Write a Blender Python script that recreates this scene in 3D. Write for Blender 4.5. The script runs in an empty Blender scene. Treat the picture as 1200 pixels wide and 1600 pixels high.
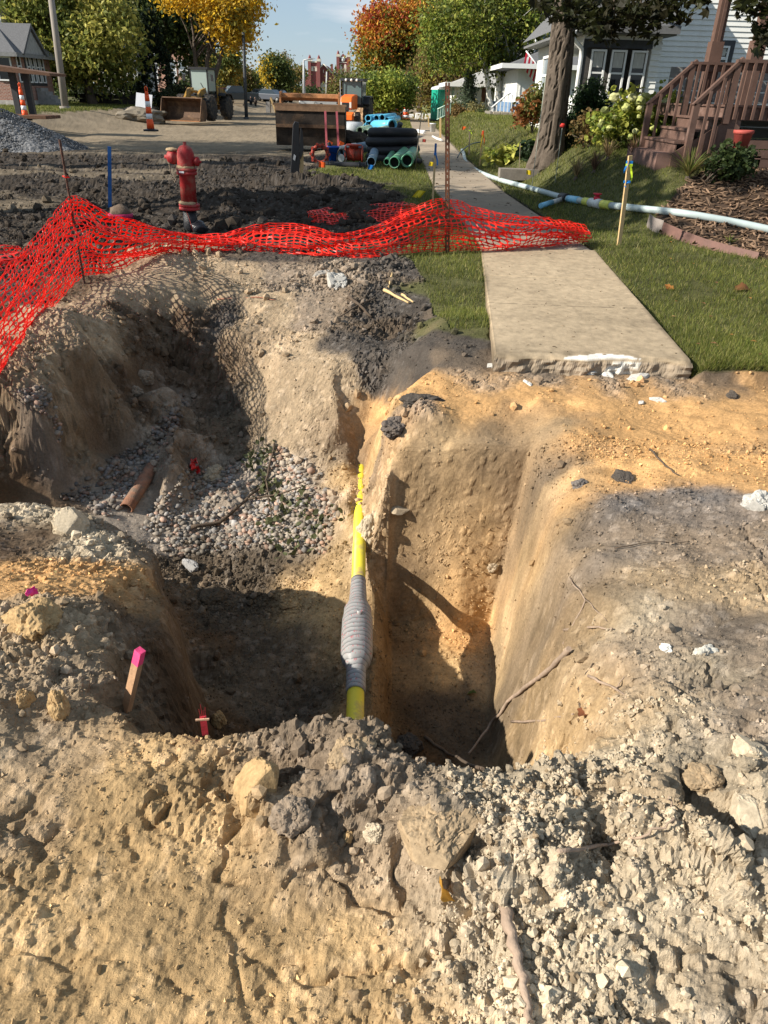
import bpy, bmesh, math, random
import numpy as np
from mathutils import Vector, Matrix, Euler
from mathutils.geometry import delaunay_2d_cdt
R = math.radians
random.seed(7); rng = np.random.default_rng(11)
scene = bpy.context.scene
COL = scene.collection

# ------------------------------------------------------------------ camera
H = 1.65; FPX = 1130.0; PITCH = R(30); ROLL = R(1.75)
cam_d = bpy.data.cameras.new('camera'); cam = bpy.data.objects.new('camera', cam_d); COL.objects.link(cam)
cam.location = (0, 0, H)
cam.rotation_euler = (Matrix.Rotation(R(90)-PITCH, 3, 'X') @ Matrix.Rotation(ROLL, 3, 'Z')).to_euler()
cam_d.sensor_fit = 'VERTICAL'; cam_d.sensor_height = 24; cam_d.lens = 24*FPX/1600
cam_d.clip_start = 0.05; cam_d.clip_end = 3000
scene.camera = cam

# ------------------------------------------------------------------ sun, sky, exposure
SUN_AZ, SUN_EL = 17.0, 31.0        # direction the shadows run (degrees from +X towards +Y), height of the sun
sun_d = bpy.data.lights.new('sun', 'SUN'); sun_d.energy = 5.0; sun_d.angle = R(0.4); sun_d.color = (1.0, 0.93, 0.82)
sun = bpy.data.objects.new('sun', sun_d); COL.objects.link(sun)
sdir = Vector((math.cos(R(SUN_AZ))*math.cos(R(SUN_EL)), math.sin(R(SUN_AZ))*math.cos(R(SUN_EL)), -math.sin(R(SUN_EL))))
sun.rotation_euler = sdir.to_track_quat('-Z', 'Y').to_euler(); sun.location = (-20, -5, 20)
world = bpy.data.worlds.new('World'); scene.world = world; world.use_nodes = True
wn = world.node_tree.nodes; wl = world.node_tree.links; wn.clear()
sky = wn.new('ShaderNodeTexSky'); sky.sky_type = 'NISHITA'; sky.sun_disc = False
sky.sun_elevation = R(SUN_EL); sky.sun_rotation = math.atan2(-sdir.x, -sdir.y)
sky.air_density = 1.0; sky.dust_density = 0.3; sky.ozone_density = 2.2; sky.altitude = 300
tc = wn.new('ShaderNodeTexCoord'); mp = wn.new('ShaderNodeMapping'); mp.inputs['Scale'].default_value = (1.3, 1.3, 7.0)
nz = wn.new('ShaderNodeTexNoise'); nz.inputs['Scale'].default_value = 2.6; nz.inputs['Detail'].default_value = 8; nz.inputs['Roughness'].default_value = .6
nz.inputs['Distortion'].default_value = .35
rmp = wn.new('ShaderNodeValToRGB'); rmp.color_ramp.elements[0].position = .5; rmp.color_ramp.elements[1].position = .75
rmp.color_ramp.elements[0].color = (0, 0, 0, 1); rmp.color_ramp.elements[1].color = (.85, .85, .85, 1)
mx = wn.new('ShaderNodeMix'); mx.data_type = 'RGBA'; mx.inputs[7].default_value = (8.6, 8.9, 9.3, 1)
bg = wn.new('ShaderNodeBackground'); bg.inputs['Strength'].default_value = 0.056
wo = wn.new('ShaderNodeOutputWorld')
wl.new(tc.outputs['Generated'], mp.inputs['Vector']); wl.new(mp.outputs[0], nz.inputs['Vector']); wl.new(nz.outputs['Fac'], rmp.inputs['Fac'])
hz = wn.new('ShaderNodeMix'); hz.data_type = 'RGBA'; hz.inputs[0].default_value = .55; hz.inputs[7].default_value = (5.1, 6.7, 8.5, 1); wl.new(sky.outputs[0], hz.inputs[6]); wl.new(hz.outputs[2], mx.inputs[6]); wl.new(rmp.outputs['Color'], mx.inputs[0]); wl.new(mx.outputs[2], bg.inputs['Color']); wl.new(bg.outputs[0], wo.inputs['Surface'])
scene.view_settings.view_transform = 'Standard'; scene.view_settings.look = 'None'; scene.view_settings.gamma = 1
scene.view_settings.exposure = 0.8; scene.view_settings.use_curve_mapping = False
scene.cycles.max_bounces = 6; scene.cycles.transparent_max_bounces = 8

# ------------------------------------------------------------------ pixel of the photo <-> point of the place
def ray(x, y):
    a = (x-600)/FPX; b = -(y-800)/FPX
    u = a*math.cos(ROLL)-b*math.sin(ROLL); v = a*math.sin(ROLL)+b*math.cos(ROLL)
    return u, math.cos(PITCH)+v*math.sin(PITCH), -math.sin(PITCH)+v*math.cos(PITCH)
def at(x, y, z=0.0):
    u, v, w = ray(x, y); t = (z-H)/w
    return Vector((u*t, v*t, z))
def atY(x, y, Y):
    u, v, w = ray(x, y); t = Y/v
    return Vector((u*t, Y, H+w*t))

# ------------------------------------------------------------------ numpy noise
_perm = np.random.RandomState(5).permutation(4096).astype(np.int64)
_val = np.random.RandomState(6).rand(4096)*2-1
def _h(ix, iy, iz=0): return _perm[(_perm[(_perm[ix & 4095]+iy) & 4095]+iz) & 4095]
def vnoise(x, y, z=None):
    x = np.asarray(x, float); y = np.asarray(y, float); z = np.zeros_like(x) if z is None else np.asarray(z, float)
    ix = np.floor(x).astype(np.int64); iy = np.floor(y).astype(np.int64); iz = np.floor(z).astype(np.int64)
    fx = x-ix; fy = y-iy; fz = z-iz
    fx = fx*fx*(3-2*fx); fy = fy*fy*(3-2*fy); fz = fz*fz*(3-2*fz)
    def c(a, b, d): return _val[_h(ix+a, iy+b, iz+d)]
    x00 = c(0,0,0)*(1-fx)+c(1,0,0)*fx; x10 = c(0,1,0)*(1-fx)+c(1,1,0)*fx
    r0 = x00*(1-fy)+x10*fy
    if not np.any(iz) and not np.any(fz): return r0
    x01 = c(0,0,1)*(1-fx)+c(1,0,1)*fx; x11 = c(0,1,1)*(1-fx)+c(1,1,1)*fx
    return r0*(1-fz)+(x01*(1-fy)+x11*fy)*fz
def fbm(x, y, z=None, o=4, g=.5):
    s = 0; a = 1; t = 0; f = 1.0
    for k in range(o):
        s = s+a*vnoise(x*f+17.3*k, y*f+9.1*k, None if z is None else z*f+3.7*k); t += a; a *= g; f *= 2.03
    return s/t
def worley(x, y, z=None):
    """(distance to the nearest cell point, that cell's random number, distance to the second)"""
    x = np.asarray(x, float); y = np.asarray(y, float); three = z is not None
    ix = np.floor(x).astype(np.int64); iy = np.floor(y).astype(np.int64)
    iz = np.floor(z).astype(np.int64) if three else 0
    f1 = np.full(x.shape, 9.); f2 = np.full(x.shape, 9.); rid = np.zeros(x.shape)
    for a in (-1, 0, 1):
        for b in (-1, 0, 1):
            for d in ((-1, 0, 1) if three else (0,)):
                h = _h(ix+a, iy+b, iz+d if three else 0)
                px = ix+a+.5+.45*_val[h]; py = iy+b+.5+.45*_val[(h+991) & 4095]
                q = (px-x)**2+(py-y)**2
                if three: q = q+(iz+d+.5+.45*_val[(h+417) & 4095]-z)**2
                m = q < f1
                f2 = np.where(m, f1, np.minimum(f2, q)); f1 = np.where(m, q, f1); rid = np.where(m, _val[(h+77) & 4095]*.5+.5, rid)
    return np.sqrt(f1), rid, np.sqrt(f2)
def sstep(a, b, x):
    t = np.clip((x-a)/(b-a), 0, 1); return t*t*(3-2*t)

# ------------------------------------------------------------------ mesh helpers
def np_mesh(name, V, F, mats=(), smooth=False, col=None, sizes=None):
    """V n*3, F m*k (or flat list with sizes)"""
    me = bpy.data.meshes.new(name); V = np.asarray(V, np.float32); F = np.asarray(F, np.int32)
    if sizes is None: k = F.shape[1]; n = F.shape[0]; tot = np.full(n, k, np.int32)
    else: tot = np.asarray(sizes, np.int32); n = len(tot)
    me.vertices.add(len(V)); me.vertices.foreach_set('co', V.ravel())
    me.loops.add(int(tot.sum())); me.loops.foreach_set('vertex_index', F.ravel())
    me.polygons.add(n); me.polygons.foreach_set('loop_start', np.concatenate(([0], np.cumsum(tot)[:-1])).astype(np.int32))
    try: me.polygons.foreach_set('loop_total', tot)
    except Exception: pass
    me.polygons.foreach_set('use_smooth', np.full(n, smooth, bool))
    for m in mats: me.materials.append(m)
    if col is not None:
        a = me.color_attributes.new('Col', 'FLOAT_COLOR', 'POINT'); c = np.ones((len(V), 4), np.float32); c[:, :col.shape[1]] = col
        a.data.foreach_set('color', c.ravel())
    me.update(calc_edges=True)
    return me
def link(name, me, parent=None, loc=None, rz=0):
    o = bpy.data.objects.new(name, me); COL.objects.link(o)
    if parent is not None: o.parent = parent
    if loc is not None: o.location = loc
    if rz: o.rotation_euler.z = rz
    return o
def tag(o, label=None, cat=None, group=None, kind=None):
    if label: o['label'] = label
    if cat: o['category'] = cat
    if group: o['group'] = group
    if kind: o['kind'] = kind
    return o
def thing(name, label, cat, loc=(0, 0, 0), rz=0, group=None, rot=None):
    o = bpy.data.objects.new(name, None); COL.objects.link(o); o.location = loc
    o.rotation_euler = rot if rot is not None else (0, 0, rz); o.empty_display_size = .2
    return tag(o, label, cat, group)
def copy_tree(o, loc=None, rz=None, label=None, parent=None):
    c = o.copy(); COL.objects.link(c)
    if parent is not None: c.parent = parent
    if loc is not None: c.location = loc
    if rz is not None: c.rotation_euler.z = rz
    if label: c['label'] = label
    for ch in list(o.children): copy_tree(ch, parent=c)
    return c
class MB:
    def __init__(s): s.v = []; s.f = []; s.sm = []
    def add(s, vs, fs, smooth=False):
        b = len(s.v); s.v += [tuple(v) for v in vs]; s.f += [tuple(i+b for i in f) for f in fs]; s.sm += [smooth]*len(fs); return s
    def box(s, c, d, rz=0, rx=0, ry=0, taper=1.0):
        x, y, z = d[0]/2, d[1]/2, d[2]/2; M = Euler((rx, ry, rz)).to_matrix(); c = Vector(c)
        vs = [c+M@Vector((sx*x*(taper if sz > 0 else 1), sy*y*(taper if sz > 0 else 1), sz*z)) for sz in (-1, 1) for sy in (-1, 1) for sx in (-1, 1)]
        return s.add(vs, [(0,2,3,1),(4,5,7,6),(0,1,5,4),(2,6,7,3),(0,4,6,2),(1,3,7,5)])
    def b2(s, lo, hi): return s.box([(a+b)/2 for a, b in zip(lo, hi)], [abs(b-a) for a, b in zip(lo, hi)])
    def tube(s, pts, r, n=10, cap=True, smooth=True, flat=1.0):
        pts = [Vector(p) for p in pts]; rs = r if isinstance(r, (list, tuple)) else [r]*len(pts); vs = []; fs = []
        up = None
        for i, p in enumerate(pts):
            d = (pts[min(i+1, len(pts)-1)]-pts[max(i-1, 0)]).normalized()
            if up is None: up = Vector((0, 0, 1)) if abs(d.z) < .9 else Vector((1, 0, 0))
            a = (up-d*up.dot(d)).normalized(); up = a; b = d.cross(a)
            for k in range(n):
                t = 2*math.pi*k/n; vs.append(p+(a*math.cos(t)*flat+b*math.sin(t))*rs[i])
        for i in range(len(pts)-1):
            for k in range(n): fs.append((i*n+k, i*n+(k+1) % n, (i+1)*n+(k+1) % n, (i+1)*n+k))
        s.add(vs, fs, smooth)
        if cap:
            s.add([], []); b = len(s.v)-len(vs)
            s.f.append(tuple(b+k for k in reversed(range(n)))); s.sm.append(False)
            s.f.append(tuple(b+(len(pts)-1)*n+k for k in range(n))); s.sm.append(False)
        return s
    def ring(s, p0, p1, r0, r1, n=20):
        """hollow pipe: outer radius r0, inner r1"""
        p0 = Vector(p0); p1 = Vector(p1); d = (p1-p0).normalized(); up = Vector((0, 0, 1)) if abs(d.z) < .9 else Vector((1, 0, 0))
        a = (up-d*up.dot(d)).normalized(); b = d.cross(a); vs = []
        for p, r in ((p0, r0), (p1, r0), (p1, r1), (p0, r1)):
            for k in range(n): t = 2*math.pi*k/n; vs.append(p+(a*math.cos(t)+b*math.sin(t))*r)
        fs = [(i*n+k, i*n+(k+1) % n, ((i+1) % 4)*n+(k+1) % n, ((i+1) % 4)*n+k) for i in range(4) for k in range(n)]
        return s.add(vs, fs, True)
    def lathe(s, prof, c=(0, 0, 0), n=20, axis='Z', smooth=True):
        vs = []; c = Vector(c)
        for r, z in prof:
            for k in range(n):
                t = 2*math.pi*k/n; q = (r*math.cos(t), r*math.sin(t), z)
                if axis == 'X': q = (q[2], q[0], q[1])
                if axis == 'Y': q = (q[1], q[2], q[0])
                vs.append(c+Vector(q))
        fs = [(i*n+k, i*n+(k+1) % n, (i+1)*n+(k+1) % n, (i+1)*n+k) for i in range(len(prof)-1) for k in range(n)]
        if prof[0][0] > 1e-4: fs.append(tuple(reversed(range(n))))
        if prof[-1][0] > 1e-4: fs.append(tuple((len(prof)-1)*n+k for k in range(n)))
        return s.add(vs, fs, smooth)
    def prism(s, poly, h0, h1, plane='XZ'):
        """poly (a,b) extruded between h0 and h1 along the third axis"""
        n = len(poly); m = {'XZ': lambda a, b, h: (a, h, b), 'YZ': lambda a, b, h: (h, a, b), 'XY': lambda a, b, h: (a, b, h)}[plane]
        vs = [m(a, b, h0) for a, b in poly]+[m(a, b, h1) for a, b in poly]
        return s.add(vs, [tuple(range(n)), tuple(reversed(range(n, 2*n)))]+[(i, (i+1) % n, n+(i+1) % n, n+i) for i in range(n)])
    def quad(s, *p): return s.add(p, [tuple(range(len(p)))])
    def blob(s, c, r, jit=.15, sub=2, sc=(1, 1, 1), seed=0, freq=2.0):
        V, F = ico(sub); c = np.array(c); n = fbm(V[:, 0]*freq+seed*7.7, V[:, 1]*freq, V[:, 2]*freq, 3)
        W = V*(1+jit*2*n)[:, None]*r*np.array(sc)+c
        return s.add([tuple(w) for w in W], [tuple(int(i) for i in f) for f in F], True)
    def build(s, name, mat, parent=None, bevel=0, loc=None, rz=0):
        me = bpy.data.meshes.new(name); me.from_pydata(s.v, [], s.f); me.polygons.foreach_set('use_smooth', s.sm)
        bm = bmesh.new(); bm.from_mesh(me)
        if bevel: 
            bmesh.ops.remove_doubles(bm, verts=bm.verts, dist=1e-5)
        bmesh.ops.recalc_face_normals(bm, faces=bm.faces); bm.to_mesh(me); bm.free()
        for m in (mat if isinstance(mat, (list, tuple)) else [mat]): me.materials.append(m)
        o = link(name, me, parent, loc, rz)
        if bevel:
            md = o.modifiers.new('bevel', 'BEVEL'); md.width = bevel; md.segments = 2; md.limit_method = 'ANGLE'
        return o
_ico = {}
def ico(sub):
    if sub not in _ico:
        bm = bmesh.new(); bmesh.ops.create_icosphere(bm, subdivisions=sub, radius=1)
        _ico[sub] = (np.array([v.co[:] for v in bm.verts]), np.array([[v.index for v in f.verts] for f in bm.faces])); bm.free()
    return _ico[sub]

# ------------------------------------------------------------------ materials
_mats = {}
def nodes(name):
    m = bpy.data.materials.new(name); m.use_nodes = True; nt = m.node_tree; p = nt.nodes['Principled BSDF']; return m, nt, p
def M(name, col, rough=.7, var=.25, scale=6., bump=.15, metal=0., dirt=None, dirt_amt=.4, spec=.3, coords='Object', stretch=(1, 1, 1), detail=5, bdist=.01):
    """plain surface with mottled colour, fine relief and optional dirt"""
    if name in _mats: return _mats[name]
    m, nt, p = nodes(name); N = nt.nodes.new; L = nt.links.new
    t = N('ShaderNodeTexCoord'); g = N('ShaderNodeMapping'); g.inputs['Scale'].default_value = stretch; L(t.outputs[coords], g.inputs[0])
    n = N('ShaderNodeTexNoise'); n.inputs['Scale'].default_value = scale; n.inputs['Detail'].default_value = detail; n.inputs['Roughness'].default_value = .65; L(g.outputs[0], n.inputs['Vector'])
    r = N('ShaderNodeValToRGB'); e = r.color_ramp.elements; e[0].position = .3; e[1].position = .7
    c = np.array(col); e[0].color = (*np.clip(c*(1-var), 0, 1), 1); e[1].color = (*np.clip(c*(1+var), 0, .95), 1)
    L(n.outputs['Fac'], r.inputs['Fac']); out = r.outputs['Color']
    if dirt is not None:
        n2 = N('ShaderNodeTexNoise'); n2.inputs['Scale'].default_value = scale*.45; n2.inputs['Detail'].default_value = 7; n2.inputs['Roughness'].default_value = .7; L(g.outputs[0], n2.inputs['Vector'])
        r2 = N('ShaderNodeValToRGB'); r2.color_ramp.elements[0].position = .62-dirt_amt*.35; r2.color_ramp.elements[1].position = .72-dirt_amt*.2; L(n2.outputs['Fac'], r2.inputs['Fac'])
        x = N('ShaderNodeMix'); x.data_type = 'RGBA'; x.inputs[7].default_value = (*dirt, 1); L(r2.outputs['Color'], x.inputs[0]); L(out, x.inputs[6]); out = x.outputs[2]
    L(out, p.inputs['Base Color']); p.inputs['Roughness'].default_value = rough; p.inputs['Metallic'].default_value = metal; p.inputs['Specular IOR Level'].default_value = spec
    if bump:
        b = N('ShaderNodeBump'); b.inputs['Strength'].default_value = bump; b.inputs['Distance'].default_value = bdist; n3 = N('ShaderNodeTexNoise'); n3.inputs['Scale'].default_value = scale*5; n3.inputs['Detail'].default_value = 4
        L(g.outputs[0], n3.inputs['Vector']); L(n3.outputs['Fac'], b.inputs['Height']); L(b.outputs[0], p.inputs['Normal'])
    _mats[name] = m; return m
def VM(name, rough=.85, bump=.4, bscale=60., var=.25, vscale=25., spec=.15, bdist=.01, transl=0., hue_noise=None):
    """colour from the mesh's own colour attribute, mottled"""
    if name in _mats: return _mats[name]
    m, nt, p = nodes(name); N = nt.nodes.new; L = nt.links.new
    a = N('ShaderNodeVertexColor'); a.layer_name = 'Col'; t = N('ShaderNodeTexCoord')
    n = N('ShaderNodeTexNoise'); n.inputs['Scale'].default_value = vscale; n.inputs['Detail'].default_value = 6; n.inputs['Roughness'].default_value = .7; L(t.outputs['Object'], n.inputs['Vector'])
    r = N('ShaderNodeMapRange'); r.inputs['From Min'].default_value = .3; r.inputs['From Max'].default_value = .7; r.inputs['To Min'].default_value = 1-var; r.inputs['To Max'].default_value = 1+var; L(n.outputs['Fac'], r.inputs['Value'])
    v = N('ShaderNodeVectorMath'); v.operation = 'SCALE'; L(a.outputs['Color'], v.inputs[0]); L(r.outputs[0], v.inputs['Scale'])
    L(v.outputs[0], p.inputs['Base Color']); p.inputs['Roughness'].default_value = rough; p.inputs['Specular IOR Level'].default_value = spec
    if bump:
        n3 = N('ShaderNodeTexNoise'); n3.inputs['Scale'].default_value = bscale; n3.inputs['Detail'].default_value = 6; n3.inputs['Roughness'].default_value = .7; L(t.outputs['Object'], n3.inputs['Vector'])
        b = N('ShaderNodeBump'); b.inputs['Strength'].default_value = bump; b.inputs['Distance'].default_value = bdist; L(n3.outputs['Fac'], b.inputs['Height']); L(b.outputs[0], p.inputs['Normal'])
    if transl:
        tr = N('ShaderNodeBsdfTranslucent'); L(v.outputs[0], tr.inputs['Color']); s = N('ShaderNodeMixShader'); s.inputs[0].default_value = transl
        o = nt.nodes['Material Output']; L(p.outputs[0], s.inputs[1]); L(tr.outputs[0], s.inputs[2]); L(s.outputs[0], o.inputs['Surface'])
    _mats[name] = m; return m
def GLASS(name, col=(.03, .04, .05), rough=.05):
    if name in _mats: return _mats[name]
    m, nt, p = nodes(name); p.inputs['Base Color'].default_value = (*col, 1); p.inputs['Roughness'].default_value = rough; p.inputs['Specular IOR Level'].default_value = .45
    _mats[name] = m; return m
DUST = (.34, .25, .15)
# ================================================================== TERRAIN
SOIL = {  # base colours of the soils; F, B and W darkened to deepen pit shade
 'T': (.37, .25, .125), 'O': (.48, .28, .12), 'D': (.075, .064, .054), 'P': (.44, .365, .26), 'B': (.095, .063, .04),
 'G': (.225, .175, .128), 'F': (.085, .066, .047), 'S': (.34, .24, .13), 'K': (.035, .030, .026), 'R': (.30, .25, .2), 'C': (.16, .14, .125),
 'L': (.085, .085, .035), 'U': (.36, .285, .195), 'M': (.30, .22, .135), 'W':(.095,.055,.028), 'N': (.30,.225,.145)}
CP = []; CPX = []
def P(px, py, z, c, k=.5): q = at(px, py, z); CP.append((q.x, q.y, z, c, k))
def W(x, y, z, c, k=.5): CP.append((x, y, z, c, k))
def lip(px, py, z, zb, c, k=.5, cb='F', back=.16):
    """a rim point and the foot of the hidden face behind it"""
    q = at(px, py, z); CP.append((q.x, q.y, z, c, k)); d = Vector((q.x*.35, q.y)).normalized()
    CP.append((q.x+d.x*back, q.y+d.y*back, z-.35, cb, .4)); CP.append((q.x+d.x*(back+.22), q.y+d.y*(back+.22), zb, cb, .4))
# the bank the photographer stands on
for x, c in ((-3.2, 'T'), (-1.2, 'T'), (0, 'T'), (.9, 'P'), (2.6, 'P')): W(x, .1, 0, c, .3)
for x, c, z in ((0, 'T', -.05), (200, 'T', -.05), (420, 'T', -.05), (620, 'T', -.04), (800, 'P', .0), (1000, 'P', .02), (1200, 'G', .08)): P(x, 1590, z, c, .25 if c == 'T' else .8)
for x, y, z, c, k in ((0,1400,-.05,'T',.2),(130,1360,-.06,'T',.2),(200,1430,-.05,'T',.2),(330,1340,-.05,'T',.3),(420,1430,-.06,'T',.2),(560,1400,-.06,'T',.2),(600,1340,-.04,'T',.3),(660,1400,-.04,'G',.9),
   (720,1450,-.02,'P',1),(720,1380,.02,'P',1),(850,1440,.02,'P',1),(930,1400,.05,'P',1),(1000,1430,.03,'P',.9),(1080,1480,.04,'M',.5),(1100,1400,.03,'P',1),(1200,1400,.1,'P',.8),(1180,1480,.06,'P',1),
   (0,1250,-.03,'T',.3),(100,1210,-.02,'T',.2),(150,1270,-.04,'T',.2),(240,1220,0,'T',.2),(330,1250,-.05,'T',1),(270,1290,-.05,'T',.8),(80,1330,-.06,'T',.7),(40,1290,-.05,'G',.8),(340,1440,-.05,'T',.5),(250,1500,-.05,'T',.5),(480,1480,-.05,'T',.6),(560,1500,-.05,'T',.7),(60,1480,-.05,'T',.6),(300,1190,-.01,'T',.3),(380,1290,-.05,'T',.7),(395,1225,.09,'T',.4),(440,1250,.0,'G',.5),(460,1215,-.06,'B',.4),(505,1215,.07,'G',.5),
   (480,1290,.05,'G',.6),(520,1300,-.04,'G',.6),(560,1250,.05,'G',.7),(580,1320,-.03,'G',.9),(620,1220,.05,'D',.7),(640,1270,.1,'G',.4),(690,1255,.14,'G',.3),(740,1280,.1,'G',.4),(690,1320,.02,'G',.4),(650,1345,-.03,'G',.8),(720,1345,-.01,'P',.9),
   (790,1260,.05,'P',1),(800,1330,.12,'P',1),(865,1270,.12,'P',1),(900,1325,-.05,'M',.5),(905,1290,-.03,'M',.6),(950,1345,-.05,'M',.6),(980,1270,.12,'P',1),(1010,1320,.1,'P',1),(1060,1250,.12,'M',.5),(1060,1390,.06,'P',.9),(1080,1345,-.13,'M',.4),(1120,1390,-.13,'M',.4),(1060,1310,-.06,'M',.4),
   (1150,1310,.2,'P',.5),(1165,1370,.13,'P',.8),(1190,1250,.1,'P',.7),(1190,1340,.12,'G',.3),(1130,1230,.08,'P',.9),(1100,1200,.02,'D',.7),(1170,1180,.12,'P',.7)): P(x, y, z, c, k)
# its rim along the pit
lip(200,1135,-.05,-1.4,'T',.5,'W'); lip(265,1140,-.05,-1.42,'T',.4); lip(330,1148,-.05,-1.45,'T',.6); lip(395,1136,.0,-1.45,'G',.6); lip(470,1122,.05,-1.45,'G',.8); lip(530,1122,.05,-1.45,'G',.8)
lip(585,1116,.1,-1.5,'M',.7); lip(610,1160,.05,-1.6,'G',.8); lip(660,1198,.0,-1.7,'G',.8); lip(720,1210,.0,-1.72,'P',1); lip(800,1215,.0,-1.72,'P',1); lip(860,1200,.0,-1.6,'P',1)
# near left bank: top, rim, face
for x, y, z, c, k in ((0,1080,-.02,'N',.7),(60,1060,-.04,'N',.8),(130,1060,-.05,'P',.8),(50,1120,-.06,'N',.3),(110,1150,-.05,'N',.3),(0,1180,-.03,'N',.4),(100,1000,-.1,'M',.9),(30,960,-.12,'N',.9),(0,900,-.25,'O',.5),(150,960,-.18,'M',.7),
   (160,900,-.38,'O',.6),(90,890,-.33,'O',.6),(60,850,-.42,'B',.3),(130,850,-.43,'P',.8),(0,830,-.43,'B',.3),(40,800,-.45,'P',.8),(180,850,-.48,'P',.7),(200,920,-.43,'O',.6),(180,1040,-.14,'N',.8),(230,900,-.5,'O',.5),(190,990,-.28,'G',.5),(225,985,-.36,'B',.5)): P(x, y, z, c, k)  # dark B points on the bank top stand in for its shade
def rim(px, py, z, dx, dy, zb, c, cb, k=.5, mid=None):
    q = at(px, py, z); CP.append((q.x, q.y, z, c, k)); CP.append((q.x+dx*.55, q.y+dy*.55, z-.4, cb, .35)); CP.append((q.x+dx, q.y+dy, zb, cb, .3))
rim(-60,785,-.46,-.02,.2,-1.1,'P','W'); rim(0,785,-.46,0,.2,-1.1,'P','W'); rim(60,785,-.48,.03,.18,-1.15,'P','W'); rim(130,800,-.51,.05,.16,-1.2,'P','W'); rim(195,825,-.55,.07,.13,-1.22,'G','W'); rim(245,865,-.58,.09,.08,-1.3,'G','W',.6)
rim(268,930,-.54,.08,.04,-1.38,'B','W'); rim(262,1000,-.42,.09,.04,-1.42,'B','W'); rim(215,1060,-.18,.2,.04,-1.43,'W','W'); rim(205,1100,-.1,.2,.12,-1.42,'T','W')  # dark B rims and W feet deepen the shade of this face
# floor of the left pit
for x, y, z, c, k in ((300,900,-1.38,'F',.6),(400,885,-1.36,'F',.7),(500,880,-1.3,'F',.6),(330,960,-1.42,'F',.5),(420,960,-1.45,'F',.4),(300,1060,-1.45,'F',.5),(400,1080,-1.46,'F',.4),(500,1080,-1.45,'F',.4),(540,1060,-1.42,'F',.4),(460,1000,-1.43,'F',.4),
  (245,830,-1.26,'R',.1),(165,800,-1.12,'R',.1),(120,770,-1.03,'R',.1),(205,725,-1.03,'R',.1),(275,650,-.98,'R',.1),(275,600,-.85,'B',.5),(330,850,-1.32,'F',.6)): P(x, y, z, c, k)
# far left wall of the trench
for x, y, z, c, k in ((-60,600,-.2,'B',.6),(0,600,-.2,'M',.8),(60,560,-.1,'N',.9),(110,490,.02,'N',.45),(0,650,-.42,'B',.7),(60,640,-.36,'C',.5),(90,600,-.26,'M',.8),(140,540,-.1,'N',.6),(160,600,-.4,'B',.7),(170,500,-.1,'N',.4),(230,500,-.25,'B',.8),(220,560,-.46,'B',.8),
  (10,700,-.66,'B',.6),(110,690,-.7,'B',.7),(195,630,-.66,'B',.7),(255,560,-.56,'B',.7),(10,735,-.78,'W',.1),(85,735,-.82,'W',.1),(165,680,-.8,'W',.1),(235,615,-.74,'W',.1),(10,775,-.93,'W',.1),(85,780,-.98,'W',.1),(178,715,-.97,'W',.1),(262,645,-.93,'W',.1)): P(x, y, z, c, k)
# mound between the two beds of gravel
for x, y, z, c, k in ((255,545,-.55,'B',.8),(262,600,-.6,'G',.8),(275,660,-.72,'G',.7),(268,710,-.85,'G',.7),(255,750,-1.0,'G',.6),(240,700,-.95,'G',.6),(235,745,-1.06,'G',.5),(250,780,-1.16,'R',.1),(300,690,-1.02,'B',.5),(300,745,-1.12,'B',.4),(310,640,-.92,'B',.5),(310,590,-.72,'B',.6)): P(x, y, z, c, k)
# right bed of gravel and the slope above it
for x, y, z, c, k in ((300,790,-1.22,'R',.3),(340,740,-1.12,'R',.4),(400,740,-1.05,'R',.3),(470,740,-.98,'R',.3),(350,830,-1.3,'R',.3),(420,830,-1.25,'R',.3),(505,840,-1.2,'R',.3),(515,790,-1.08,'R',.3),(370,690,-.98,'F',.6),
  (350,640,-.88,'F',.6),(340,590,-.75,'B',.6),(375,575,-.6,'B',.5),(350,545,-.48,'B',.5),(385,545,-.42,'N',.4),(420,640,-.72,'N',.3),(460,680,-.82,'N',.3),(500,720,-.92,'N',.3),(480,620,-.6,'N',.3),(530,650,-.66,'N',.3),(545,690,-.85,'D',.3),
  (440,560,-.42,'N',.3),(520,570,-.38,'N',.3),(420,480,-.2,'N',.35),(500,480,-.18,'G',.35),(560,540,-.3,'D',.4),(590,470,-.1,'D',.6),(600,560,-.34,'D',.8),(610,520,-.3,'K',.8),(660,540,-.13,'D',.2),(700,560,-.13,'D',.2),(650,470,-.08,'D',.3),
  (300,500,-.3,'B',.6),(310,440,-.08,'N',.2),(270,450,-.08,'N',.25),(220,430,-.02,'N',.25),(180,450,-.02,'N',.35),(360,430,-.06,'N',.3),(450,430,-.05,'G',.5),(340,520,-.42,'D',.6),(370,510,-.3,'N',.4),(540,430,-.03,'G',.9),(600,425,.0,'D',.8),(650,430,.0,'D',.4)): P(x, y, z, c, k)
# ground along the net
for x, y, z, c in ((130,440,.0,'B'),(215,405,.02,'N'),(300,398,.02,'N'),(400,395,.02,'D'),(500,400,.02,'D'),(600,402,.02,'D'),(640,400,.0,'L'),(700,395,-.01,'L'),(745,395,-.01,'L'),(752,440,-.01,'L'),(765,500,-.02,'L'),(700,498,-.03,'L'),(675,450,-.03,'L')): P(x, y, z, c, .4 if c != 'L' else .1)
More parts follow.
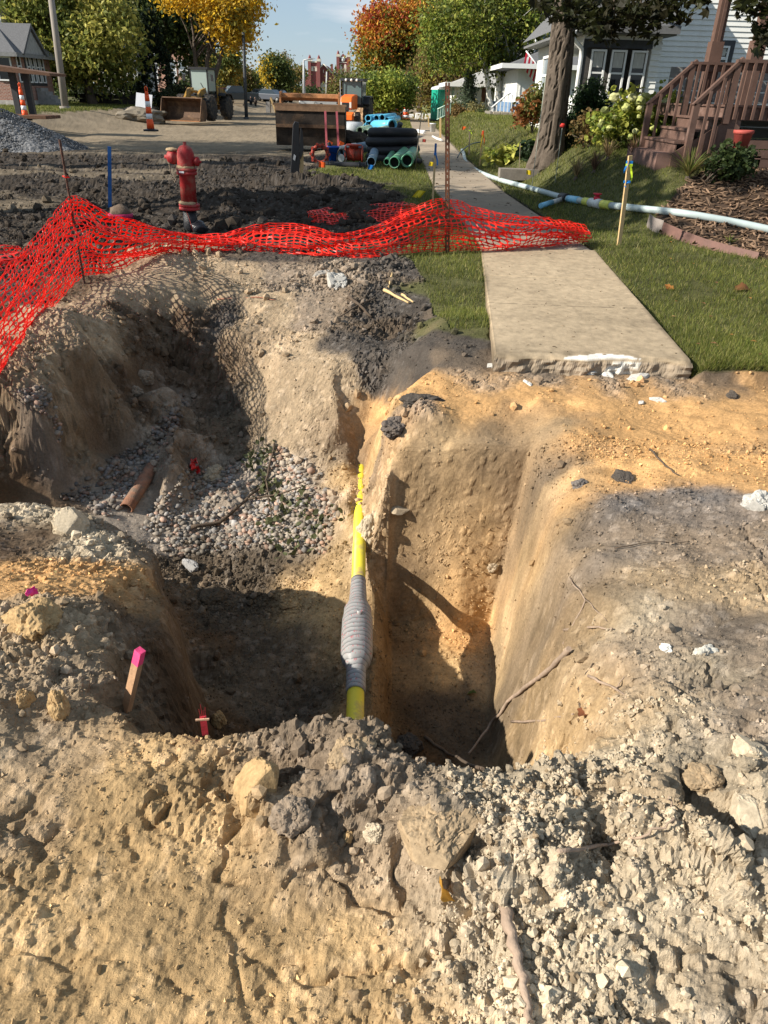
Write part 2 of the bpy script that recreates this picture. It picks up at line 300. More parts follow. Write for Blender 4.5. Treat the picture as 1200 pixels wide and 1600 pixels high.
# pedestal under the gas pipe
for x, y, z, c, k in ((562,705,-.96,'O',.2),(545,760,-1.0,'T',.3),(530,800,-1.03,'T',.3),(555,830,-1.05,'T',.2),(505,870,-1.2,'T',.2),(480,935,-1.36,'T',.3),(472,950,-1.42,'T',.3),(540,900,-1.2,'T',.2),(520,960,-1.3,'T',.2),(545,1020,-1.35,'T',.3),(572,860,-1.0,'P',.5),(583,800,-.85,'P',.7),(590,760,-.6,'P',.7)): P(x, y, z, c, k)
for y in (4.05, 3.8, 3.5, 3.2, 2.9, 2.6): W(-.03, y, -1.22-.06*(4.05-y), 'T', .3); W(.04, y, -1.40, 'W', .1); W(.08, y, -1.56, 'W', .2)  # dark W on the pedestal's right face paints the shade of the slot
# right pit: floor, smeared walls
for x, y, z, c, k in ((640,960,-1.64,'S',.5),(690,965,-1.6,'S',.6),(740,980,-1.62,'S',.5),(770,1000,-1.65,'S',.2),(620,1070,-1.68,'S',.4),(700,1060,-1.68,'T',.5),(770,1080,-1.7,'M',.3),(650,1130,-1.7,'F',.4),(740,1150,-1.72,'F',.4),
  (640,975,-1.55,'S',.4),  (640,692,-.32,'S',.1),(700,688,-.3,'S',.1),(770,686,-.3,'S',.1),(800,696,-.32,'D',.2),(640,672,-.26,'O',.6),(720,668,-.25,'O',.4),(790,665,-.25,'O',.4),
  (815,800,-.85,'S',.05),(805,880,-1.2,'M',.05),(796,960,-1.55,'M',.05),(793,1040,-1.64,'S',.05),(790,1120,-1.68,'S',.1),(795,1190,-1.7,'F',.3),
  (842,735,-.32,'D',.4),(878,790,-.27,'O',.3),(885,850,-.3,'C',.2),(893,920,-.34,'D',.25),(900,1000,-.38,'T',.3),(905,1080,-.36,'T',.4),(925,1150,-.2,'T',.5),(960,1180,-.05,'P',.8)): P(x, y, z, c, k)
def PY(px, py, Y, c, k=.1): q = atY(px, py, Y); CP.append((q.x, Y, q.z, c, k))
for x, y, Y, c, k in ((640,730,4.25,'S',.03),(700,730,4.25,'S',.03),(760,730,4.25,'S',.03),(795,740,4.24,'D',.05),(640,775,4.20,'S',.03),(700,775,4.22,'S',.03),(765,775,4.22,'S',.03),(680,800,4.13,'O',.1),(725,792,4.10,'O',.1),(765,812,4.13,'O',.1),
  (690,835,4.12,'S',.03),(740,835,4.12,'S',.03),(780,830,4.12,'S',.03),(625,830,4.15,'W',.05),(625,900,4.08,'W',.05),(735,862,3.98,'O',.1),(700,900,3.93,'O',.2),(770,900,3.9,'O',.2),(660,900,4.02,'S',.1),(730,925,3.82,'O',.2)): PY(x, y, Y, c, k)  # dark W points paint the shadow on the far face's left corner
# right shelf of sand and clay
for x, y, z, c, k in ((602,620,-.2,'T',.4),(600,665,-.3,'G',.8),(604,700,-.4,'O',.8),(602,735,-.46,'O',.8),(640,610,-.17,'O',.4),(655,632,-.12,'C',.8),(690,600,-.15,'O',.3),(720,630,-.18,'O',.3),(770,590,-.15,'O',.3),(840,620,-.16,'O',.3),(900,600,-.14,'O',.3),(1000,605,-.15,'O',.35),(1100,605,-.15,'O',.3),(1200,605,-.15,'O',.3),
  (820,680,-.2,'O',.3),(900,690,-.17,'O',.3),(950,660,-.16,'O',.25),(1060,680,-.2,'O',.5),(1060,720,-.14,'O',.4),(1100,640,-.15,'O',.3),(1200,680,-.14,'O',.3),(1000,740,-.17,'O',.3),(900,750,-.2,'O',.3),(1120,740,-.15,'O',.3),(1200,750,-.13,'O',.4),
  (905,800,-.2,'D',.6),(960,790,-.15,'C',.6),(1040,790,-.16,'C',.6),(1100,790,-.16,'C',.6),(1000,840,-.18,'G',.3),(1100,850,-.14,'G',.3),(1200,850,-.1,'G',.5),(925,870,-.2,'C',.4),(935,930,-.22,'D',.4),(1000,900,-.16,'M',.3),(1100,920,-.12,'M',.3),(1200,930,-.08,'M',.5),
  (985,960,-.15,'P',.4),(1050,980,-.12,'G',.3),(1130,990,-.1,'D',.6),(1200,1010,-.02,'G',.5),(960,1020,-.2,'G',.4),(1020,1050,-.1,'G',.4),(1090,1030,-.05,'P',.6),(1110,1070,-.1,'K',.4),(1160,1090,.02,'G',.5),(970,1100,-.14,'M',.5),(1040,1110,-.02,'P',.7),(1100,1130,.03,'G',.4),(1190,1130,.06,'G',.5),(1000,1170,.0,'P',1),(1060,1180,.05,'P',.9),
  (1000,700,-.2,'O',.3),(850,640,-.17,'O',.3)): P(x, y, z, c, k)
# cut below the sidewalk and the lawn
for x in (.62, .8, 1.2, 1.6, 2.0, 2.25): W(x, 5.12, -.14, 'G', .6); W(x, 5.34, -.125, 'D', .1); W(x, 7, -.12, 'D', .1)
for x in (2.4, 2.9, 3.5, 4.5, 6): W(x, 5.17, -.15, 'D', .4); W(x, 5.25, -.02, 'D', .1); W(x, 5.5, -.01, 'L', .1); W(x, 8, 0, 'L', .1); W(x, 4.0, -.16, 'O', .3)
for y in (.6, 2, 3): W(4.2, y, -.02, 'P', .6)
for y, z, c in ((.6, -.03, 'T'), (2.2, -.05, 'T'), (2.9, -.1, 'P'), (3.6, -.15, 'B'), (4.4, -.2, 'B'), (5.2, -.15, 'B'), (6, -.05, 'B'), (6.6, -.02, 'D'), (8, .0, 'D')): W(-3.7, y, z, c); W(-4.6, y, z*.6, c)
for x, y, z, c, k in ((850,790,-.5,'D',.1),(850,830,-.6,'S',.1),(850,880,-.75,'M',.08),(850,960,-.9,'T',.08),(850,1040,-1.0,'T',.1),(850,1120,-1.1,'T',.15),(850,1180,-1.1,'F',.2),(830,760,-.5,'D',.1),(720,745,-.5,'G',.05),(660,740,-.5,'C',.05),(760,735,-.5,'G',.05)): q = at(x, y, z); CPX.append((q.x, q.y, z, c, k))
def _txl(y): return float(np.interp(y, [1.6,2.1,2.8,3.5,4.0,4.4], [.66,.79,.89,.93,.95,.93]))
CPz = [c for c in CP if not ((.075 < c[0] < _txl(c[1])-.02 and 2.3 < c[1] < 4.28) or (.075 < c[0] < _txl(c[1])+.2 and 2.0 < c[1] < 4.5 and c[2] < -.42))]; CPz += [(_txl(y)+.03, y, -.33, 'G', .3) for y in (2.2, 2.5, 2.8, 3.1, 3.4, 3.7, 4.0)]; CP += CPX
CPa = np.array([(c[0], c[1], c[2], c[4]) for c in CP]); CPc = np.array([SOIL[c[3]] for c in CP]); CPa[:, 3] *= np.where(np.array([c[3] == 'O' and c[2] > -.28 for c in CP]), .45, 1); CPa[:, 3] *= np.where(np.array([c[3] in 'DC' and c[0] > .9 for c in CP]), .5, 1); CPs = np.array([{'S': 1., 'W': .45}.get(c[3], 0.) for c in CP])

# sidewalk centre line (it kinks a little), yard, road
SWY = np.array([5.25, 9.7, 13, 15.5, 26.6, 37, 59, 140]); SWX = np.array([1.52, 1.86, 1.70, 1.55, 1.50, 1.60, 1.72, 2.2])
def sw_x(Y): return np.interp(Y, SWY, SWX)
def base_z(X, Y):
    X = np.asarray(X, float); Y = np.asarray(Y, float)
    xr = sw_x(Y)+.75
    z = .8*sstep(.4, 1.9, X-xr)*sstep(9.9, 12.9, Y)
    z = z-.18*sstep(-1.6, -3.2, X-0*Y)*sstep(11, 18, Y)*sstep(-15.5, -13, X)          # dug-up carriageway
    z = z+.45*sstep(-14.5, -18, X)*sstep(20, 30, Y)
    z = z-.10*(np.abs(X-sw_x(Y)) < .72)*(Y > 10.0)
    z = z+1.2*sstep(70, 260, Y)*sstep(-40, 0, -np.abs(X))*0
    return z
GX0, GX1, GY0, GY1, GD = -4.6, 4.2, .1, 10.2, .02
PIPE0 = at(555.5,1090,-1.0); PIPE1 = at(565,705,-1.0)
def raster():
    pts = [(c[0], c[1]) for c in CPz]; zs = [c[2] for c in CPz]
    ex = []
    for y in np.arange(0, 11.1, .8): ex += [(-5.4, y), (7.5, y)]
    for x in np.arange(-5.4, 7.6, .8): ex += [(x, 10.4), (x, -.2)]
    for x in np.arange(-4.5, 7.5, .6): ex.append((x, 9.9))
    for x, y in ex: pts.append((x, y)); zs.append(float(base_z(x, y)))
    r = delaunay_2d_cdt([Vector(p) for p in pts], [], [], 0, 1e-4)
    vo = [p[:] for p in r[0]]; src = [o[0] if len(o) else 0 for o in r[3]]; vz = [zs[i] for i in src]
    nx = int((GX1+3.3-GX0)/GD); ny = int((GY1-GY0)/GD); Z = base_z(*np.meshgrid(GX0+GD*np.arange(nx), GY0+GD*np.arange(ny)))
    for t in r[2]:
        a, b, c = [vo[i] for i in t]; za, zb, zc = [vz[i] for i in t]
        x0 = max(0, int((min(a[0], b[0], c[0])-GX0)/GD)); x1 = min(nx, int((max(a[0], b[0], c[0])-GX0)/GD)+2)
        y0 = max(0, int((min(a[1], b[1], c[1])-GY0)/GD)); y1 = min(ny, int((max(a[1], b[1], c[1])-GY0)/GD)+2)
        if x1 <= x0 or y1 <= y0: continue
        X, Y = np.meshgrid(GX0+GD*np.arange(x0, x1), GY0+GD*np.arange(y0, y1))
        d = (b[1]-c[1])*(a[0]-c[0])+(c[0]-b[0])*(a[1]-c[1])
        if abs(d) < 1e-12: continue
        l1 = ((b[1]-c[1])*(X-c[0])+(c[0]-b[0])*(Y-c[1]))/d; l2 = ((c[1]-a[1])*(X-c[0])+(a[0]-c[0])*(Y-c[1]))/d; l3 = 1-l1-l2
        m = (l1 > -1e-6) & (l2 > -1e-6) & (l3 > -1e-6)
        sub = Z[y0:y1, x0:x1]; sub[m] = (l1*za+l2*zb+l3*zc)[m]
    Xc, Yc = np.meshgrid(GX0+GD*np.arange(nx), GY0+GD*np.arange(ny))
    # right-hand pit: bucket-cut far face with two sand slips, flat floor, leaning right face
    fl = -1.55+.03*fbm(Xc*3, Yc*3, None, 3)
    a = np.interp(Yc, [3.5,3.65,3.8,3.9,4.0,4.12,4.17,4.22,4.25,4.31,4.4], [-1.9,-1.55,-1.3,-1.15,-.95,-.88,-.67,-.64,-.45,-.28,-.2])
    b = np.interp(Yc, [3.9,4.02,4.1,4.17,4.23,4.27,4.31,4.4], [-1.9,-1.55,-1.2,-.95,-.7,-.48,-.28,-.2]); m = .5*np.exp(-((Xc-.50-.05*fbm(Yc*5, Xc, None, 2))/.2)**2); zf = a*m+b*(1-m)
    fx = np.interp(Yc, [1.7,2.9,3.9,4.3], [.48,.66,.77,.8]); tx = np.interp(Yc, [1.6,2.1,2.8,3.5,4.0,4.4], [.66,.79,.89,.93,.95,.95])
    zr = -1.55+(np.clip((Xc-fx)/(tx-fx), -1, 1))*1.25
    zz = np.maximum(np.maximum(fl, zf), zr); reg = (Xc > .055) & (Xc < tx) & (Yc > 2.05) & (Yc < 4.31); Z = np.where(reg, zz, Z)
    # the pipe lies free on its pedestal
    px = np.interp(Yc, [2.7, 5.6], [PIPE0.x, PIPE1.x]); dl = px-Xc; Zl = -1.075+.085*sstep(4.2, 4.9, Yc)-.13*sstep(4.3, 3.6, Yc)+np.clip(dl-.05, 0, 9)*1.3+np.clip(-dl-.045, 0, 9)*4.5
    reg = (np.abs(dl) < .5) & (Yc > 2.3) & (Yc < 5.35); Z = np.where(reg, np.minimum(Z, Zl), Z)
    Z = np.where((np.abs(Xc-sw_x(Yc)) < .72) & (Yc > 5.3), -.10, Z)
    for k in range(2):
        Zp = np.pad(Z, 1, mode='edge'); Z = (Zp[1:-1, 1:-1]*2+Zp[:-2, 1:-1]+Zp[2:, 1:-1]+Zp[1:-1, :-2]+Zp[1:-1, 2:])/6
    return Z
ZG = raster()
def base_h(X, Y):
    """smooth height of the ground anywhere"""
    X = np.asarray(X, float); Y = np.asarray(Y, float)
    ny, nx = ZG.shape; u = np.clip((X-GX0)/GD, 0, nx-1.001); v = np.clip((Y-GY0)/GD, 0, ny-1.001)
    i = u.astype(int); j = v.astype(int); fu = u-i; fv = v-j
    z = (ZG[j, i]*(1-fu)+ZG[j, i+1]*fu)*(1-fv)+(ZG[j+1, i]*(1-fu)+ZG[j+1, i+1]*fu)*fv
    xm = GX0+nx*GD
    w = sstep(GX0-1.2, GX0, X)*sstep(xm+.6, xm-.3, X)*sstep(GY1+.1, GY1-.8, Y)*sstep(-1.5, .1, Y)
    return z*w+base_z(X, Y)*(1-w)
def in_pit(X, Y): return (X > GX0-.5) & (X < 5) & (Y < 9.2)
# lawn as a region: 1 inside
def lawn_mask(X, Y):
    n = .25*fbm(X*1.7, Y*1.7, None, 3)
    sw = sw_x(Y)
    right = (X > sw+.73+.12*n)*(Y > 5.22)*sstep(-.1, .1, 60-Y+0*X)
    strip = (X < sw-.7)*(X > -2.0+n*2+.004*Y)*((Y+.9*X) > 16.2+n*4)*(Y < 75)
    q = lambda a, b: (X-a[0])*(b[1]-a[1])-(Y-a[1])*(b[0]-a[0])
    pa = [at(636, 402), at(752, 392), at(766, 505), at(700, 503), at(672, 455)]
    inside = np.ones_like(X, bool)
    for k in range(5): inside &= (q(pa[k], pa[(k+1) % 5])+.04*n > 0)
    patch = inside*1.
    strip2 = (X < sw-.7)*(X > .15+n)*(Y > 8.9)*(Y < 17)
    left = (X < -16.5+n*3-.02*Y)*(Y > 30)*(Y < 90)
    return np.clip(right+strip+patch+strip2+left, 0, 1)
BED = [(3.62, 11.05), (3.72, 10.7), (4.08, 10.05), (4.52, 9.4), (5.6, 8.9), (8, 8.2), (9, 13.2), (5.2, 12.9), (4.6, 12.2)]
def bed_mask(X, Y):
    c = np.zeros(X.shape, bool); n = len(BED)
    for i in range(n):
        x1, y1 = BED[i]; x2, y2 = BED[(i+1) % n]
        cr = ((y1 > Y) != (y2 > Y)) & (X < (x2-x1)*(Y-y1)/((y2-y1) or 1e-9)+x1); c ^= cr
    return c
def soil(X, Y):
    """colour, clod amount, smear amount"""
    n = len(X); col = np.zeros((n, 3)); k = np.zeros(n); s = np.zeros(n)
    wx = X+.09*fbm(X*5, Y*5, None, 4)+.03*fbm(X*22, Y*22, None, 3); wy = Y+.09*fbm(X*5+40, Y*5, None, 4)+.03*fbm(X*22+9, Y*22, None, 3)
    near = (Y < 10.6) & (X > -5.2) & (X < 6.6)
    idx = np.where(near)[0]
    for a in range(0, len(idx), 20000):
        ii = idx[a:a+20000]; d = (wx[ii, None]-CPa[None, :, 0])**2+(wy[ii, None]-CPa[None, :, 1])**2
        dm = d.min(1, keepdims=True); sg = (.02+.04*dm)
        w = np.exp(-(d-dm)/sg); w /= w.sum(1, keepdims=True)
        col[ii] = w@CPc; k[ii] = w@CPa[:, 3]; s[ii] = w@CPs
    pz = (X > .03) & (X < .93) & (Y > 2.3) & (Y < 4.31); rgh = sstep(3.3, 2.6, Y)*sstep(.6, .7, X); s[pz] = np.maximum(s[pz], (.9-.6*rgh)[pz]); k[pz] = (k*.5+.35*rgh)[pz]
    far = ~near; m = fbm(X*.9, Y*.9, None, 5); m2 = fbm(X*.35+5, Y*.8, None, 4)
    tp = np.array((.046,.037,.029)); road = np.array(SOIL['U'])*.6; mixr = sstep(24.5, 27.5, Y+3*m2-.15*(X+5)); mixr = np.maximum(mixr, .55*sstep(.12, .32, m2)*sstep(-4.5, -6, X+0*Y))
    c = tp[None]*(1-mixr[:, None])+road[None]*mixr[:, None]*(1+.25*m[:, None]); col[far] = c[far]; k[far] = (.45*(1-mixr)+.1)[far]
    # the dark spoil behind the net
    bh = sstep(8.9, 9.6, Y+.25*m)*sstep(.9, .2, X)+sstep(6.9, 7.6, Y)*sstep(-2.8, -3.2, X); bh = np.clip(bh, 0, 1)*near
    col = col*(1-bh[:, None])+tp[None]*bh[:, None]*(1+.3*m[:, None]); k = k*(1-bh)+.65*bh
    lm = lawn_mask(X, Y); lc = np.array(SOIL['L'])[None]*(1+.5*m[:, None]); col = col*(1-lm[:, None])+lc*lm[:, None]; k *= (1-lm)
    bm = bed_mask(X, Y)*1.; col = col*(1-bm[:, None])+np.array((.075, .05, .035))[None]*bm[:, None]; k = k*(1-bm)+.25*bm
    dw = ((X > sw_x(Y)+.7) & (Y > 60)) | (X > 30) | (X < -38) | (Y > 150); col[dw] = np.array((.11, .12, .05))*(1+.4*m[dw, None])
    return np.clip(col, .01, .9), k, s, lm
SPOIL = [(-2.9, 12.2, 1.1, .8, .22), (-.9, 12.6, 1.3, .7, .2), (-4.8, 13.5, 1.4, .6, .15), (-.2, 11.6, .9, .5, .15), (-6.5, 16, 2, 1, .15), (-2.2, 16.5, 1.6, .6, .18), (-8, 11, 1.6, .9, .15), (-4.4, 22, 2.2, .6, .1),(-1.9,20.5,1.0,.5,.1)]
def ground_full(X, Y, col_too=True):
    z = base_h(X, Y); c, k, s, lm = soil(X, Y)
    e = .02; gx = (base_h(X+e, Y)-base_h(X-e, Y))/(2*e); gy = (base_h(X, Y+e)-base_h(X, Y-e))/(2*e)
    ln = np.sqrt(gx*gx+gy*gy+1); N = np.stack([-gx/ln, -gy/ln, 1/ln], 1)
    for (a, b, rx, ry, h) in SPOIL: z = z+h*np.exp(-((X-a)/rx)**2-((Y-b)/ry)**2)*(1+.6*fbm(X*4, Y*4, None, 3))
    far = sstep(12, 30, Y)
    # soft shape, then clods in three sizes laid along the surface's own normal
    d = .05*fbm(X*2.2, Y*2.2, z*2.2, 4)*(1-.85*s)*(1-.8*lm)
    clod = np.clip(k, 0, 1)
    f, rid, _ = worley(X*9+.4*fbm(X*9, Y*9, None, 2), Y*9+.4*fbm(X*9+3, Y*9, None, 2), z*9); r = .25+.4*rid; d1 = np.sqrt(np.clip(1-(f/r)**2, 0, 1))*r*(rid > .35)
    f, rid2, _ = worley(X*23, Y*23, z*23); r = .3+.35*rid2; d2 = np.sqrt(np.clip(1-(f/r)**2, 0, 1))*r*(rid2 > .25)
    f, rid3, _ = worley(X*50, Y*50, z*50); r = .35+.3*rid3; d3 = np.sqrt(np.clip(1-(f/r)**2, 0, 1))*r
    patch = sstep(-.35, .25, fbm(X*3+11, Y*3, z*3, 3)+clod-.5)
    d = d+clod*patch*(.045*d1*(rid > .55)+.034*d2+.024*d3)*(1-.7*s)
    d = d+(1-s)*(1-.9*lm)*(.16+1.15*np.clip(clod, 0, .75))*(.012*fbm(X*14, Y*14, z*14, 4)+.013*fbm(X*38, Y*38, z*38, 3)+.005*fbm(X*90, Y*90, z*90, 2))
    rg = fbm(X*6, Y*6, z*6, 4); d = d-.03*sstep(.12, 0, np.abs(rg))*sstep(.2, .7, clod)*(1-s)          # cracks
    d = d+s*(.010*fbm(X*7, Y*7, z*2, 3)+.011*fbm(X*5, Y*5, z*7, 4)+.005*fbm(X*30, Y*30, z*30, 4)+.012*d2*(rid2 > .8))                                  # bucket-smeared faces
    d = d*(1-lm*.7)+far*0
    fw = (Y > 10)&(lm < .5)&(Y < 80); d = d+fw*(.05*fbm(X*1.1, Y*.6, None, 4)+.05*fbm(X*.35, Y*2.2, None, 4))*(1-.85*sstep(22, 27, Y)); d = np.where(Y > 28, d*.4, d)
    dark = 1-.22*sstep(.0, -.6, fbm(X*11, Y*11, z*11, 4)); c = c*(dark*(1+.22*fbm(X*3, Y*3, z*3, 5)+.16*fbm(X*24, Y*24, z*24, 3)))[:, None]
    c = c*(1+s*(.20*fbm(X*11, Y*11, z*3, 4)+.40*fbm(X*2.2, Y*2.2, z*4, 5)+.15*fbm(X*20, Y*20, z*20, 3)))[:, None]
    mz = sstep(.05, .35, fbm(X*2.2+31, Y*2.2, z*2, 5))*(1-lm)*(Y < 9); c = c*(1-.35*mz[:, None])+.35*mz[:, None]*np.array((.20,.145,.095))
    mz = sstep(.15, .4, fbm(X*4+71, Y*4, z*4, 4))*(1-lm)*(Y < 9)*sstep(.14, .3, c[:, 0]); c = c*(1+.28*mz[:, None])
    pale = (d2 > .02)*(rid2 > .8)*(clod > .25); c = np.where(pale[:, None] > 0, c*1.25+.02, c)
    Pt = np.stack([X, Y, z], 1)+N*d[:, None]
    return Pt, np.clip(c, .008, .85), clod*patch, N, lm

def make_ground():
    ys = [-60, -30, -14, -7, -3.5, -1.6, -.8, -.4, -.1]; y = .08
    while y < 13: ys.append(y); y += (.0048+.0021*max(y, 0))*(.36 if 3.88 < y < 4.36 else 1)
    while y < 1500: ys.append(y); y += (.0042+.0019*y)*1.0 if y < 13 else .03+(y-13)*.035+.03
    ys = np.array(ys); NC = 520
    u = np.linspace(-1, 1, NC); u = np.sign(u)*(np.abs(u)*.8+.2*np.abs(u)**2)
    ext = np.concatenate([np.linspace(1.012, 1.9, 46), np.geomspace(2.0, 60, 18)]); sfull = np.concatenate([-ext[::-1], u, ext])
    nr = len(ys); ncol = len(sfull)
    wy = np.where(ys < .3, 1.25+.5*.3, 1.1+.5*ys); wy = np.where(ys > 40, 1.1+.5*40+(ys-40)*.6, wy)
    Xg = sfull[None, :]*wy[:, None]; Yg = np.repeat(ys[:, None], ncol, 1)
    X = np.clip(Xg, -1600, 1600).ravel(); Y = Yg.ravel()
    Pt, c, k, N, lm = ground_full(X, Y)
    i = np.arange(nr-1)[:, None]*ncol+np.arange(ncol-1)[None, :]; i = i.ravel()
    F = np.stack([i, i+1, i+ncol+1, i+ncol], 1)
    me = np_mesh('ground', Pt, F, [VM('soil', rough=.95, bump=.9, bscale=170, var=.28, vscale=60, spec=.08, bdist=.006)], False, c)
    o = link('ground', me); tag(o, kind='structure')
    return Pt, c, k, N, lm
GP, GC, GK, GN, GL = make_ground()
def gz(x, y): return float(ground_full(np.array([x], float), np.array([y], float))[0][0, 2])
def gzs(x, y): return float(base_h(np.array([x], float), np.array([y], float))[0])
# ================================================================== LOOSE SOIL, PEBBLES
def scatter_mesh(name, P0, size, col, mat, sub=1, sc=None, variants=6, smooth=False, jit=.35, sink=.25, fq=1.6):
    V, F = ico(sub); nv, nf = len(V), len(F); n = len(P0)
    var = [V*(1+jit*fbm(V[:, 0]*fq+k*9.1, V[:, 1]*fq+k, V[:, 2]*fq, 3)[:, None]*1.6) for k in range(variants)]
    var = np.stack(var); sel = var[rng.integers(0, variants, n)]
    a = rng.uniform(0, 2*np.pi, n); b = rng.uniform(-.5, .5, n)*2
    ca, sa, cb, sb = np.cos(a), np.sin(a), np.cos(b), np.sin(b)
    s3 = size[:, None]*(rng.uniform(.7, 1.25, (n, 3)) if sc is None else sc)
    W_ = sel*s3[:, None, :]
    x = W_[..., 0]*ca[:, None]-W_[..., 1]*sa[:, None]; y = W_[..., 0]*sa[:, None]+W_[..., 1]*ca[:, None]; z = W_[..., 2]
    y2 = y*cb[:, None]-z*sb[:, None]; z2 = y*sb[:, None]+z*cb[:, None]
    W_ = np.stack([x, y2, z2], 2)+P0[:, None, :]
    Fa = (F[None]+np.arange(n)[:, None, None]*nv).reshape(-1, 3)
    return np_mesh(name, W_.reshape(-1, 3), Fa, [mat], smooth, np.repeat(col, nv, 0))
crumb_m = VM('crumb', rough=.95, bump=.4, bscale=150, var=.25, vscale=80, spec=.05, bdist=.004)
def crumbs():
    Y = GP[:, 1]; X = GP[:, 0]; vis = (np.abs(X) < 1.0+.62*Y) & (Y > .25) & (Y < 9.6) & (GL < .3)
    slab = (np.abs(X-sw_x(Y)) < .8) & (Y > 5.15); vis &= ~slab
    dens = (.04+GK**1.3)*vis*(.35+.65*sstep(.1, -.3, fbm(X*2.6+3, Y*2.6, None, 3)))*(.12+.88*sstep(.0, .4, GN[:, 2]))
    spc = (.0042+.0019*Y)*(1.1+.5*Y)/300; wgt = dens*np.clip(spc, 0, 1)
    n = 23000; idx = rng.choice(len(X), n, p=wgt/wgt.sum()); u = rng.random(n)
    s = .0026*(1-u)**-.45; s = np.clip(s, .003, .022)*(.75+.16*Y[idx]); P0 = GP[idx]+GN[idx]*(s*.35)[:, None]
    c = GC[idx]*(rng.uniform(.8, 1.3, n))[:, None]
    o = link('soil_crumbs', scatter_mesh('soil_crumbs', P0, s, np.clip(c, .01, .8), crumb_m, 1)); tag(o, 'loose soil crumbs strewn over the dug banks and shelf', 'soil', kind='stuff')
    # knobbly pale lumps of the near right bank
    pw = GK*sstep(.24, .34, GC[:, 1])*(.12+sstep(-.12, .12, fbm(X*3.3+9, Y*3.3, None, 4)))*vis*(Y < 3.4)*(X > -.05)*np.clip(spc, 0, 1); n = 13000; idx = rng.choice(len(X), n, p=pw/pw.sum()); s = np.sort(np.clip(.0030*(1-rng.random(n))**-.40, .003, .0125)*(.8+.12*Y[idx])); cut = n-4600
    cl = np.clip(np.array(SOIL['P'])*.6+GC[idx]*.4, 0, .7)*rng.uniform(.72, 1.15, (n, 1))*np.where(rng.random((n, 1)) < .12, np.array([[.62,.56,.5]]), 1.)
    for a, b, sb, nm, lb in ((0, cut, 1, 'clay_crumbs', 'small pale clay crumbs covering the near right bank'), (cut, n, 2, 'clay_lumps', 'knobbly pale clay lumps heaped on the near right bank')):
        o = link(nm, scatter_mesh(nm, GP[idx[a:b]]+GN[idx[a:b]]*(s[a:b]*.3)[:, None], s[a:b], cl[a:b], crumb_m, sb, jit=.75 if sb == 2 else .5, smooth=(sb == 1), fq=2.9 if sb == 2 else 1.6, variants=12)); tag(o, lb, 'soil', kind='stuff')
    # grit: thousands of grains, a few facets each
    gw = vis*(Y < 4.2)*np.clip(spc, 0, 1)*sstep(.0, .4, GN[:, 2])*(.3+.7*sstep(-.2, .3, fbm(X*5, Y*5, None, 3)))*(GL < .1); n = 36000; idx = rng.choice(len(X), n, p=gw/gw.sum()); s = np.clip(.0016*(1-rng.random(n))**-.4, .0016, .007)*(.8+.2*Y[idx])
    T4 = np.array([(1,1,1),(1,-1,-1),(-1,1,-1),(-1,-1,1)])*.7; F4 = np.array([(0,1,2),(0,3,1),(0,2,3),(1,3,2)]); V4 = T4[None]*s[:, None, None]*rng.uniform(.7, 1.3, (n, 4, 3)); a = rng.uniform(0, 6.28, n); ca, sa = np.cos(a)[:, None], np.sin(a)[:, None]
    V4 = np.stack([V4[..., 0]*ca-V4[..., 1]*sa, V4[..., 0]*sa+V4[..., 1]*ca, V4[..., 2]], 2)+(GP[idx]+GN[idx]*(s*.3)[:, None]+np.concatenate([rng.normal(0, .003, (n, 2)), np.zeros((n, 1))], 1))[:, None]
    cg = np.clip(GC[idx]*rng.uniform(.55, 1.55, (n, 1)), .01, .75); o = link('grit', np_mesh('grit', V4.reshape(-1, 3), (F4[None]+np.arange(n)[:, None, None]*4).reshape(-1, 3), [crumb_m], False, np.repeat(cg, 4, 0))); tag(o, 'fine grit and grains lying over the dug soil', 'soil', kind='stuff')
    # dark crumbs of the spoil behind the net
    m = (GL < .3) & (Y > 8.8) & (Y < 24) & (X < .4) & (np.abs(X) < 1+.62*Y); w = m*(.1+GK)*np.clip((Y*.002)*(1.1+.5*Y)/300, 0, 1); n = 5000
    idx = rng.choice(len(X), n, p=w/w.sum()); s = np.clip(.012*(1-rng.random(n))**-.45, .012, .09); c = GC[idx]*rng.uniform(.7, 1.35, n)[:, None]
    o = link('spoil_crumbs', scatter_mesh('spoil_crumbs', GP[idx]+GN[idx]*(s*.3)[:, None], s, c, crumb_m, 1)); tag(o, 'black crumbly spoil spread behind the orange netting', 'soil', kind='stuff')
crumbs()
def poly_px(px, Zf):
    return px
def in_poly(x, y, poly):
    c = np.zeros(x.shape, bool); n = len(poly)
    for i in range(n):
        x1, y1 = poly[i]; x2, y2 = poly[(i+1) % n]
        c ^= ((y1 > y) != (y2 > y)) & (x < (x2-x1)*(y-y1)/((y2-y1) or 1e-9)+x1)
    return c
def to_px(Pn):
    z = Pn[:, 2]-H; d = Pn[:, 1]*math.cos(PITCH)-z*math.sin(PITCH); u = Pn[:, 0]/d; v = (Pn[:, 1]*math.sin(PITCH)+z*math.cos(PITCH))/d
    a = u*math.cos(ROLL)+v*math.sin(ROLL); b = -u*math.sin(ROLL)+v*math.cos(ROLL); return 600+FPX*a, 800-FPX*b
gx_, gy_ = to_px(GP)
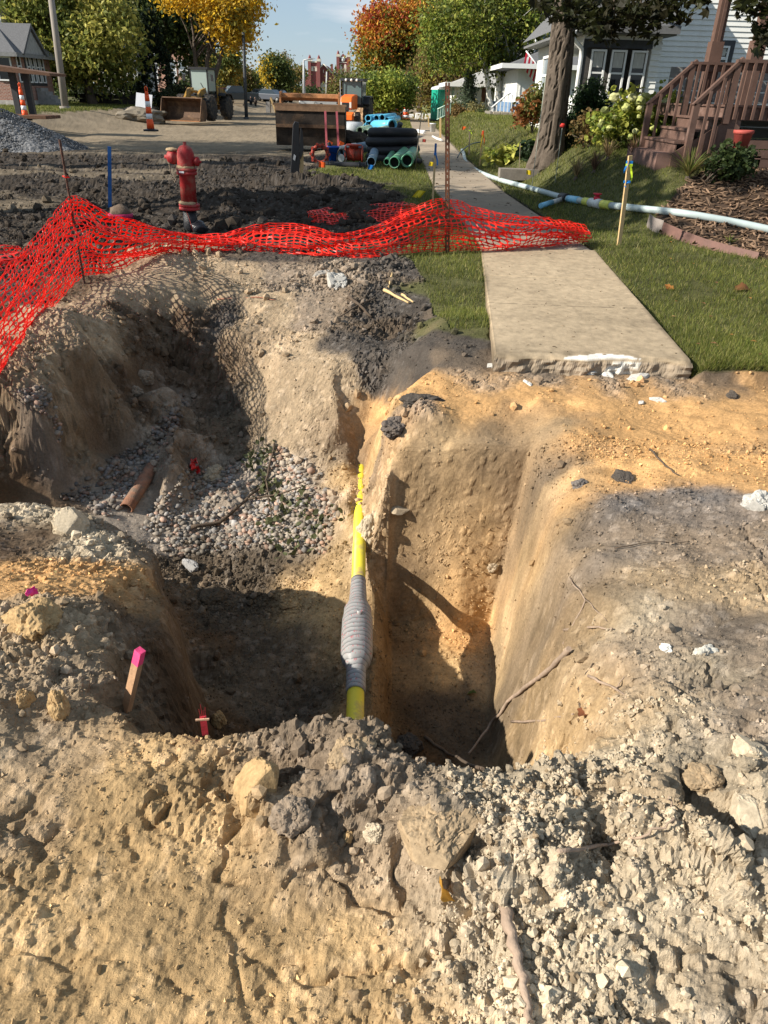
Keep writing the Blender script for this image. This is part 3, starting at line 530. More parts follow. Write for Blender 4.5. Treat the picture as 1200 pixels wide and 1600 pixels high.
def pebbles():
    beds = [([(90,775),(215,690),(290,620),(285,650),(235,745),(185,815)], 1700, (.16,.14,.125), 'rounded grey and pink drainage pebbles in the left bed of the trench'),  # darker than the middle bed: its shade is put into the colour
            ([(205,830),(300,720),(350,735),(430,690),(500,735),(530,800),(510,865),(400,850),(280,870)], 3600, (.26,.23,.19), 'pale drainage pebbles spilled in the middle of the trench'),
            ([(15,600),(60,590),(90,640),(95,700),(60,640)], 160, (.24,.21,.18), 'pebbles falling down the dark far left bank')]
    pm = VM('pebble', rough=.75, bump=.15, bscale=70, var=.18, vscale=60, spec=.25)
    for poly, n, c, lab in beds:
        m = in_poly(gx_, gy_, poly) & (GP[:, 1] < 7.2) & (GP[:, 2] < -.25); i0 = np.where(m)[0]
        if not len(i0): continue
        pwt = .05+sstep(-.3, .25, fbm(GP[i0, 0]*4, GP[i0, 1]*4, None, 4)); idx = rng.choice(i0, n, p=pwt/pwt.sum()); s = rng.uniform(.014, .032, n); P0 = GP[idx].copy(); s = .011+.02*rng.random(n)**1.8; P0[:, 2] += rng.uniform(-.02, .012, n); P0[:, :2] += rng.normal(0, .015, (n, 2))
        t = rng.random((n, 1)); cc = (np.array(c)*.5+GC[idx]*.5)*(rng.uniform(.55, 1.3, (n, 1)))*(1+(t > .8)*np.array([[.25, -.02, -.1]])-(t < .25)*np.array([[.12, .04, -.1]]))
        sc = np.stack([rng.uniform(.9, 1.3, n), rng.uniform(.75, 1.05, n), rng.uniform(.55, .8, n)], 1)
        o = link('pebbles', scatter_mesh('pebbles', P0, s, cc, pm, 2 if n > 1000 and False else 1, sc, smooth=True, jit=.3)); tag(o, lab, 'pebbles', kind='stuff')
pebbles()

# ---------------------------------------------------------------- single clods and chunks one could lift away
def surf(px, py):
    """the first point of the ground seen at a pixel of the photo"""
    d = (gx_-px)**2+(gy_-py)**2; m = (d < 49) & (GP[:, 1] > .2) & (GP[:, 1] < 40)
    if not m.any(): return at(px, py, 0)
    j = np.where(m)[0]; dist = GP[j, 1]*math.cos(PITCH)-(GP[j, 2]-H)*math.sin(PITCH); near = dist < dist.min()*1.06
    j = j[near]; return Vector(GP[j[np.argmin(d[j])]])
def clod(px, py, wpx, label, soilc, sc=(1, 1, .75), seed=0, cat='clod', jit=.26, lift=-.05, sub=5, name='soil_clod', mat=None, angular=False, ground=None, group=None):
    q = surf(px, py) if ground is None else Vector(ground); d = q.y*math.cos(PITCH)-(q.z-H)*math.sin(PITCH); r = wpx/2/FPX*d
    V, F = ico(sub); s = seed*3.3
    n = fbm(V[:, 0]*1.3+s, V[:, 1]*1.3, V[:, 2]*1.3, 3)*jit*2.2
    f, rid, f2 = worley(V[:, 0]*3.2+s, V[:, 1]*3.2+5, V[:, 2]*3.2); n = n+.12*np.sqrt(np.clip(1-(f/.8)**2, 0, 1))*(.3 if angular else 1)+.09*fbm(V[:, 0]*6+s, V[:, 1]*6, V[:, 2]*6, 3)+.07*fbm(V[:, 0]*17+s, V[:, 1]*17, V[:, 2]*17, 3)-.10*sstep(.05, 0, np.abs(fbm(V[:, 0]*1.7+s, V[:, 1]*1.7, V[:, 2]*1.7+4, 3)))
    W_ = V*(1+n)[:, None]
    if angular:
        rr = np.random.RandomState(seed+1)
        for k in range(9):
            nn = rr.normal(size=3); nn /= np.linalg.norm(nn); dd = W_@nn; h = .62+.25*rr.rand(); W_ = W_-np.clip(dd-h, 0, None)[:, None]*nn*.93
    W_ = W_*r*np.array(sc); a = seed*1.7; ca, sa = math.cos(a), math.sin(a); W_ = np.stack([W_[:, 0]*ca-W_[:, 1]*sa, W_[:, 0]*sa+W_[:, 1]*ca, W_[:, 2]], 1)
    c = np.array(SOIL[soilc]) if isinstance(soilc, str) else np.array(soilc); cc = c[None]*(1+.3*fbm(V[:, 0]*3+s, V[:, 1]*3, V[:, 2]*3, 4))[:, None]
    me = np_mesh(name, W_, F, [mat or crumb_m], False, np.clip(cc, .01, .85)); o = link(name, me, None, (q.x, q.y, q.z+r*sc[2]*lift)); tag(o, label, cat, group); return o
clod(405,1240,95,'large tan clay block with flat sides on the near bank below the pipe','T',(1,.8,.95),3,angular=True,lift=.35,jit=.12)
clod(690,1290,170,'biggest brown clay lump with a deep crack, in the middle of the near bank','M',(1,.72,.36),6,lift=-.15,jit=.2,sub=6,angular=True)
clod(545,1170,80,'brown crumbly lump capping the bank where the pipe disappears','M',(1,.6,.45),8,lift=-.1,sub=5)
clod(640,1165,42,'dark grey lump behind the cracked clay lump','D',(1,.8,.8),9)
clod(1165,1172,64,'pale angular block on the shelf rim by the right edge','P',(1,.8,.7),12,angular=True)
clod(1170,1270,80,'pale grey angular clay chunk below the pale rim block','P',(1,.9,.6),14,angular=True,jit=.15)
clod(1100,1215,52,'small tan lump beside the pale clay chunk','M',(1,.9,.6),15)
clod(975,1205,38,'knobby whitish lump standing on the near rim','P',(1,.8,1.1),17)
clod(455,1275,52,'round brown lump right of the tan clay block','G',(1,.9,.8),19)
clod(715,1350,62,'chalky white lump under the cracked clay lump','P',(1,.85,.8),21,angular=True)
clod(670,1330,46,'chalky white lump above left of the dead yellow leaf','P',(1,.8,.8),23)
clod(585,1300,32,'pale lump left of the chalky white lumps','P',(1,.8,.8),24)
clod(545,1310,24,'small yellowish stone on the flat clay','T',(1,.7,.7),25,angular=True)
clod(110,825,78,'grey white chunk lying on the left bank','P',(1,.7,.7),27,angular=True,jit=.2)
clod(55,975,85,'yellowish clay lump with a pink flag behind it','T',(1,.8,.75),29)
clod(95,1110,30,'tooth-shaped upright clay ridge on the left bank','T',(1,.8,2.0),31,lift=.3)
clod(42,1100,24,'short upright clay ridge left of the taller one','T',(1,.8,1.7),32,lift=.3)
clod(340,1128,26,'narrow yellow clay lump beside the red wood stake','T',(.8,.8,1.5),33)
clod(1185,790,55,'whitish concrete lump with chalky top at the right edge of the shelf',(.42,.4,.36),(1,.8,.75),35,cat='rubble',name='concrete_lump',angular=True)
clod(655,628,60,'dark grey clay lump stuck on the sand near the pit head','D',(1,.7,.4),37,jit=.3)
clod(615,668,44,'dark broken lump just below the grey one at the pit head',(.12,.10,.085),(1,.8,.6),38,jit=.3)
clod(580,830,40,'chalky crumbling lump overhanging the pipe','P',(.8,.8,1.3),40,jit=.3)
clod(622,795,34,'thin grey flake of clay beside the pipe','U',(1,.8,.4),41,angular=True)
clod(330,930,36,'dim grey cobble on the shaded floor','F',(1,.8,.6),43)
clod(295,885,34,'grey white broken stone at the edge of the shaded floor',(.3,.29,.28),(1,.6,.6),44,name='stone',cat='stone',angular=True)
clod(225,590,26,'upper of the round stones on the dark left slope','G',(1,.9,.8),45,name='stone',cat='stone')
clod(212,612,20,'lower of the round stones on the dark left slope','G',(1,.9,.8),46,name='stone',cat='stone')
clod(335,740,34,'pale cobble beside the red wrapper','U',(1,.8,.6),47,name='stone',cat='stone')
for i, (x, y, w, l) in enumerate([(770,572,30,'white concrete chip at the left end of the slab'),(822,598,24,'white concrete chip lying on the sand left of the others'),(925,582,44,'long flat concrete sliver below the slab edge'),(950,585,34,'thick concrete chip right of the long sliver'),
    (1000,588,52,'broadest white concrete fragment under the slab edge'),(1025,625,30,'flat white chip alone on the orange sand'),(1003,630,18,'tiny white chip beside the flat one')]):
    clod(x, y, w, l, (.48,.46,.42), (1,.5,.3), 50+i, cat='rubble', name='concrete_chip', angular=True)
clod(530,440,56,'whitish concrete chunk on the dark slope below the net',(.4,.38,.34),(1,.7,.6),60,cat='rubble',name='concrete_chunk',angular=True)
clod(505,432,30,'small grey rubble piece beside the concrete chunk',(.3,.28,.25),(1,.7,.6),61,cat='rubble',name='concrete_chunk',angular=True)
clod(1145,620,18,'small black stone on the orange sand near the lawn edge','D',(1,.8,.8),62,name='stone',cat='stone')
clod(768,888,18,'small pale stone stuck in the sand pile','U',(1,.8,.8),63,name='stone',cat='stone')
clod(972,748,34,'low dark clod on the sand shelf','D',(1,.8,.5),64)
clod(905,757,26,'small purple grey clod on the sand shelf','C',(1,.8,.6),65)
clod(1040,1012,18,'bright white chalk lump on the grey shelf',(.7,.68,.62),(1,.8,.6),66,name='chalk_lump',cat='stone')
clod(1100,1020,34,'cluster-like whitish lump right of the chalk lump',(.5,.47,.4),(1,.8,.5),67,name='chalk_lump',cat='stone',jit=.4)
# ================================================================== SIDEWALK
conc = VM('concrete_walk', rough=.9, bump=.35, bscale=120, var=.12, vscale=18, spec=.15, bdist=.003)
def make_walk():
    root = thing('sidewalk', None, None, (0, 0, 0)); del_keys = None; tag(root, kind='structure')
    L0 = 5.25
    def xc(y): return float(sw_x(y))
    # first two slabs with the broken edge: real grid
    def slab_grid(y0, y1, front):
        nx, ny = 110, 150 if front else 110; x = np.linspace(-.735, .735, nx); y = np.linspace(y0, y1, ny)
        Xg, Yg = np.meshgrid(x, y); t = (Yg-y0)
        Xw = Xg+sw_x(Yg)
        edge = np.minimum(.735-np.abs(Xg), np.minimum(Yg-y0, y1-Yg)); 
        Z = .0+.003*fbm(Xw*3, Yg*3, None, 4)+.0015*fbm(Xw*30, Yg*30, None, 2)-.012*sstep(.012, 0, edge)
        if front:
            brk = .05*np.abs(fbm(Xw*6, 0*Yg, None, 4))+.012
            Yg = Yg+np.where(t < .2, (1-t/.2)*(.06*fbm(Xw*4, 0*Xw+3, None, 4)-.0), 0); chip = sstep(.07, .0, t+.05*fbm(Xw*9, Yg*9, None, 3)); Z = Z-.012*chip
        a = fbm(Xw*1.3, Yg*1.3, None, 5); b = fbm(Xw*14, Yg*14, None, 4); base = np.array((.36, .28, .185))
        C = base[None, None]*(1+.24*a+.26*b)[..., None]
        spots = sstep(.38, .42, fbm(Xw*22+3, Yg*13, None, 3)); C = C*(1-.12*spots[..., None])
        ck = np.abs(Yg-6.75-.1*fbm(Xw*2, Xw*0, None, 3)) < .006; C = np.where(ck[..., None], C*.5, C)
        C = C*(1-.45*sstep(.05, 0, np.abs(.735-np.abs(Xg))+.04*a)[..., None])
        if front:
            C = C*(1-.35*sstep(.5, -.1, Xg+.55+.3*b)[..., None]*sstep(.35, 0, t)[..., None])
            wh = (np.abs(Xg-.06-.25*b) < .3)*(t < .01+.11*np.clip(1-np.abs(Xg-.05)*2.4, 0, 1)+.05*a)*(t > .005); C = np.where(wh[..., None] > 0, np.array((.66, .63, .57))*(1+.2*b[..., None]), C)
        rows = [np.stack([Xw, Yg, Z], 2)]; cols = [C]
        # front face, three rows down
        f = []; fc = []
        for k, dz in enumerate((-.02, -.045, -.07, -.095, -.13)):
            yy = Yg[0]+(-.012+.03*fbm(Xw[0]*16, 0*Xw[0]+k*.9, None, 4) if front else 0); f.append(np.stack([Xw[0], yy, Z[0]+dz], 1))
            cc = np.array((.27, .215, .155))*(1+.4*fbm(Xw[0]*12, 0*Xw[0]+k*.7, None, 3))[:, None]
            if front: w = (np.abs(Xg[0]-.2) < .08+.12*fbm(Xw[0]*9, 0*Xw[0]+k, None, 2)); cc = np.where(w[:, None], np.array((.6, .57, .5)), cc)
            fc.append(cc)
        V = np.concatenate([np.stack(f[::-1])] + rows); Cc = np.concatenate([np.stack(fc[::-1])]+cols)
        ny2 = V.shape[0]; i = (np.arange(ny2-1)[:, None]*nx+np.arange(nx-1)[None]).ravel(); F = np.stack([i, i+1, i+nx+1, i+nx], 1)
        V = V.reshape(-1, 3); Cc = Cc.reshape(-1, 3)
        # side skirts
        ext = []; ec = []; fs = []; base_i = len(V)
        for side, col in ((0, 0), (1, nx-1)):
            ids = np.arange(ny2)*nx+col; lo = V[ids].copy(); lo[:, 2] = -.14; s0 = base_i+len(np.concatenate(ext)) if ext else base_i
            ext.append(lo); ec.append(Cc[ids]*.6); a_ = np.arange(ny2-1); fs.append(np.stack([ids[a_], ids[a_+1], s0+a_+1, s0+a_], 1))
        V = np.concatenate([V]+ext); Cc = np.concatenate([Cc]+ec); F = np.concatenate([F]+fs)
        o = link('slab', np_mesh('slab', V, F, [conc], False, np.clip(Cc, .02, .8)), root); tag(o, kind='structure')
    slab_grid(5.25, 8.0, True); slab_grid(8.012, 9.7, False)
    y = 9.712
    while y < 60:
        l = 1.5; x0 = xc(y); x1 = xc(y+l); nx, ny = 24, 24; u, v = np.meshgrid(np.linspace(-.73, .73, nx), np.linspace(0, l-.014, ny))
        X = u+x0+(x1-x0)*v/l; Yv = y+v; e = np.minimum(.73-np.abs(u), np.minimum(v, l-.014-v)); Z = .004*fbm(X*3, Yv*3)-.03*(e < .001)+float(rng.normal(0, .003))
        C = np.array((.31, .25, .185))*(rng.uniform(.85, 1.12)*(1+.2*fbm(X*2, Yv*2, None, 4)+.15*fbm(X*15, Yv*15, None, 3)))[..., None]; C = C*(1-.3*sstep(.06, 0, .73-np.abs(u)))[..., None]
        i = (np.arange(ny-1)[:, None]*nx+np.arange(nx-1)[None]).ravel(); F = np.stack([i, i+1, i+nx+1, i+nx], 1)
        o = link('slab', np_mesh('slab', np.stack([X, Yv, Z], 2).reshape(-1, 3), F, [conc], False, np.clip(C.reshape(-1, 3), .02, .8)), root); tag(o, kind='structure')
        y += l if y < 26 else l
make_walk()
# step of a walkway up to the house
mb = MB(); mb.box((0, 0, .0), (1.5, .35, .22), 0); o = mb.build('walkway_step', M('step_concrete', (.2,.175,.145), .9, .2, 9, .4), loc=(3.1, 17.9, gzs(3.1, 17.9)+.03)); tag(o, 'low concrete step crossing the lawn behind the pale hose', 'step')

# ================================================================== ORANGE SAFETY NET
NETC = (.90, .035, .016)
def net_mat():
    m, nt, p = nodes('orange_net'); N = nt.nodes.new; L = nt.links.new
    p.inputs['Base Color'].default_value = (*NETC, 1); p.inputs['Roughness'].default_value = .38; p.inputs['Specular IOR Level'].default_value = .5
    t = N('ShaderNodeBsdfTranslucent'); t.inputs['Color'].default_value = (.95, .07, .02, 1); s = N('ShaderNodeMixShader'); s.inputs[0].default_value = .38
    L(p.outputs[0], s.inputs[1]); L(t.outputs[0], s.inputs[2]); L(s.outputs[0], nt.nodes['Material Output'].inputs['Surface']); return m
netm = net_mat()
def cr(pts, t):
    """Catmull-Rom through pts (n*3) at parameter t in 0..n-1"""
    pts = np.asarray(pts, float); n = len(pts); i = np.clip(np.floor(t).astype(int), 0, n-2); f = (t-i)[:, None]
    g = lambda k: pts[np.clip(k, 0, n-1)]; a, b, c, d = g(i-1), g(i), g(i+1), g(i+2)
    return .5*((2*b)+(-a+c)*f+(2*a-5*b+4*c-d)*f**2+(-a+3*b-3*c+d)*f**3)
def make_net(label, st, rows, cell, folds, parent_name='safety_net', seed=0, bulge=.12, width=1.2, group=None):
    """st: (bottom point, top point, how crumpled)"""
    B = np.array([s[0][:] for s in st]); T = np.array([s[1][:] for s in st]); A = np.array([s[2] for s in st])
    tt = np.linspace(0, len(st)-1, 400); mid = cr((B+T)/2, tt); ln = np.concatenate([[0], np.cumsum(np.linalg.norm(np.diff(mid, axis=0), axis=1))]); cols = int(ln[-1]/cell*1.06)
    K = 2  # substeps per cell
    us = np.interp(np.linspace(0, ln[-1], cols*K+1), ln, tt); vs = np.linspace(0, 1, rows*K+1)
    Bc = cr(B, us); Tc = cr(T, us); Ac = np.interp(us, np.arange(len(st)), A)
    h = np.linalg.norm(Tc-Bc, axis=1); d = np.gradient(mid[:, :2], axis=0); dd = np.stack([np.interp(us, tt, d[:, 0]), np.interp(us, tt, d[:, 1])], 1); dd /= np.linalg.norm(dd, axis=1)[:, None]+1e-9
    nrm = np.stack([dd[:, 1], -dd[:, 0], np.zeros(len(us))], 1)
    U, Vv = np.meshgrid(us, vs, indexing='ij'); s = ln[-1]*np.linspace(0, 1, len(us))[:, None]+0*Vv
    P_ = Bc[:, None]*(1-Vv[..., None])+Tc[:, None]*Vv[..., None]
    ph = fbm(s*.9+seed, Vv*1.5, None, 3); slack = np.sqrt(np.clip(width**2-h**2, .0, 1.4))[:, None]
    off = Ac[:, None]*(.11*slack*np.sin((Vv*folds+ph*1.1+.3*np.sin(s*1.7+seed))*2*np.pi)*np.sin(np.pi*np.clip(Vv, 0, 1))**.5+.05*fbm(s*3+seed, Vv*5, None, 3))+bulge*.25*np.sin(np.pi*Vv)
    zo = Ac[:, None]*(.05*slack*np.cos((Vv*folds*1.3+ph+s*.15)*2*np.pi)*np.sin(np.pi*Vv)+.02*fbm(s*4, Vv*6+seed, None, 3))
    P_ = P_+nrm[:, None]*off[..., None]; P_[..., 2] += zo
    gzv = base_h(P_[..., 0].ravel(), P_[..., 1].ravel()).reshape(P_.shape[:2])+.015; P_[..., 2] = np.maximum(P_[..., 2], gzv)
    P_ = P_+.006*rng.normal(size=P_.shape)
    C0 = cols; R0 = rows
    def S(iu, iv, fu, fv):
        """bilinear point inside cell"""
        a = P_[iu*K, iv*K]; b = P_[(iu+1)*K, iv*K]; c = P_[(iu+1)*K, (iv+1)*K]; e = P_[iu*K, (iv+1)*K]; m = P_[iu*K+1, iv*K+1]
        q = (a*((1-fu)*(1-fv))[..., None]+b*(fu*(1-fv))[..., None]+c*(fu*fv)[..., None]+e*((1-fu)*fv)[..., None]); cen = (a+b+c+e)/4
        return q+(m-cen)*(16*fu*(1-fu)*fv*(1-fv))[..., None]
    iu, iv = np.meshgrid(np.arange(C0), np.arange(R0), indexing='ij'); iu = iu.ravel(); iv = iv.ravel(); n = len(iu)
    mu, mv = .062, .12    # half strand widths as share of a cell
    hole = [(mu, .5), (mu+.07, mv+.1), (.5, mv), (1-mu-.07, mv+.1), (1-mu, .5), (1-mu-.07, 1-mv-.1), (.5, 1-mv), (mu+.07, 1-mv-.1)]
    outer = [(0, .5), (0, 0), (.5, 0), (1, 0), (1, .5), (1, 1), (.5, 1), (0, 1)]
    V = np.stack([S(iu, iv, np.full(n, a), np.full(n, b)) for a, b in outer+hole], 1)   # n*16*3
    base = np.arange(n)[:, None, None]*16; q = np.array([[k, (k+1) % 8, 8+(k+1) % 8, 8+k] for k in range(8)])
    o = link(parent_name, np_mesh(parent_name, V.reshape(-1, 3), (base+q[None]).reshape(-1, 4), [netm], False))
    bm = bmesh.new(); bm.from_mesh(o.data); bmesh.ops.remove_doubles(bm, verts=bm.verts, dist=.0006); bm.to_mesh(o.data); bm.free()
    md = o.modifiers.new('thick', 'SOLIDIFY'); md.thickness = .0025
    tag(o, label, 'safety net', group); return o
def st(bx, by, tx, ty, Y, A, tY=None):
    return (atY(bx, by, Y), atY(tx, ty, Y if tY is None else tY), A)
make_net('main orange net sagging from the rebar stake past the slotted post onto the sidewalk', [
    (atY(-70,650,4.3), atY(-90,540,4.55), .5), st(0,595,0,432,4.95,.25,5.35), st(62,512,58,366,5.9,.3,6.2), st(127,434,114,305,7.1,.25,7.15), st(170,431,165,334,7.5,1.0,7.7), st(210,412,215,345,7.9,1.0,8.1), st(258,396,270,360,8.3,.8,8.6), st(330,393,330,368,8.55,.8,8.7),
    st(400,392,400,352,8.7,.6,8.85), st(460,398,465,349,8.65,.55,8.85), st(530,402,527,364,8.6,.6,8.8), st(590,402,572,357,8.65,.45,8.9), st(640,394,640,327,8.95,.35,9.1), st(694,392,691,309,9.25,.4,9.2), st(745,391,740,322,9.3,.9,9.6), st(800,390,805,337,9.45,1.0,9.8), st(865,384,866,341,9.75,1.0,10.1), st(918,378,915,352,10.05,.9,10.2)],
    24, .085, 2.4, seed=1)
make_net('second orange net lying slack on the black soil behind the main net', [
    (at(475,345,.06), atY(480,330,11.0), .5), (at(520,350,.05), atY(500,326,11.6), .7), (at(560,345,.05), atY(560,322,11.9), .8), (at(620,352,.05), atY(618,316,11.3), .6), (at(655,350,.05), atY(650,318,10.6), .8)], 14, .085, 1.3, seed=4, width=.8)
make_net('loose orange net heap at the far left, low on the dark ground', [
    (at(-60,440,.03), atY(-60,400,7.6), .9), (at(0,425,.03), atY(0,385,7.9), .9), (at(35,410,.03), atY(32,388,8.2), .8)], 12, .085, 1.5, seed=9, width=.8)

# ================================================================== POSTS, STAKES, FLAGS
rust = M('rusty_steel', (.16, .07, .04), .8, .4, 40, .5, .3); rebar_m = M('rebar_steel', (.11, .06, .045), .7, .4, 60, .5, .5)
lathm = M('lath_wood', (.56, .39, .19), .8, .18, 12, .2, stretch=(8, 8, 1)); greywood = M('grey_wood', (.30, .24, .17), .85, .3, 12, .4, stretch=(6, 6, .7))
plasticblue = M('blue_paint', (.02, .10, .30), .5, .2, 20, .1); pinkp = M('pink_paint', (.80, .07, .20), .6, .2, 30, .2); orange_flag = M('orange_flag', (.85, .12, .02), .5, .15, 20, .1)
yellow_flag = M('yellow_flag', (.75, .55, .02), .5, .15, 20, .1); bluerib = M('blue_ribbon', (.01, .16, .48), .45, .15, 20, .1); limerib = M('lime_ribbon', (.45, .62, .03), .45, .15, 20, .1)
def u_post():
    b = atY(699,395,9.2); t = atY(699,134,9.2); r = thing('slotted_steel_post', 'rusty slotted steel channel post that holds the net beside the sidewalk', 'post', (b.x, b.y, 0))
    h = t.z+.03; dx = t.x-b.x; w = .052; d = .022; y0 = 0
    def pt(u, y, z): return (u+dx*z/h, y, z)
    mb = MB(); n = int(h/.06); zs = [-.3]+[i*h/n for i in range(n+1)]
    for side in (-1, 1):     # flanges
        mb.add([pt(side*w/2, 0, zs[0]), pt(side*w/2, d, zs[0]), pt(side*w/2, d, zs[-1]), pt(side*w/2, 0, zs[-1]), pt(side*(w/2-.004), 0, zs[0]), pt(side*(w/2-.004), d, zs[0]), pt(side*(w/2-.004), d, zs[-1]), pt(side*(w/2-.004), 0, zs[-1])],
               [(0,1,2,3),(4,7,6,5),(0,3,7,4),(1,5,6,2),(3,2,6,7),(0,4,5,1)])
        mb.add([pt(side*w/2, 0, zs[0]), pt(side*.006, 0, zs[0]), pt(side*.006, 0, zs[-1]), pt(side*w/2, 0, zs[-1]), pt(side*w/2, .003, zs[0]), pt(side*.006, .003, zs[0]), pt(side*.006, .003, zs[-1]), pt(side*w/2, .003, zs[-1])],
               [(0,3,2,1),(4,5,6,7),(0,1,5,4),(3,7,6,2),(1,2,6,5),(0,4,7,3)])
    for i in range(n):
        z0, z1 = zs[i+1], zs[i+1]+.032
        mb.add([pt(-.006, 0, z0), pt(.006, 0, z0), pt(.006, 0, z1), pt(-.006, 0, z1), pt(-.006, .003, z0), pt(.006, .003, z0), pt(.006, .003, z1), pt(-.006, .003, z1)], [(0,3,2,1),(4,5,6,7),(0,1,5,4),(2,3,7,6),(0,4,7,3),(1,2,6,5)])
    mb.build('channel', rust, r)
    m2 = MB(); m2.tube([pt(-.05, .01, .62), pt(-.03, -.02, .6), pt(.03, -.02, .6), pt(.05, .01, .63)], .004, 6); m2.build('wire_tie', M('wire', (.05,.05,.05), .5), r)
u_post()
def rebar(p0, p1, name, label, cat, r=.011, mat=None, **k):
    b, t = Vector(p0), Vector(p1); o_ = thing(name, label, cat, b); d = t-b; n = int(d.length/.035); mb = MB(); pts = []; rs = []
    for i in range(n+1): pts.append(d*i/n-d*.12*(i == 0)); rs.append(r*(1.18 if i % 2 else .92))
    mb.tube(pts, rs, 8, smooth=False); mb.build('bar', mat or rebar_m, o_); return o_
rb = rebar(atY(131,438,7.1), atY(93,218,7.05), 'rebar_stake', 'dark leaning rebar stake that lifts the peak of the net', 'stake')
for f in (.42, .58, .75):
    m2 = MB(); v = (atY(93,218,7.05)-atY(131,438,7.1))*f; m2.tube([v+Vector((-.03,0,.01)), v+Vector((0,-.02,0)), v+Vector((.03,0,.0)), v+Vector((0,.02,.01)), v+Vector((-.03,0,.01))], .004, 5); m2.build('wire_tie', netm, rb)
def board(p0, p1, w, th, name, label, cat, mat, part='board', yaw=0, tips=None, group=None, ribbons=(), point=True):
    """flat lath from p0 to p1"""
    b, t = Vector(p0), Vector(p1); d = t-b; L = d.length; r = thing(name, label, cat, b, group=group); z = d.normalized(); x = (Vector((math.cos(yaw), math.sin(yaw), 0))); x = (x-z*x.dot(z)).normalized(); y = z.cross(x)
    def q(u, v, s): return x*u+y*v+z*s
    def seg(nm, s0, s1, m, ww=w, tt=th, tap=1.0):
        mb = MB(); mb.add([q(-ww/2*tap,-tt/2,s0), q(ww/2*tap,-tt/2,s0), q(ww/2*tap,tt/2,s0), q(-ww/2*tap,tt/2,s0), q(-ww/2,-tt/2,s1), q(ww/2,-tt/2,s1), q(ww/2,tt/2,s1), q(-ww/2,tt/2,s1)],
            [(0,3,2,1),(4,5,6,7),(0,1,5,4),(1,2,6,5),(2,3,7,6),(3,0,4,7)]); mb.build(nm, m, r)
    cut = L*(1-tips[0]) if tips else L
    seg(part, -.12, cut, mat)
    if tips: seg('painted_tip', cut, L, tips[1], w*1.002, th*1.002)
    for (f, m, ln, sg) in ribbons:
        mb = MB(); rr = random.Random(int(f*1000)+len(label)); p = q(0, -th/2-.004, f*L); pts = []
        mb.box(q(0, 0, f*L), (w*1.25, th*1.6, .03)); 
        for k in range(6):
            a = k/5; c_ = p+Vector((sg*ln*.45*math.sin(a*1.8), -.01-.01*math.sin(a*7+f*9), -ln*a*.9)); pts += [c_+Vector((-.011, .004*math.sin(k), 0)), c_+Vector((.011, -.004*math.sin(k), .004))]
        mb.add(pts, [(2*k, 2*k+1, 2*k+3, 2*k+2) for k in range(5)]); mb.build('ribbon', m, r)
    return r
def off(p, dx=0, dy=0, dz=0): return Vector(p)+Vector((dx, dy, dz))
b0 = at(967,383,gzs(3.02,10.1)); board(b0, atY(985,243,b0.y-.05), .062, .02, 'wooden_lath', 'wooden survey lath with blue and lime ribbons standing on the lawn before the pale hose', 'stake', lathm, yaw=.5,
    ribbons=[(.93, bluerib, .14, -1), (.9, limerib, .2, .5), (.72, bluerib, .07, -.8)])
b0 = at(676,316,0.02); board(b0, atY(681,224,b0.y), .036, .012, 'wooden_lath', 'pale survey lath with a blue band near its top left of the steel post', 'stake', lathm, tips=(.2, plasticblue), yaw=.1, ribbons=[(.83, bluerib, .2, .5)])
b0 = at(172,331,.0); board(b0, atY(171,229,b0.y), .05, .03, 'blue_stake', 'blue painted stake standing in the black soil', 'stake', plasticblue, yaw=.2)
b0 = at(750,252,.12); board(b0, atY(755,203,b0.y), .04, .015, 'wooden_lath', 'survey lath wrapped in orange and yellow tape on the lawn behind the pale hose', 'stake', lathm, yaw=.2, ribbons=[(.9, orange_flag, .3, .4), (.86, yellow_flag, .35, -.2), (.95, M('red_orange_flag',(.8,.08,.03),.5,.1,20,.1), .14, -.5)])
b0 = at(733,238,.1); board(b0, atY(734,198,b0.y), .04, .015, 'wooden_lath', 'grey lath with a small green ribbon left of the tape-wrapped lath', 'stake', greywood, yaw=.2, ribbons=[(.85, limerib, .12, 1.2)])
b0 = at(688,213,.05); board(b0, atY(688,184,b0.y), .09, .03, 'wooden_lath', 'yellowish marker board right of the white bucket by the far sidewalk', 'stake', lathm)
b0 = at(670,197,.05); board(b0, atY(669,182,b0.y), .07, .03, 'wooden_lath', 'short yellowish marker board left of the white bucket', 'stake', lathm)
# thin whips
fiber = M('fiber_rod', (.40, .42, .34), .6, .1, 20, 0)
def rod(p0, p1, label, r=.006, m=None, flag=None, bend=0):
    a, b = Vector(p0), Vector(p1); o_ = thing('marker_rod', label, 'rod', a); d = b-a; mb = MB(); mb.tube([d*t+Vector((bend*math.sin(math.pi*t), 0, 0)) for t in (-.05, .25, .5, .75, 1)], r, 6); mb.build('rod', m or fiber, o_)
    if flag:
        m2 = MB(); m2.blob(d, .05, .3, 2, (1, .5, .8), 3); m2.build('flag', flag, o_)
g1 = lambda x, y, z: at(x, y, z)
rod(at(831,292,.1), atY(853,118,at(831,292,.1).y), 'tall pale green thin rod crossing in front of the maple trunk', .007)
rod(at(866,294,.12), atY(879,196,at(866,294,.12).y), 'thin rod with a small red flag right of the maple trunk', .006, flag=M('red_flag', (.6,.04,.03), .6))
rod(at(811,271,.08), atY(813,224,at(811,271,.08).y), 'short thin dry rod in the lawn left of the tall green rod', .007, greywood)
rod(at(649,263,0), atY(659,173,at(649,263,0).y), 'thin dark rod leaning beside the green pipes', .012, greywood)
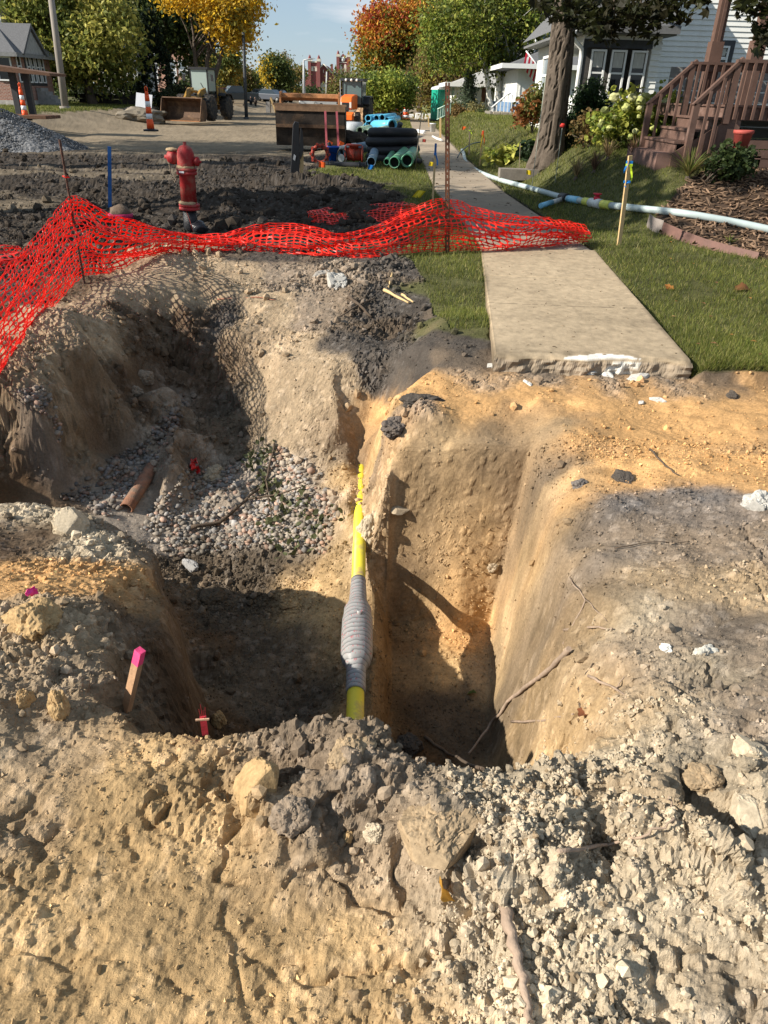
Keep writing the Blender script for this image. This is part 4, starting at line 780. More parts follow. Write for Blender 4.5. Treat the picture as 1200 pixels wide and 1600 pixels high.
def wireflag(p, label, m, s=.12, lean=.1, rot=0., hgt=.35):
    o_ = thing('utility_flag', label, 'flag', p, rz=rot); mb = MB(); mb.tube([(0, 0, -.05), (lean*hgt, 0, hgt)], .002, 5); mb.build('wire', M('wire', (.05,.05,.05), .5), o_)
    m2 = MB(); n = 5; pts = []
    for i in range(n): 
        u = i/(n-1)*s; w = .012*math.sin(i*1.7); pts += [(lean*hgt+u, w, hgt-.0-.1*u), (lean*(hgt-.09)+u, w, hgt-.75*s-.1*u)]
    m2.add(pts, [(2*i, 2*i+1, 2*i+3, 2*i+2) for i in range(n-1)]); m2.build('pennant', m, o_)
wireflag(at(664,279,0), 'yellow wire flag in the grass left of the blue-banded lath', yellow_flag, .11, .25, .3)
wireflag(at(640,308,.02), 'yellow flag lying low in the grass nearest the net', yellow_flag, .16, 1.2, .2, .12)
wireflag(at(822,286,.1), 'small yellow wire flag on the lawn beside the pale hose', yellow_flag, .11, -.1, .2, .25)
wireflag(at(719,208,.1), 'orange wire flag on the sunlit lawn right of the steel post', orange_flag, .22, .3, .1, .3)
wireflag(at(746,216,.1), 'dark red wire flag left of the tape-wrapped lath', M('dark_red_flag', (.25,.03,.02), .6), .18, .1, .1, .35)
wireflag(at(769,228,.1), 'red orange wire flag right of the tape-wrapped lath', M('red_orange_flag2',(.6,.06,.02),.5,.1,20,.1), .2, .1, .1, .4)
wireflag(at(659,226,0), 'little dark flag at the sidewalk edge by the white pipe pieces', M('dark_red_flag', (.25,.03,.02), .6), .14, .1, .1, .2)
wireflag(at(497,268,0), 'red orange flag in the grass in front of the plank', orange_flag, .16, .1, .2, .22)
wireflag(at(568,276,0), 'small blue flag in the grass below the blue pipe', bluerib, .12, .5, .2, .25)
# stakes on the near bank
q = surf(203,1108); board(atY(193,1128,q.y), atY(219,1016,q.y-.02), .028, .024, 'wooden_stake', 'square wood stake with a bright pink top at the lip of the left bank', 'stake', M('stake_wood', (.42,.25,.14), .8, .25, 14, .3), tips=(.17, pinkp), yaw=-.5)
def splinter_stake():
    q = at(320,1142,-.03); s = thing('splintered_stake', 'splintered red painted wood stake with a small crossbar on the bank rim', 'stake', q); s.scale = (.72, .72, .72); mb = MB(); mb.box((0,0,.03), (.026,.022,.09), .3); mb.build('stub', M('red_wood', (.62,.05,.07), .7, .3, 40, .4), s)
    m2 = MB()
    for k, (x, h) in enumerate(((-.009,.105),(-.003,.13),(.003,.1),(.009,.115))): m2.box((x, .002*(k % 2), h/2+.02), (.004,.007,h), .3, .02*k, .05*(k-1.5), .3)
    m2.build('splinter', M('red_wood', (.62,.05,.07), .7, .3, 40, .4), s); m3 = MB(); m3.box((0,-.012,.078), (.055,.006,.008), .25, 0, .12); m3.build('crossbar', M('pale_splinter', (.6,.38,.24), .7, .2, 40, .3), s)
splinter_stake()
def rag(px, py, w, label, m, name='flagging_tape', cat='tape', zoff=0, seed=1, up=1.):
    q = surf(px, py); q = q+Vector((0, 0, zoff)); d = q.y*math.cos(PITCH)-(q.z-H)*math.sin(PITCH); r = w/2/FPX*d
    n = 9; a = np.linspace(-1, 1, n); X, Z = np.meshgrid(a, a); f = fbm(X*1.1+seed, Z*1.1, None, 3); taper = (1-.55*(Z+1)/2)
    V = np.stack([X*r*taper+.3*r*f, r*.8*fbm(X*1.5, Z*1.5+seed, None, 3)*2, (Z*.9+.8+.3*f)*r*up], 2).reshape(-1, 3)
    i = (np.arange(n-1)[:, None]*n+np.arange(n-1)[None]).ravel(); F = np.stack([i, i+1, i+n+1, i+n], 1)
    o = link(name, np_mesh(name, V, F, [m], True), None, q); md = o.modifiers.new('t', 'SOLIDIFY'); md.thickness = .001; tag(o, label, cat); return o
hotpink = M('hot_pink', (.88, .05, .30), .45, .2, 40, .1)
rag(54,955,17,'crumpled hot pink tape scrap on the yellowish clay lump of the left bank', hotpink, seed=2, zoff=.07)
rag(415,1203,14,'tiny pink tape scrap on top of the tan clay block', hotpink, seed=5, up=.4)
rag(303,738,22,'crumpled red and white wrapper on the pebbles in the trench', M('red_wrap', (.6,.02,.02), .3, .2, 20, .1, dirt=(.7,.68,.66), dirt_amt=.35), 'wrapper', 'wrapper', seed=7, up=1.2)

# ================================================================== GAS PIPE
def gas_pipe():
    a = at(555.5,1090,-1.0); b = at(565,705,-1.0); d = (b-a).normalized(); zc = -1.02; a.z = zc; b.z = zc
    r = thing('gas_pipe', 'yellow gas pipe crossing the pit with a grey tape-wrapped swollen joint', 'pipe', (a.x, a.y, zc)); ang = math.atan2(d.y, d.x)
    yel = M('yellow_pipe', (.74, .62, .05), .45, .08, 10, .05, dirt=(.42,.30,.14), dirt_amt=.25, detail=8)
    def sec(name, s0, s1, rr, m, par=r, n=28, prof=None):
        mb = MB(); prof = prof or [(rr, 0), (rr, 1)]
        pts = [Vector((d.x, d.y, 0))*(s0+(s1-s0)*t) for _, t in prof]; mb.tube(pts, [p for p, _ in prof], n); return mb.build(name, m, par)
    Rr = .0445; S = lambda py: ((at(560,py,-1.0)-a).dot(d))
    sec('near_pipe_section', -1.1, S(1078), Rr, yel); sec('far_pipe_section', S(903), (b-a).length+.9, Rr, yel)
    m, nt, p = nodes('grey_tape'); N = nt.nodes.new; L = nt.links.new; t = N('ShaderNodeTexCoord'); mpg = N('ShaderNodeMapping'); mpg.inputs['Rotation'].default_value = (0, 0, -ang); mpg.inputs['Scale'].default_value = (1, 1, 1)
    L(t.outputs['Object'], mpg.inputs[0]); sx = N('ShaderNodeSeparateXYZ'); L(mpg.outputs[0], sx.inputs[0])
    n1 = N('ShaderNodeTexNoise'); n1.inputs['Scale'].default_value = 9; n1.inputs['Detail'].default_value = 3; L(mpg.outputs[0], n1.inputs['Vector'])
    ad = N('ShaderNodeMath'); ad.operation = 'MULTIPLY_ADD'; ad.inputs[1].default_value = .07; L(n1.outputs['Fac'], ad.inputs[0]); L(sx.outputs[0], ad.inputs[2])
    ml = N('ShaderNodeMath'); ml.operation = 'MULTIPLY'; ml.inputs[1].default_value = 27; L(ad.outputs[0], ml.inputs[0]); fr = N('ShaderNodeMath'); fr.operation = 'FRACT'; L(ml.outputs[0], fr.inputs[0])
    rp = N('ShaderNodeValToRGB'); e = rp.color_ramp.elements; e[0].position = .0; e[0].color = (.09,.088,.088,1); e[1].position = .25; e[1].color = (.22,.215,.21,1); x = e.new(.8); x.color = (.29,.285,.275,1); L(fr.outputs[0], rp.inputs[0])
    n2 = N('ShaderNodeTexNoise'); n2.inputs['Scale'].default_value = 1; n2.inputs['Detail'].default_value = 2; mp2 = N('ShaderNodeMapping'); mp2.inputs['Rotation'].default_value = (0, 0, -ang); mp2.inputs['Scale'].default_value = (190, 42, 42); L(t.outputs['Object'], mp2.inputs[0]); L(mp2.outputs[0], n2.inputs['Vector'])
    r2 = N('ShaderNodeValToRGB'); r2.color_ramp.elements[0].position = .60; r2.color_ramp.elements[1].position = .64; L(n2.outputs['Fac'], r2.inputs[0])
    gt = N('ShaderNodeMath'); gt.operation = 'GREATER_THAN'; gt.inputs[1].default_value = .55; L(fr.outputs[0], gt.inputs[0]); mu = N('ShaderNodeMath'); mu.operation = 'MULTIPLY'; L(gt.outputs[0], mu.inputs[0]); L(r2.outputs[0], mu.inputs[1])
    mxr = N('ShaderNodeMix'); mxr.data_type = 'RGBA'; mxr.inputs[7].default_value = (.36, .06, .07, 1); L(mu.outputs[0], mxr.inputs[0]); L(rp.outputs[0], mxr.inputs[6]); L(mxr.outputs[2], p.inputs['Base Color'])
    p.inputs['Roughness'].default_value = .42; bu = N('ShaderNodeBump'); bu.inputs['Strength'].default_value = .7; bu.inputs['Distance'].default_value = .004; L(fr.outputs[0], bu.inputs['Height']); L(bu.outputs[0], p.inputs['Normal'])
    sp = [(1078,.049),(1074,.0515),(1040,.0535),(1036,.060),(1028,.080),(1020,.088),(985,.09),(965,.089),(958,.083),(950,.082),(944,.068),(936,.055),(912,.049),(903,.047)]
    mb = MB(); mb.tube([Vector((d.x, d.y, 0))*S(y) for y, _ in sp], [v*(1+.0*i) for i, (_, v) in enumerate(sp)], 36); mb.build('tape_wrap', m, r)
    nb = MB(); c = Vector((d.x, d.y, 0))*S(972); nb.tube([c+Vector((.012, 0, .07)), c+Vector((.014, 0, .108))], [.02, .016], 12); nb.build('stub', m, r)
gas_pipe()
# old clay tile in the trench
c0 = surf(200,800); c1 = surf(235,742); mb = MB(); c0.z += .03; c1.z += .04; dd = (c1-c0); mb.ring((0,0,0), dd*1.1, .052, .04, 18); o = mb.build('clay_tile', M('clay_tile_m', (.26,.12,.07), .8, .3, 20, .5, dirt=(.15,.11,.08)), loc=c0); tag(o, 'old reddish clay drain tile lying between the two pebble beds', 'pipe')

# ================================================================== HYDRANT
def hydrant():
    b = atY(300,372,10.1); r = thing('fire_hydrant', 'red fire hydrant on a black wrapped riser with sand on its flanges', 'hydrant', (b.x, 10.1, gz(b.x, 10.1)-.05), rz=-.15); r.rotation_euler = (0, R(1.5), -.15); r.scale = (.74, .74, .74)
    red = M('hydrant_red', (.29, .018, .02), .6, .3, 7, .3, dirt=(.27,.12,.09), dirt_amt=.4); k = 1.0
    mb = MB(); mb.lathe([(.13, -.1), (.125, .2), (.115, .42)], n=20); mb.build('wrapped_riser', M('black_wrap', (.02,.02,.022), .35, .3, 20, .6), r)
    mb = MB(); mb.lathe([(.17, .42), (.18, .43), (.18, .46), (.165, .465), (.165, .475), (.18, .48), (.18, .515), (.165, .52), (.135, .535), (.13, .56)], n=24)
    mb.build('lower_flange', red, r)
    mb = MB(); mb.lathe([(.135, .54), (.135, .98), (.15, 1.0)], n=24); mb.build('barrel', red, r)
    mb = MB(); mb.lathe([(.165, .985), (.175, .99), (.175, 1.03), (.16, 1.035), (.16, 1.045), (.175, 1.05), (.175, 1.085), (.16, 1.09), (.14, 1.1)], n=24); mb.build('upper_flange', red, r)
    mb = MB(); mb.lathe([(.145, 1.09), (.15, 1.15), (.148, 1.27), (.135, 1.33), (.115, 1.385), (.085, 1.42), (.045, 1.435), (.04, 1.44)], n=24); mb.build('bonnet', red, r)
    mb = MB(); mb.lathe([(.03, 1.43), (.032, 1.44), (.026, 1.49), (.0, 1.492)], n=5, smooth=False); mb.build('operating_nut', red, r)
    # big side outlet (towards the street) and a small one to the right
    nz_ = MB(); nz_.lathe([(.085, -.14), (.09, -.18), (.112, -.19), (.112, -.22), (.105, -.28), (.085, -.31), (.045, -.325), (.034, -.335), (.03, -.375), (.0, -.38)], (0, 0, 1.24), 18, 'X'); cp = nz_.build('side_cap', red, r)
    for s in range(6):
        pass
    nz2 = MB(); nz2.lathe([(.06, .12), (.062, .17), (.075, .175), (.075, .22), (.05, .235), (.02, .24), (.018, .27)], (0, 0, 1.2), 16, 'X'); nz2.build('hose_cap', red, r)
    ch = MB(); pts = [Vector((-.3, -.02, 1.13)), Vector((-.28, -.04, 1.0)), Vector((-.2, -.08, .86)), Vector((-.15, -.1, .93))]
    for i in range(3):
        for j in range(6):
            p_ = pts[i].lerp(pts[i+1], j/6); ch.lathe([(.006, -.012), (.012, 0), (.006, .012)], p_, 6)
    ch.build('chain', M('chain_m', (.2,.16,.12), .5, .3, 30, 0, .6), r)
    sd = M('sand_cap', DUST, .95, .2, 40, .6)
    for (z, R0) in ((.53, .16), (1.1, .155)):
        V, F = ico(3); n_ = fbm(V[:, 0]*3+z*9, V[:, 1]*3, V[:, 2]*3, 3); W_ = V*(1+.25*n_)[:, None]*np.array((R0, R0, .05))+np.array((-.01, -.02, z)); o = link('sand_heap', np_mesh('sand_heap', W_, F, [sd], True), r)
    V, F = ico(3); n_ = fbm(V[:, 0]*3, V[:, 1]*3, V[:, 2]*3, 3); o = link('sand_heap', np_mesh('sand_heap', V*(1+.25*n_)[:, None]*np.array((.1, .085, .035))+np.array((-.24, 0, 1.355)), F, [sd], True), r)
    pl = MB(); pl.box((-.02, -.178, 1.035), (.085, .006, .028)); pl.build('white_tag', M('white_tag', (.75,.75,.75), .5, .05, 10, 0), r)
    w = MB(); w.tube([(.02, -.18, .5), (.0, -.14, .4), (.06, -.16, .25), (.09, -.15, .1)], .004, 6); w.build('tracer_wire', M('orange_wire', (.6,.08,.05), .5), r)
    m2 = MB(); m2.blob((.17, -.05, .14), .16, .25, 3, (1, .8, .7), 5); m2.build('plastic_sheet', M('black_sheet', (.02,.02,.024), .25, .3, 10, .5), r)
hydrant()
b = at(190,347,.02); r = thing('capped_standpipe', 'low magenta capped standpipe heaped with soil beside the blue stake', 'pipe', b)
mb = MB(); mb.lathe([(.15, -.1), (.15, .05), (.165, .055), (.165, .11), (.15, .115)], n=20); mb.build('pipe_cap', M('magenta', (.45,.02,.10), .5, .2, 20, .1), r)
mb = MB(); mb.blob((0, 0, .12), .14, .12, 3, (1, 1, .75), 4); mb.build('soil_heap', M('soil_heap', (.14,.10,.07), .95, .3, 30, .7), r)
# ================================================================== BUILDINGS
white = M('white_siding', (.76,.76,.72), .6, .06, 3, .08, dirt=(.62,.6,.54), dirt_amt=.12); trimw = M('white_trim', (.76,.76,.74), .5, .04, 8, .03); darktrim = M('dark_trim', (.05,.052,.055), .5, .2, 8, .05); browntrim = M('brown_paint', (.115,.068,.052), .6, .16, 6, .15, dirt=(.20,.13,.105), dirt_amt=.2)
shingle = M('grey_shingles', (.12,.12,.123), .9, .35, 14, .5, stretch=(1,1,3)); brickm = None
def BRICK(name, c1, c2, mortar, scale=1.0, bw=.22, bh=.075):
    m, nt, p = nodes(name); N = nt.nodes.new; L = nt.links.new; t = N('ShaderNodeTexCoord'); g = N('ShaderNodeNewGeometry'); 
    sx = N('ShaderNodeSeparateXYZ'); L(t.outputs['Object'], sx.inputs[0]); ad = N('ShaderNodeMath'); ad.operation = 'ADD'; L(sx.outputs[0], ad.inputs[0]); L(sx.outputs[1], ad.inputs[1]); cb = N('ShaderNodeCombineXYZ'); L(ad.outputs[0], cb.inputs[0]); L(sx.outputs[2], cb.inputs[1])
    b = N('ShaderNodeTexBrick'); b.inputs['Color1'].default_value = (*c1, 1); b.inputs['Color2'].default_value = (*c2, 1); b.inputs['Mortar'].default_value = (*mortar, 1); b.inputs['Scale'].default_value = scale
    b.inputs['Mortar Size'].default_value = .008; b.inputs['Brick Width'].default_value = bw; b.inputs['Row Height'].default_value = bh; L(cb.outputs[0], b.inputs['Vector']); L(b.outputs['Color'], p.inputs['Base Color']); p.inputs['Roughness'].default_value = .9
    bu = N('ShaderNodeBump'); bu.inputs['Strength'].default_value = .4; bu.inputs['Distance'].default_value = .01; L(b.outputs['Fac'], bu.inputs['Height']); bu.invert = True; L(bu.outputs[0], p.inputs['Normal']); _mats[name] = m; return m
brick_red = BRICK('brick_red', (.23,.085,.055), (.33,.14,.09), (.38,.34,.3)); brick_org = BRICK('brick_orange', (.42,.20,.13), (.48,.25,.17), (.4,.3,.24)); brick_dk = BRICK('brick_church', (.20,.045,.04), (.26,.06,.055), (.25,.12,.11))
glass = GLASS('window_glass', (.012,.014,.016), .03); glass_lt = GLASS('window_glass_pale', (.20,.24,.27), .15); curtain = M('curtain', (.5,.49,.45), .9, .2, 6, .2, stretch=(8,8,1))
class Bd:
    """a building: world coordinates go in, parts hang on one Empty"""
    def __init__(s, name, label, cat, loc): s.L = Vector(loc); s.r = thing(name, label, cat, s.L)
    def mesh(s, name, mat, fn, parent=None, **k):
        mb = MB(); fn(mb); mb.v = [tuple(Vector(v)-s.L) for v in mb.v]; return mb.build(name, mat, parent or s.r, **k)
    def window(s, p, ang, w, h, frame=trimw, gl=glass, rails=(.5,), mull=(), fw=.05, casing=None, cw=.1, depth=.06, cur=False):
        """p lower left corner in world, wall direction ang (0 = runs along +X and faces -Y)"""
        loc = Vector(p)-s.L
        mb = MB()
        def bx(x0, z0, x1, z1, y0=-depth, y1=.0): mb.b2((x0, y0, z0), (x1, y1, z1))
        bx(0, 0, w, fw); bx(0, h-fw, w, h); bx(0, fw, fw, h-fw); bx(w-fw, fw, w, h-fw)
        for q in rails: bx(fw, q*h-fw*.45, w-fw, q*h+fw*.45, -depth*.8)
        for q in mull: bx(q*w-fw*.4, fw, q*w+fw*.4, h-fw, -depth*.7)
        o = mb.build('window', frame, s.r, loc=loc, rz=ang)
        m2 = MB(); m2.b2((fw, -.012, fw), (w-fw, .01, h-fw)); m2.build('pane', gl, o)
        if cur: m3 = MB(); m3.b2((fw*1.5, -.018, h*.62), (w-fw*1.5, -.0135, h-fw*1.2)); m3.build('curtain', curtain, o)
        if casing:
            m4 = MB(); 
            for (a, b, c, d) in ((-cw, -cw, w+cw, 0), (-cw, h, w+cw, h+cw), (-cw, 0, 0, h), (w, 0, w+cw, h)): m4.b2((a, -depth*.6, b), (c, .0, d))
            m4.build('casing', casing, o)
        return o
def siding(B, x0, x1, y, z0, z1, step, mat, ang=0, holes=None, name='siding_board'):
    """overlapping boards, each its own part; wall runs from (x0,y) along +X (ang 0) or along Y (ang 90: x0,x1 are Y values, y is X)"""
    w = x1-x0; n = int(round((z1-z0)/step)); mb = MB(); t = .03
    mb.add([(0, -t, 0), (w, -t, 0), (w, -.003, step*1.08), (0, -.003, step*1.08), (0, .01, 0), (w, .01, 0), (w, .01, step*1.08), (0, .01, step*1.08)], [(0,1,2,3),(4,7,6,5),(0,4,5,1),(0,3,7,4),(1,5,6,2)])
    p = Vector((x0, y, z0)) if ang == 0 else Vector((y, x1, z0))
    o = mb.build(name, mat, B.r, loc=p-B.L, rz=0 if ang == 0 else R(-90))
    for i in range(1, n):
        c = o.copy(); COL.objects.link(c); c.location.z += i*step
# ---- white house on the right
def house_right():
    Yw = 24.0; g = .8; xc = atY(1014,100,Yw).x; B = Bd('white_house', 'white lap-sided house with a corner of tall windows behind the hydrangeas', 'house', (xc+3, Yw+4, g))
    x1 = xc+9
    B.mesh('wall', white, lambda m: m.b2((xc, Yw, g-.5), (x1, Yw+9, 7.4)))
    siding(B, xc+.16, x1, Yw, g+.35, 7.2, .125, white)
    B.mesh('corner_trim', trimw, lambda m: m.b2((xc-.03, Yw-.03, g), (xc+.14, Yw+.0, 7.2)))
    B.mesh('foundation', M('foundation_grey', (.25,.24,.22), .9, .2, 5, .3), lambda m: m.b2((xc+.02, Yw-.015, g-.3), (x1, Yw-.001, g+.34)))
    B.mesh('roof', shingle, lambda m: m.prism([(xc-.5, 7.2), (xc+4.5, 11.2), (xc+9.5, 7.2)], Yw-.5, Yw+9.5))
    a = atY(1117,112,Yw); b = atY(1140,72,Yw); B.window((a.x, Yw-.012, a.z), 0, b.x-a.x, b.z-a.z, casing=darktrim, cw=.13, rails=(.5,), depth=.06, cur=True)
    # enclosed corner porch
    Yp = 22.0; xa = atY(886,100,Yp).x; xb = atY(1013,100,Yp).x; zs = atY(950,150,Yp).z; ze = atY(950,66,Yp).z; zt = atY(950,55,Yp).z
    xa2 = atY(908,100,Yp).x
    B.mesh('porch_wall', white, lambda m: (m.b2((xa2, Yp, g-.3), (xb+.25, Yw-.001, zs-.02)), m.b2((xa2, Yp, ze), (xb+.25, Yw-.001, zt)), m.b2((xa2, Yp, zs-.02), (xa2+.1, Yp+.12, ze)), m.b2((xb+.02, Yp, zs-.02), (xb+.25, Yw-.001, ze))))
    B.mesh('porch_inside', M('porch_inside', (.08,.075,.07), .9, .3, 3, .1), lambda m: m.b2((xa2+.12, Yp+.4, zs), (xb+.02, Yp+.42, ze)))
    siding(B, xa2, xb+.27, Yp-.003, g+.1, zs-.05, .125, white); siding(B, xb+.03, xb+.27, Yp-.003, zs-.05, ze-.02, .125, white)
    B.mesh('window_surround', darktrim, lambda m: [m.b2((xx, Yp-.02, zs), (xx+.1, Yp+.02, ze)) for xx in (xa2+.0, atY(937,100,Yp).x, atY(967,100,Yp).x, atY(1000,100,Yp).x)]+[m.b2((xa2, Yp-.03, ze-.12), (xb+.02, Yp+.021, ze+.06))])
    for (px0, px1) in ((914,938),(945,969),(976,1001)):
        p0 = atY(px0,150,Yp).x; p1 = atY(px1-1,150,Yp).x; B.window((p0, Yp-.022, zs), 0, p1-p0, ze-zs-.16, fw=.045, cur=True)
    B.mesh('window_sill', trimw, lambda m: m.b2((xa2-.03, Yp-.09, zs-.09), (xb+.1, Yp-.0035, zs-.002)))
    # street side of the porch: windows seen at a slant
    for k in range(3): B.window((xa2-.02, Yw+3.4-k*1.35, zs), R(-90), 1.1, ze-zs-.12, fw=.07, gl=glass_lt)
    B.mesh('street_wall', white, lambda m: (m.b2((xa2+.001, Yw+.0, g-.3), (xc-.001, Yw+5, zs-.02)), m.b2((xa2+.001, Yw, ze-.02), (xc-.001, Yw+5, zt)), m.b2((xa2+.02, Yw, zs-.02), (xa2+.03, Yw+5, ze-.02))))
    siding(B, Yp+.1, Yw+5, xa2-.003, g+.1, zs-.05, .105, white, ang=90)
    B.mesh('eave', M('grey_eave', (.15,.15,.15), .7, .2, 5, .1), lambda m: (m.b2((xa2-.5, Yp-.45, zt), (xb+.45, Yw+5, zt+.06)), m.b2((xa2-.55, Yp-.52, zt+.03), (xb+.5, Yp-.45, zt+.2))))
    def pr(m):
        e = zt+.17; xe0, xe1 = xa2-.55, xb+.5; ye = Yp-.5; r0 = (xa2+1.5, Yw+2.2, e+2.1)
        m.add([(xe0, ye, e), (xe1, ye, e), (xe1, Yw+.001, e+2.1), (xa2+1.5, Yw+.2, e+2.1), (xe0, Yw+5, e), (xa2+1.5, Yw+5, e+2.1)], [(0,1,2,3),(0,3,5,4)])
    B.mesh('porch_roof', shingle, pr)
    dg = MB()
    x_ = atY(896,64,Yp).x
    B.mesh('downspout', trimw, lambda m: m.tube([(x_-.1, Yp-.5, zt+.06), (x_-.08, Yp-.35, zt-.12), (xa2-.06, Yp-.09, zt-.3), (xa2-.04, Yp-.07, zt-.5), (xa2-.04, Yp-.07, g+.1)], .055, 8))
    # gable of the upper storey
    ga = atY(835,60,30); 
    B.mesh('upper_storey', white, lambda m: m.b2((xc+.4, Yw+.3, 5), (xc+8, Yw+8, 7.19)))
    return B
house_right()
# ---- brown porch and stairs
def porch():
    g = .78; Yn, Yf = 12.6, 14.25; B = Bd('porch', 'brown painted wooden porch with stairs, slatted railings and square posts', 'porch', (5.2, 13.4, g))
    def X(px, py, Y): return atY(px, py, Y).x
    sx = X(1068,250,Yn); rise = .17; run = .235; dz = g+.02
    zs = [dz+rise*(i+1) for i in range(4)]
    B.mesh('base_step', M('step_paint', (.17,.10,.08), .8, .2, 8, .3), lambda m: m.b2((sx-.42, Yn+.02, dz-.3), (sx+1.2, Yf+.02, zs[0])))
    for i in range(1, 4):
        x0 = sx-.42+run*i+.0
        B.mesh('riser', browntrim, lambda m: m.b2((x0+.03, Yn+.05, zs[i-1]), (x0+.05, Yf-.02, zs[i]-.035)))
        B.mesh('tread', browntrim, lambda m: (m.b2((x0, Yn+.04, zs[i]-.034), (x0+run*.48, Yf-.01, zs[i])), m.b2((x0+run*.5, Yn+.04, zs[i]-.034), (x0+run+.03, Yf-.01, zs[i]-.001))))
    for y0 in (Yn, Yf): B.mesh('stringer', browntrim, lambda m: m.prism([(sx-.2, dz-.1), (sx-.2, zs[0]), (sx+.75, zs[3]+.1), (sx+.75, dz-.1)], y0, y0+.035))
    xd = sx-.42+run*4+.02; zd = zs[3]+rise; xe = 12.5
    B.mesh('deck', browntrim, lambda m: m.b2((xd, Yn-.0, zd-.2), (xe, Yf+2.3, zd-.03)))
    for k in range(16):
        y0 = Yn-.03+k*.145*1.8
        if y0 < Yf+2.2: B.mesh('deck_board', browntrim, lambda m: m.b2((xd-.03, y0, zd-.028), (xe, y0+.25, zd)))
    for k in range(4): B.mesh('skirt_board', browntrim, lambda m: m.b2((xd+.05, Yn+.02, g-.1+k*.13), (xe, Yn+.04, g+.015+k*.13)))
    # railings: sloping then level, near and far
    tn = atY(1155,96,Yn); tf = atY(1083,100,Yf); hr = 1.02
    bn = Vector((sx, Yn, zs[0])); bt = Vector((sx-.1, Yf, zs[0]))
    def rails(y, xs, zb, xt, zt, endx, nb, base_top):
        s = y
        d = Vector((xt-xs, 0, zt-zb)); L = d.length; ang = math.atan2(zt-zb, xt-xs)
        B.mesh('handrail', browntrim, lambda m: (m.box(((xs+xt)/2, y-.0, (zb+zt)/2), (L+.15, .09, .04), 0, 0, -ang), m.box(((xs+xt)/2, y+.012, (zb+zt)/2-.07), (L, .035, .09), 0, 0, -ang)))
        B.mesh('handrail', browntrim, lambda m: (m.b2((xt-.03, y-.05, zt-.005), (endx, y+.05, zt+.035)), m.b2((xt, y-.005, zt-.1), (endx, y+.03, zt-.006))))
        B.mesh('newel', browntrim, lambda m: m.b2((xs-.045, y-.045, dz-.1), (xs+.045, y+.045, zb-.03)))
        B.mesh('newel', browntrim, lambda m: m.b2((xt-.045, y-.035, zd-.25), (xt+.045, y+.04, zt-.02)))
        o = None
        n = int((xt-xs)/.125)
        for i in range(1, n):
            x_ = xs+(xt-xs)*i/n; zt_ = zb+(zt-zb)*i/n-.06; z0 = zt_-.98
            o = B.mesh('baluster', browntrim, lambda m: m.b2((x_-.02, y-.062, z0), (x_+.02, y-.028, zt_+.03)))
        n = int((endx-xt)/.135)
        o = B.mesh('baluster', browntrim, lambda m: m.b2((xt+.1-.02, y-.062, zd-.19), (xt+.1+.02, y-.028, zt-.006)))
        for i in range(1, n):
            c = o.copy(); COL.objects.link(c); c.location.x += i*.135
    rails(Yn, sx+.02, atY(1076,158,Yn).z, tn.x, tn.z-.01, 11, 8, zs[0]); rails(Yf, atY(1016,160,Yf).x, atY(1016,158,Yf).z, tf.x, tf.z, 9, 8, zs[0])
    for (px, py) in ((1112,100),(1180,86)):
        p = atY(px, py, Yf+.15 if px < 1150 else Yf-.4)
        B.mesh('porch_post', browntrim, lambda m: (m.b2((p.x-.075, p.y-.075, zd-.01), (p.x+.075, p.y+.075, 4.3)), m.b2((p.x-.1, p.y-.1, zd), (p.x+.1, p.y+.1, zd+.9)), m.b2((p.x-.025, p.y-.09, zd+.9), (p.x+.025, p.y-.076, 4.2))))
    p0 = atY(1090,6,Yf)
    B.mesh('porch_roof', M('porch_ceiling', (.22,.17,.09), .7, .2, 4, .1), lambda m: (m.b2((p0.x-.6, Yn-.3, 4.02), (xe, Yf+4, 4.16)), m.b2((p0.x-.68, Yn-.38, 4.05), (xe, Yn-.3, 4.3)), m.b2((p0.x-.68, Yn-.3, 4.05), (p0.x-.6, Yf+4, 4.3))))
    # house wall behind the porch
    B.mesh('lower_wall', M('wall_grey_siding', (.30,.30,.29), .7, .12, 4, .1), lambda m: [m.b2((xd+.3, Yf+2.4, g+k*.2-.3), (xe, Yf+2.44+.0*k, g+k*.2-.115)) for k in range(9)])
    return B
porch()
b = atY(1163,240,12.0); pot = thing('flower_pot', 'tall red clay pot standing against the brown porch skirt', 'pot', (b.x, 12.2, b.z-.02)); mb = MB(); mb.lathe([(.085, 0), (.13, .27), (.145, .275), (.145, .32), (.125, .32), (.11, .25), (0, .25)], n=18); mb.build('pot', M('terracotta', (.36,.07,.055), .7, .15, 9, .2), pot)
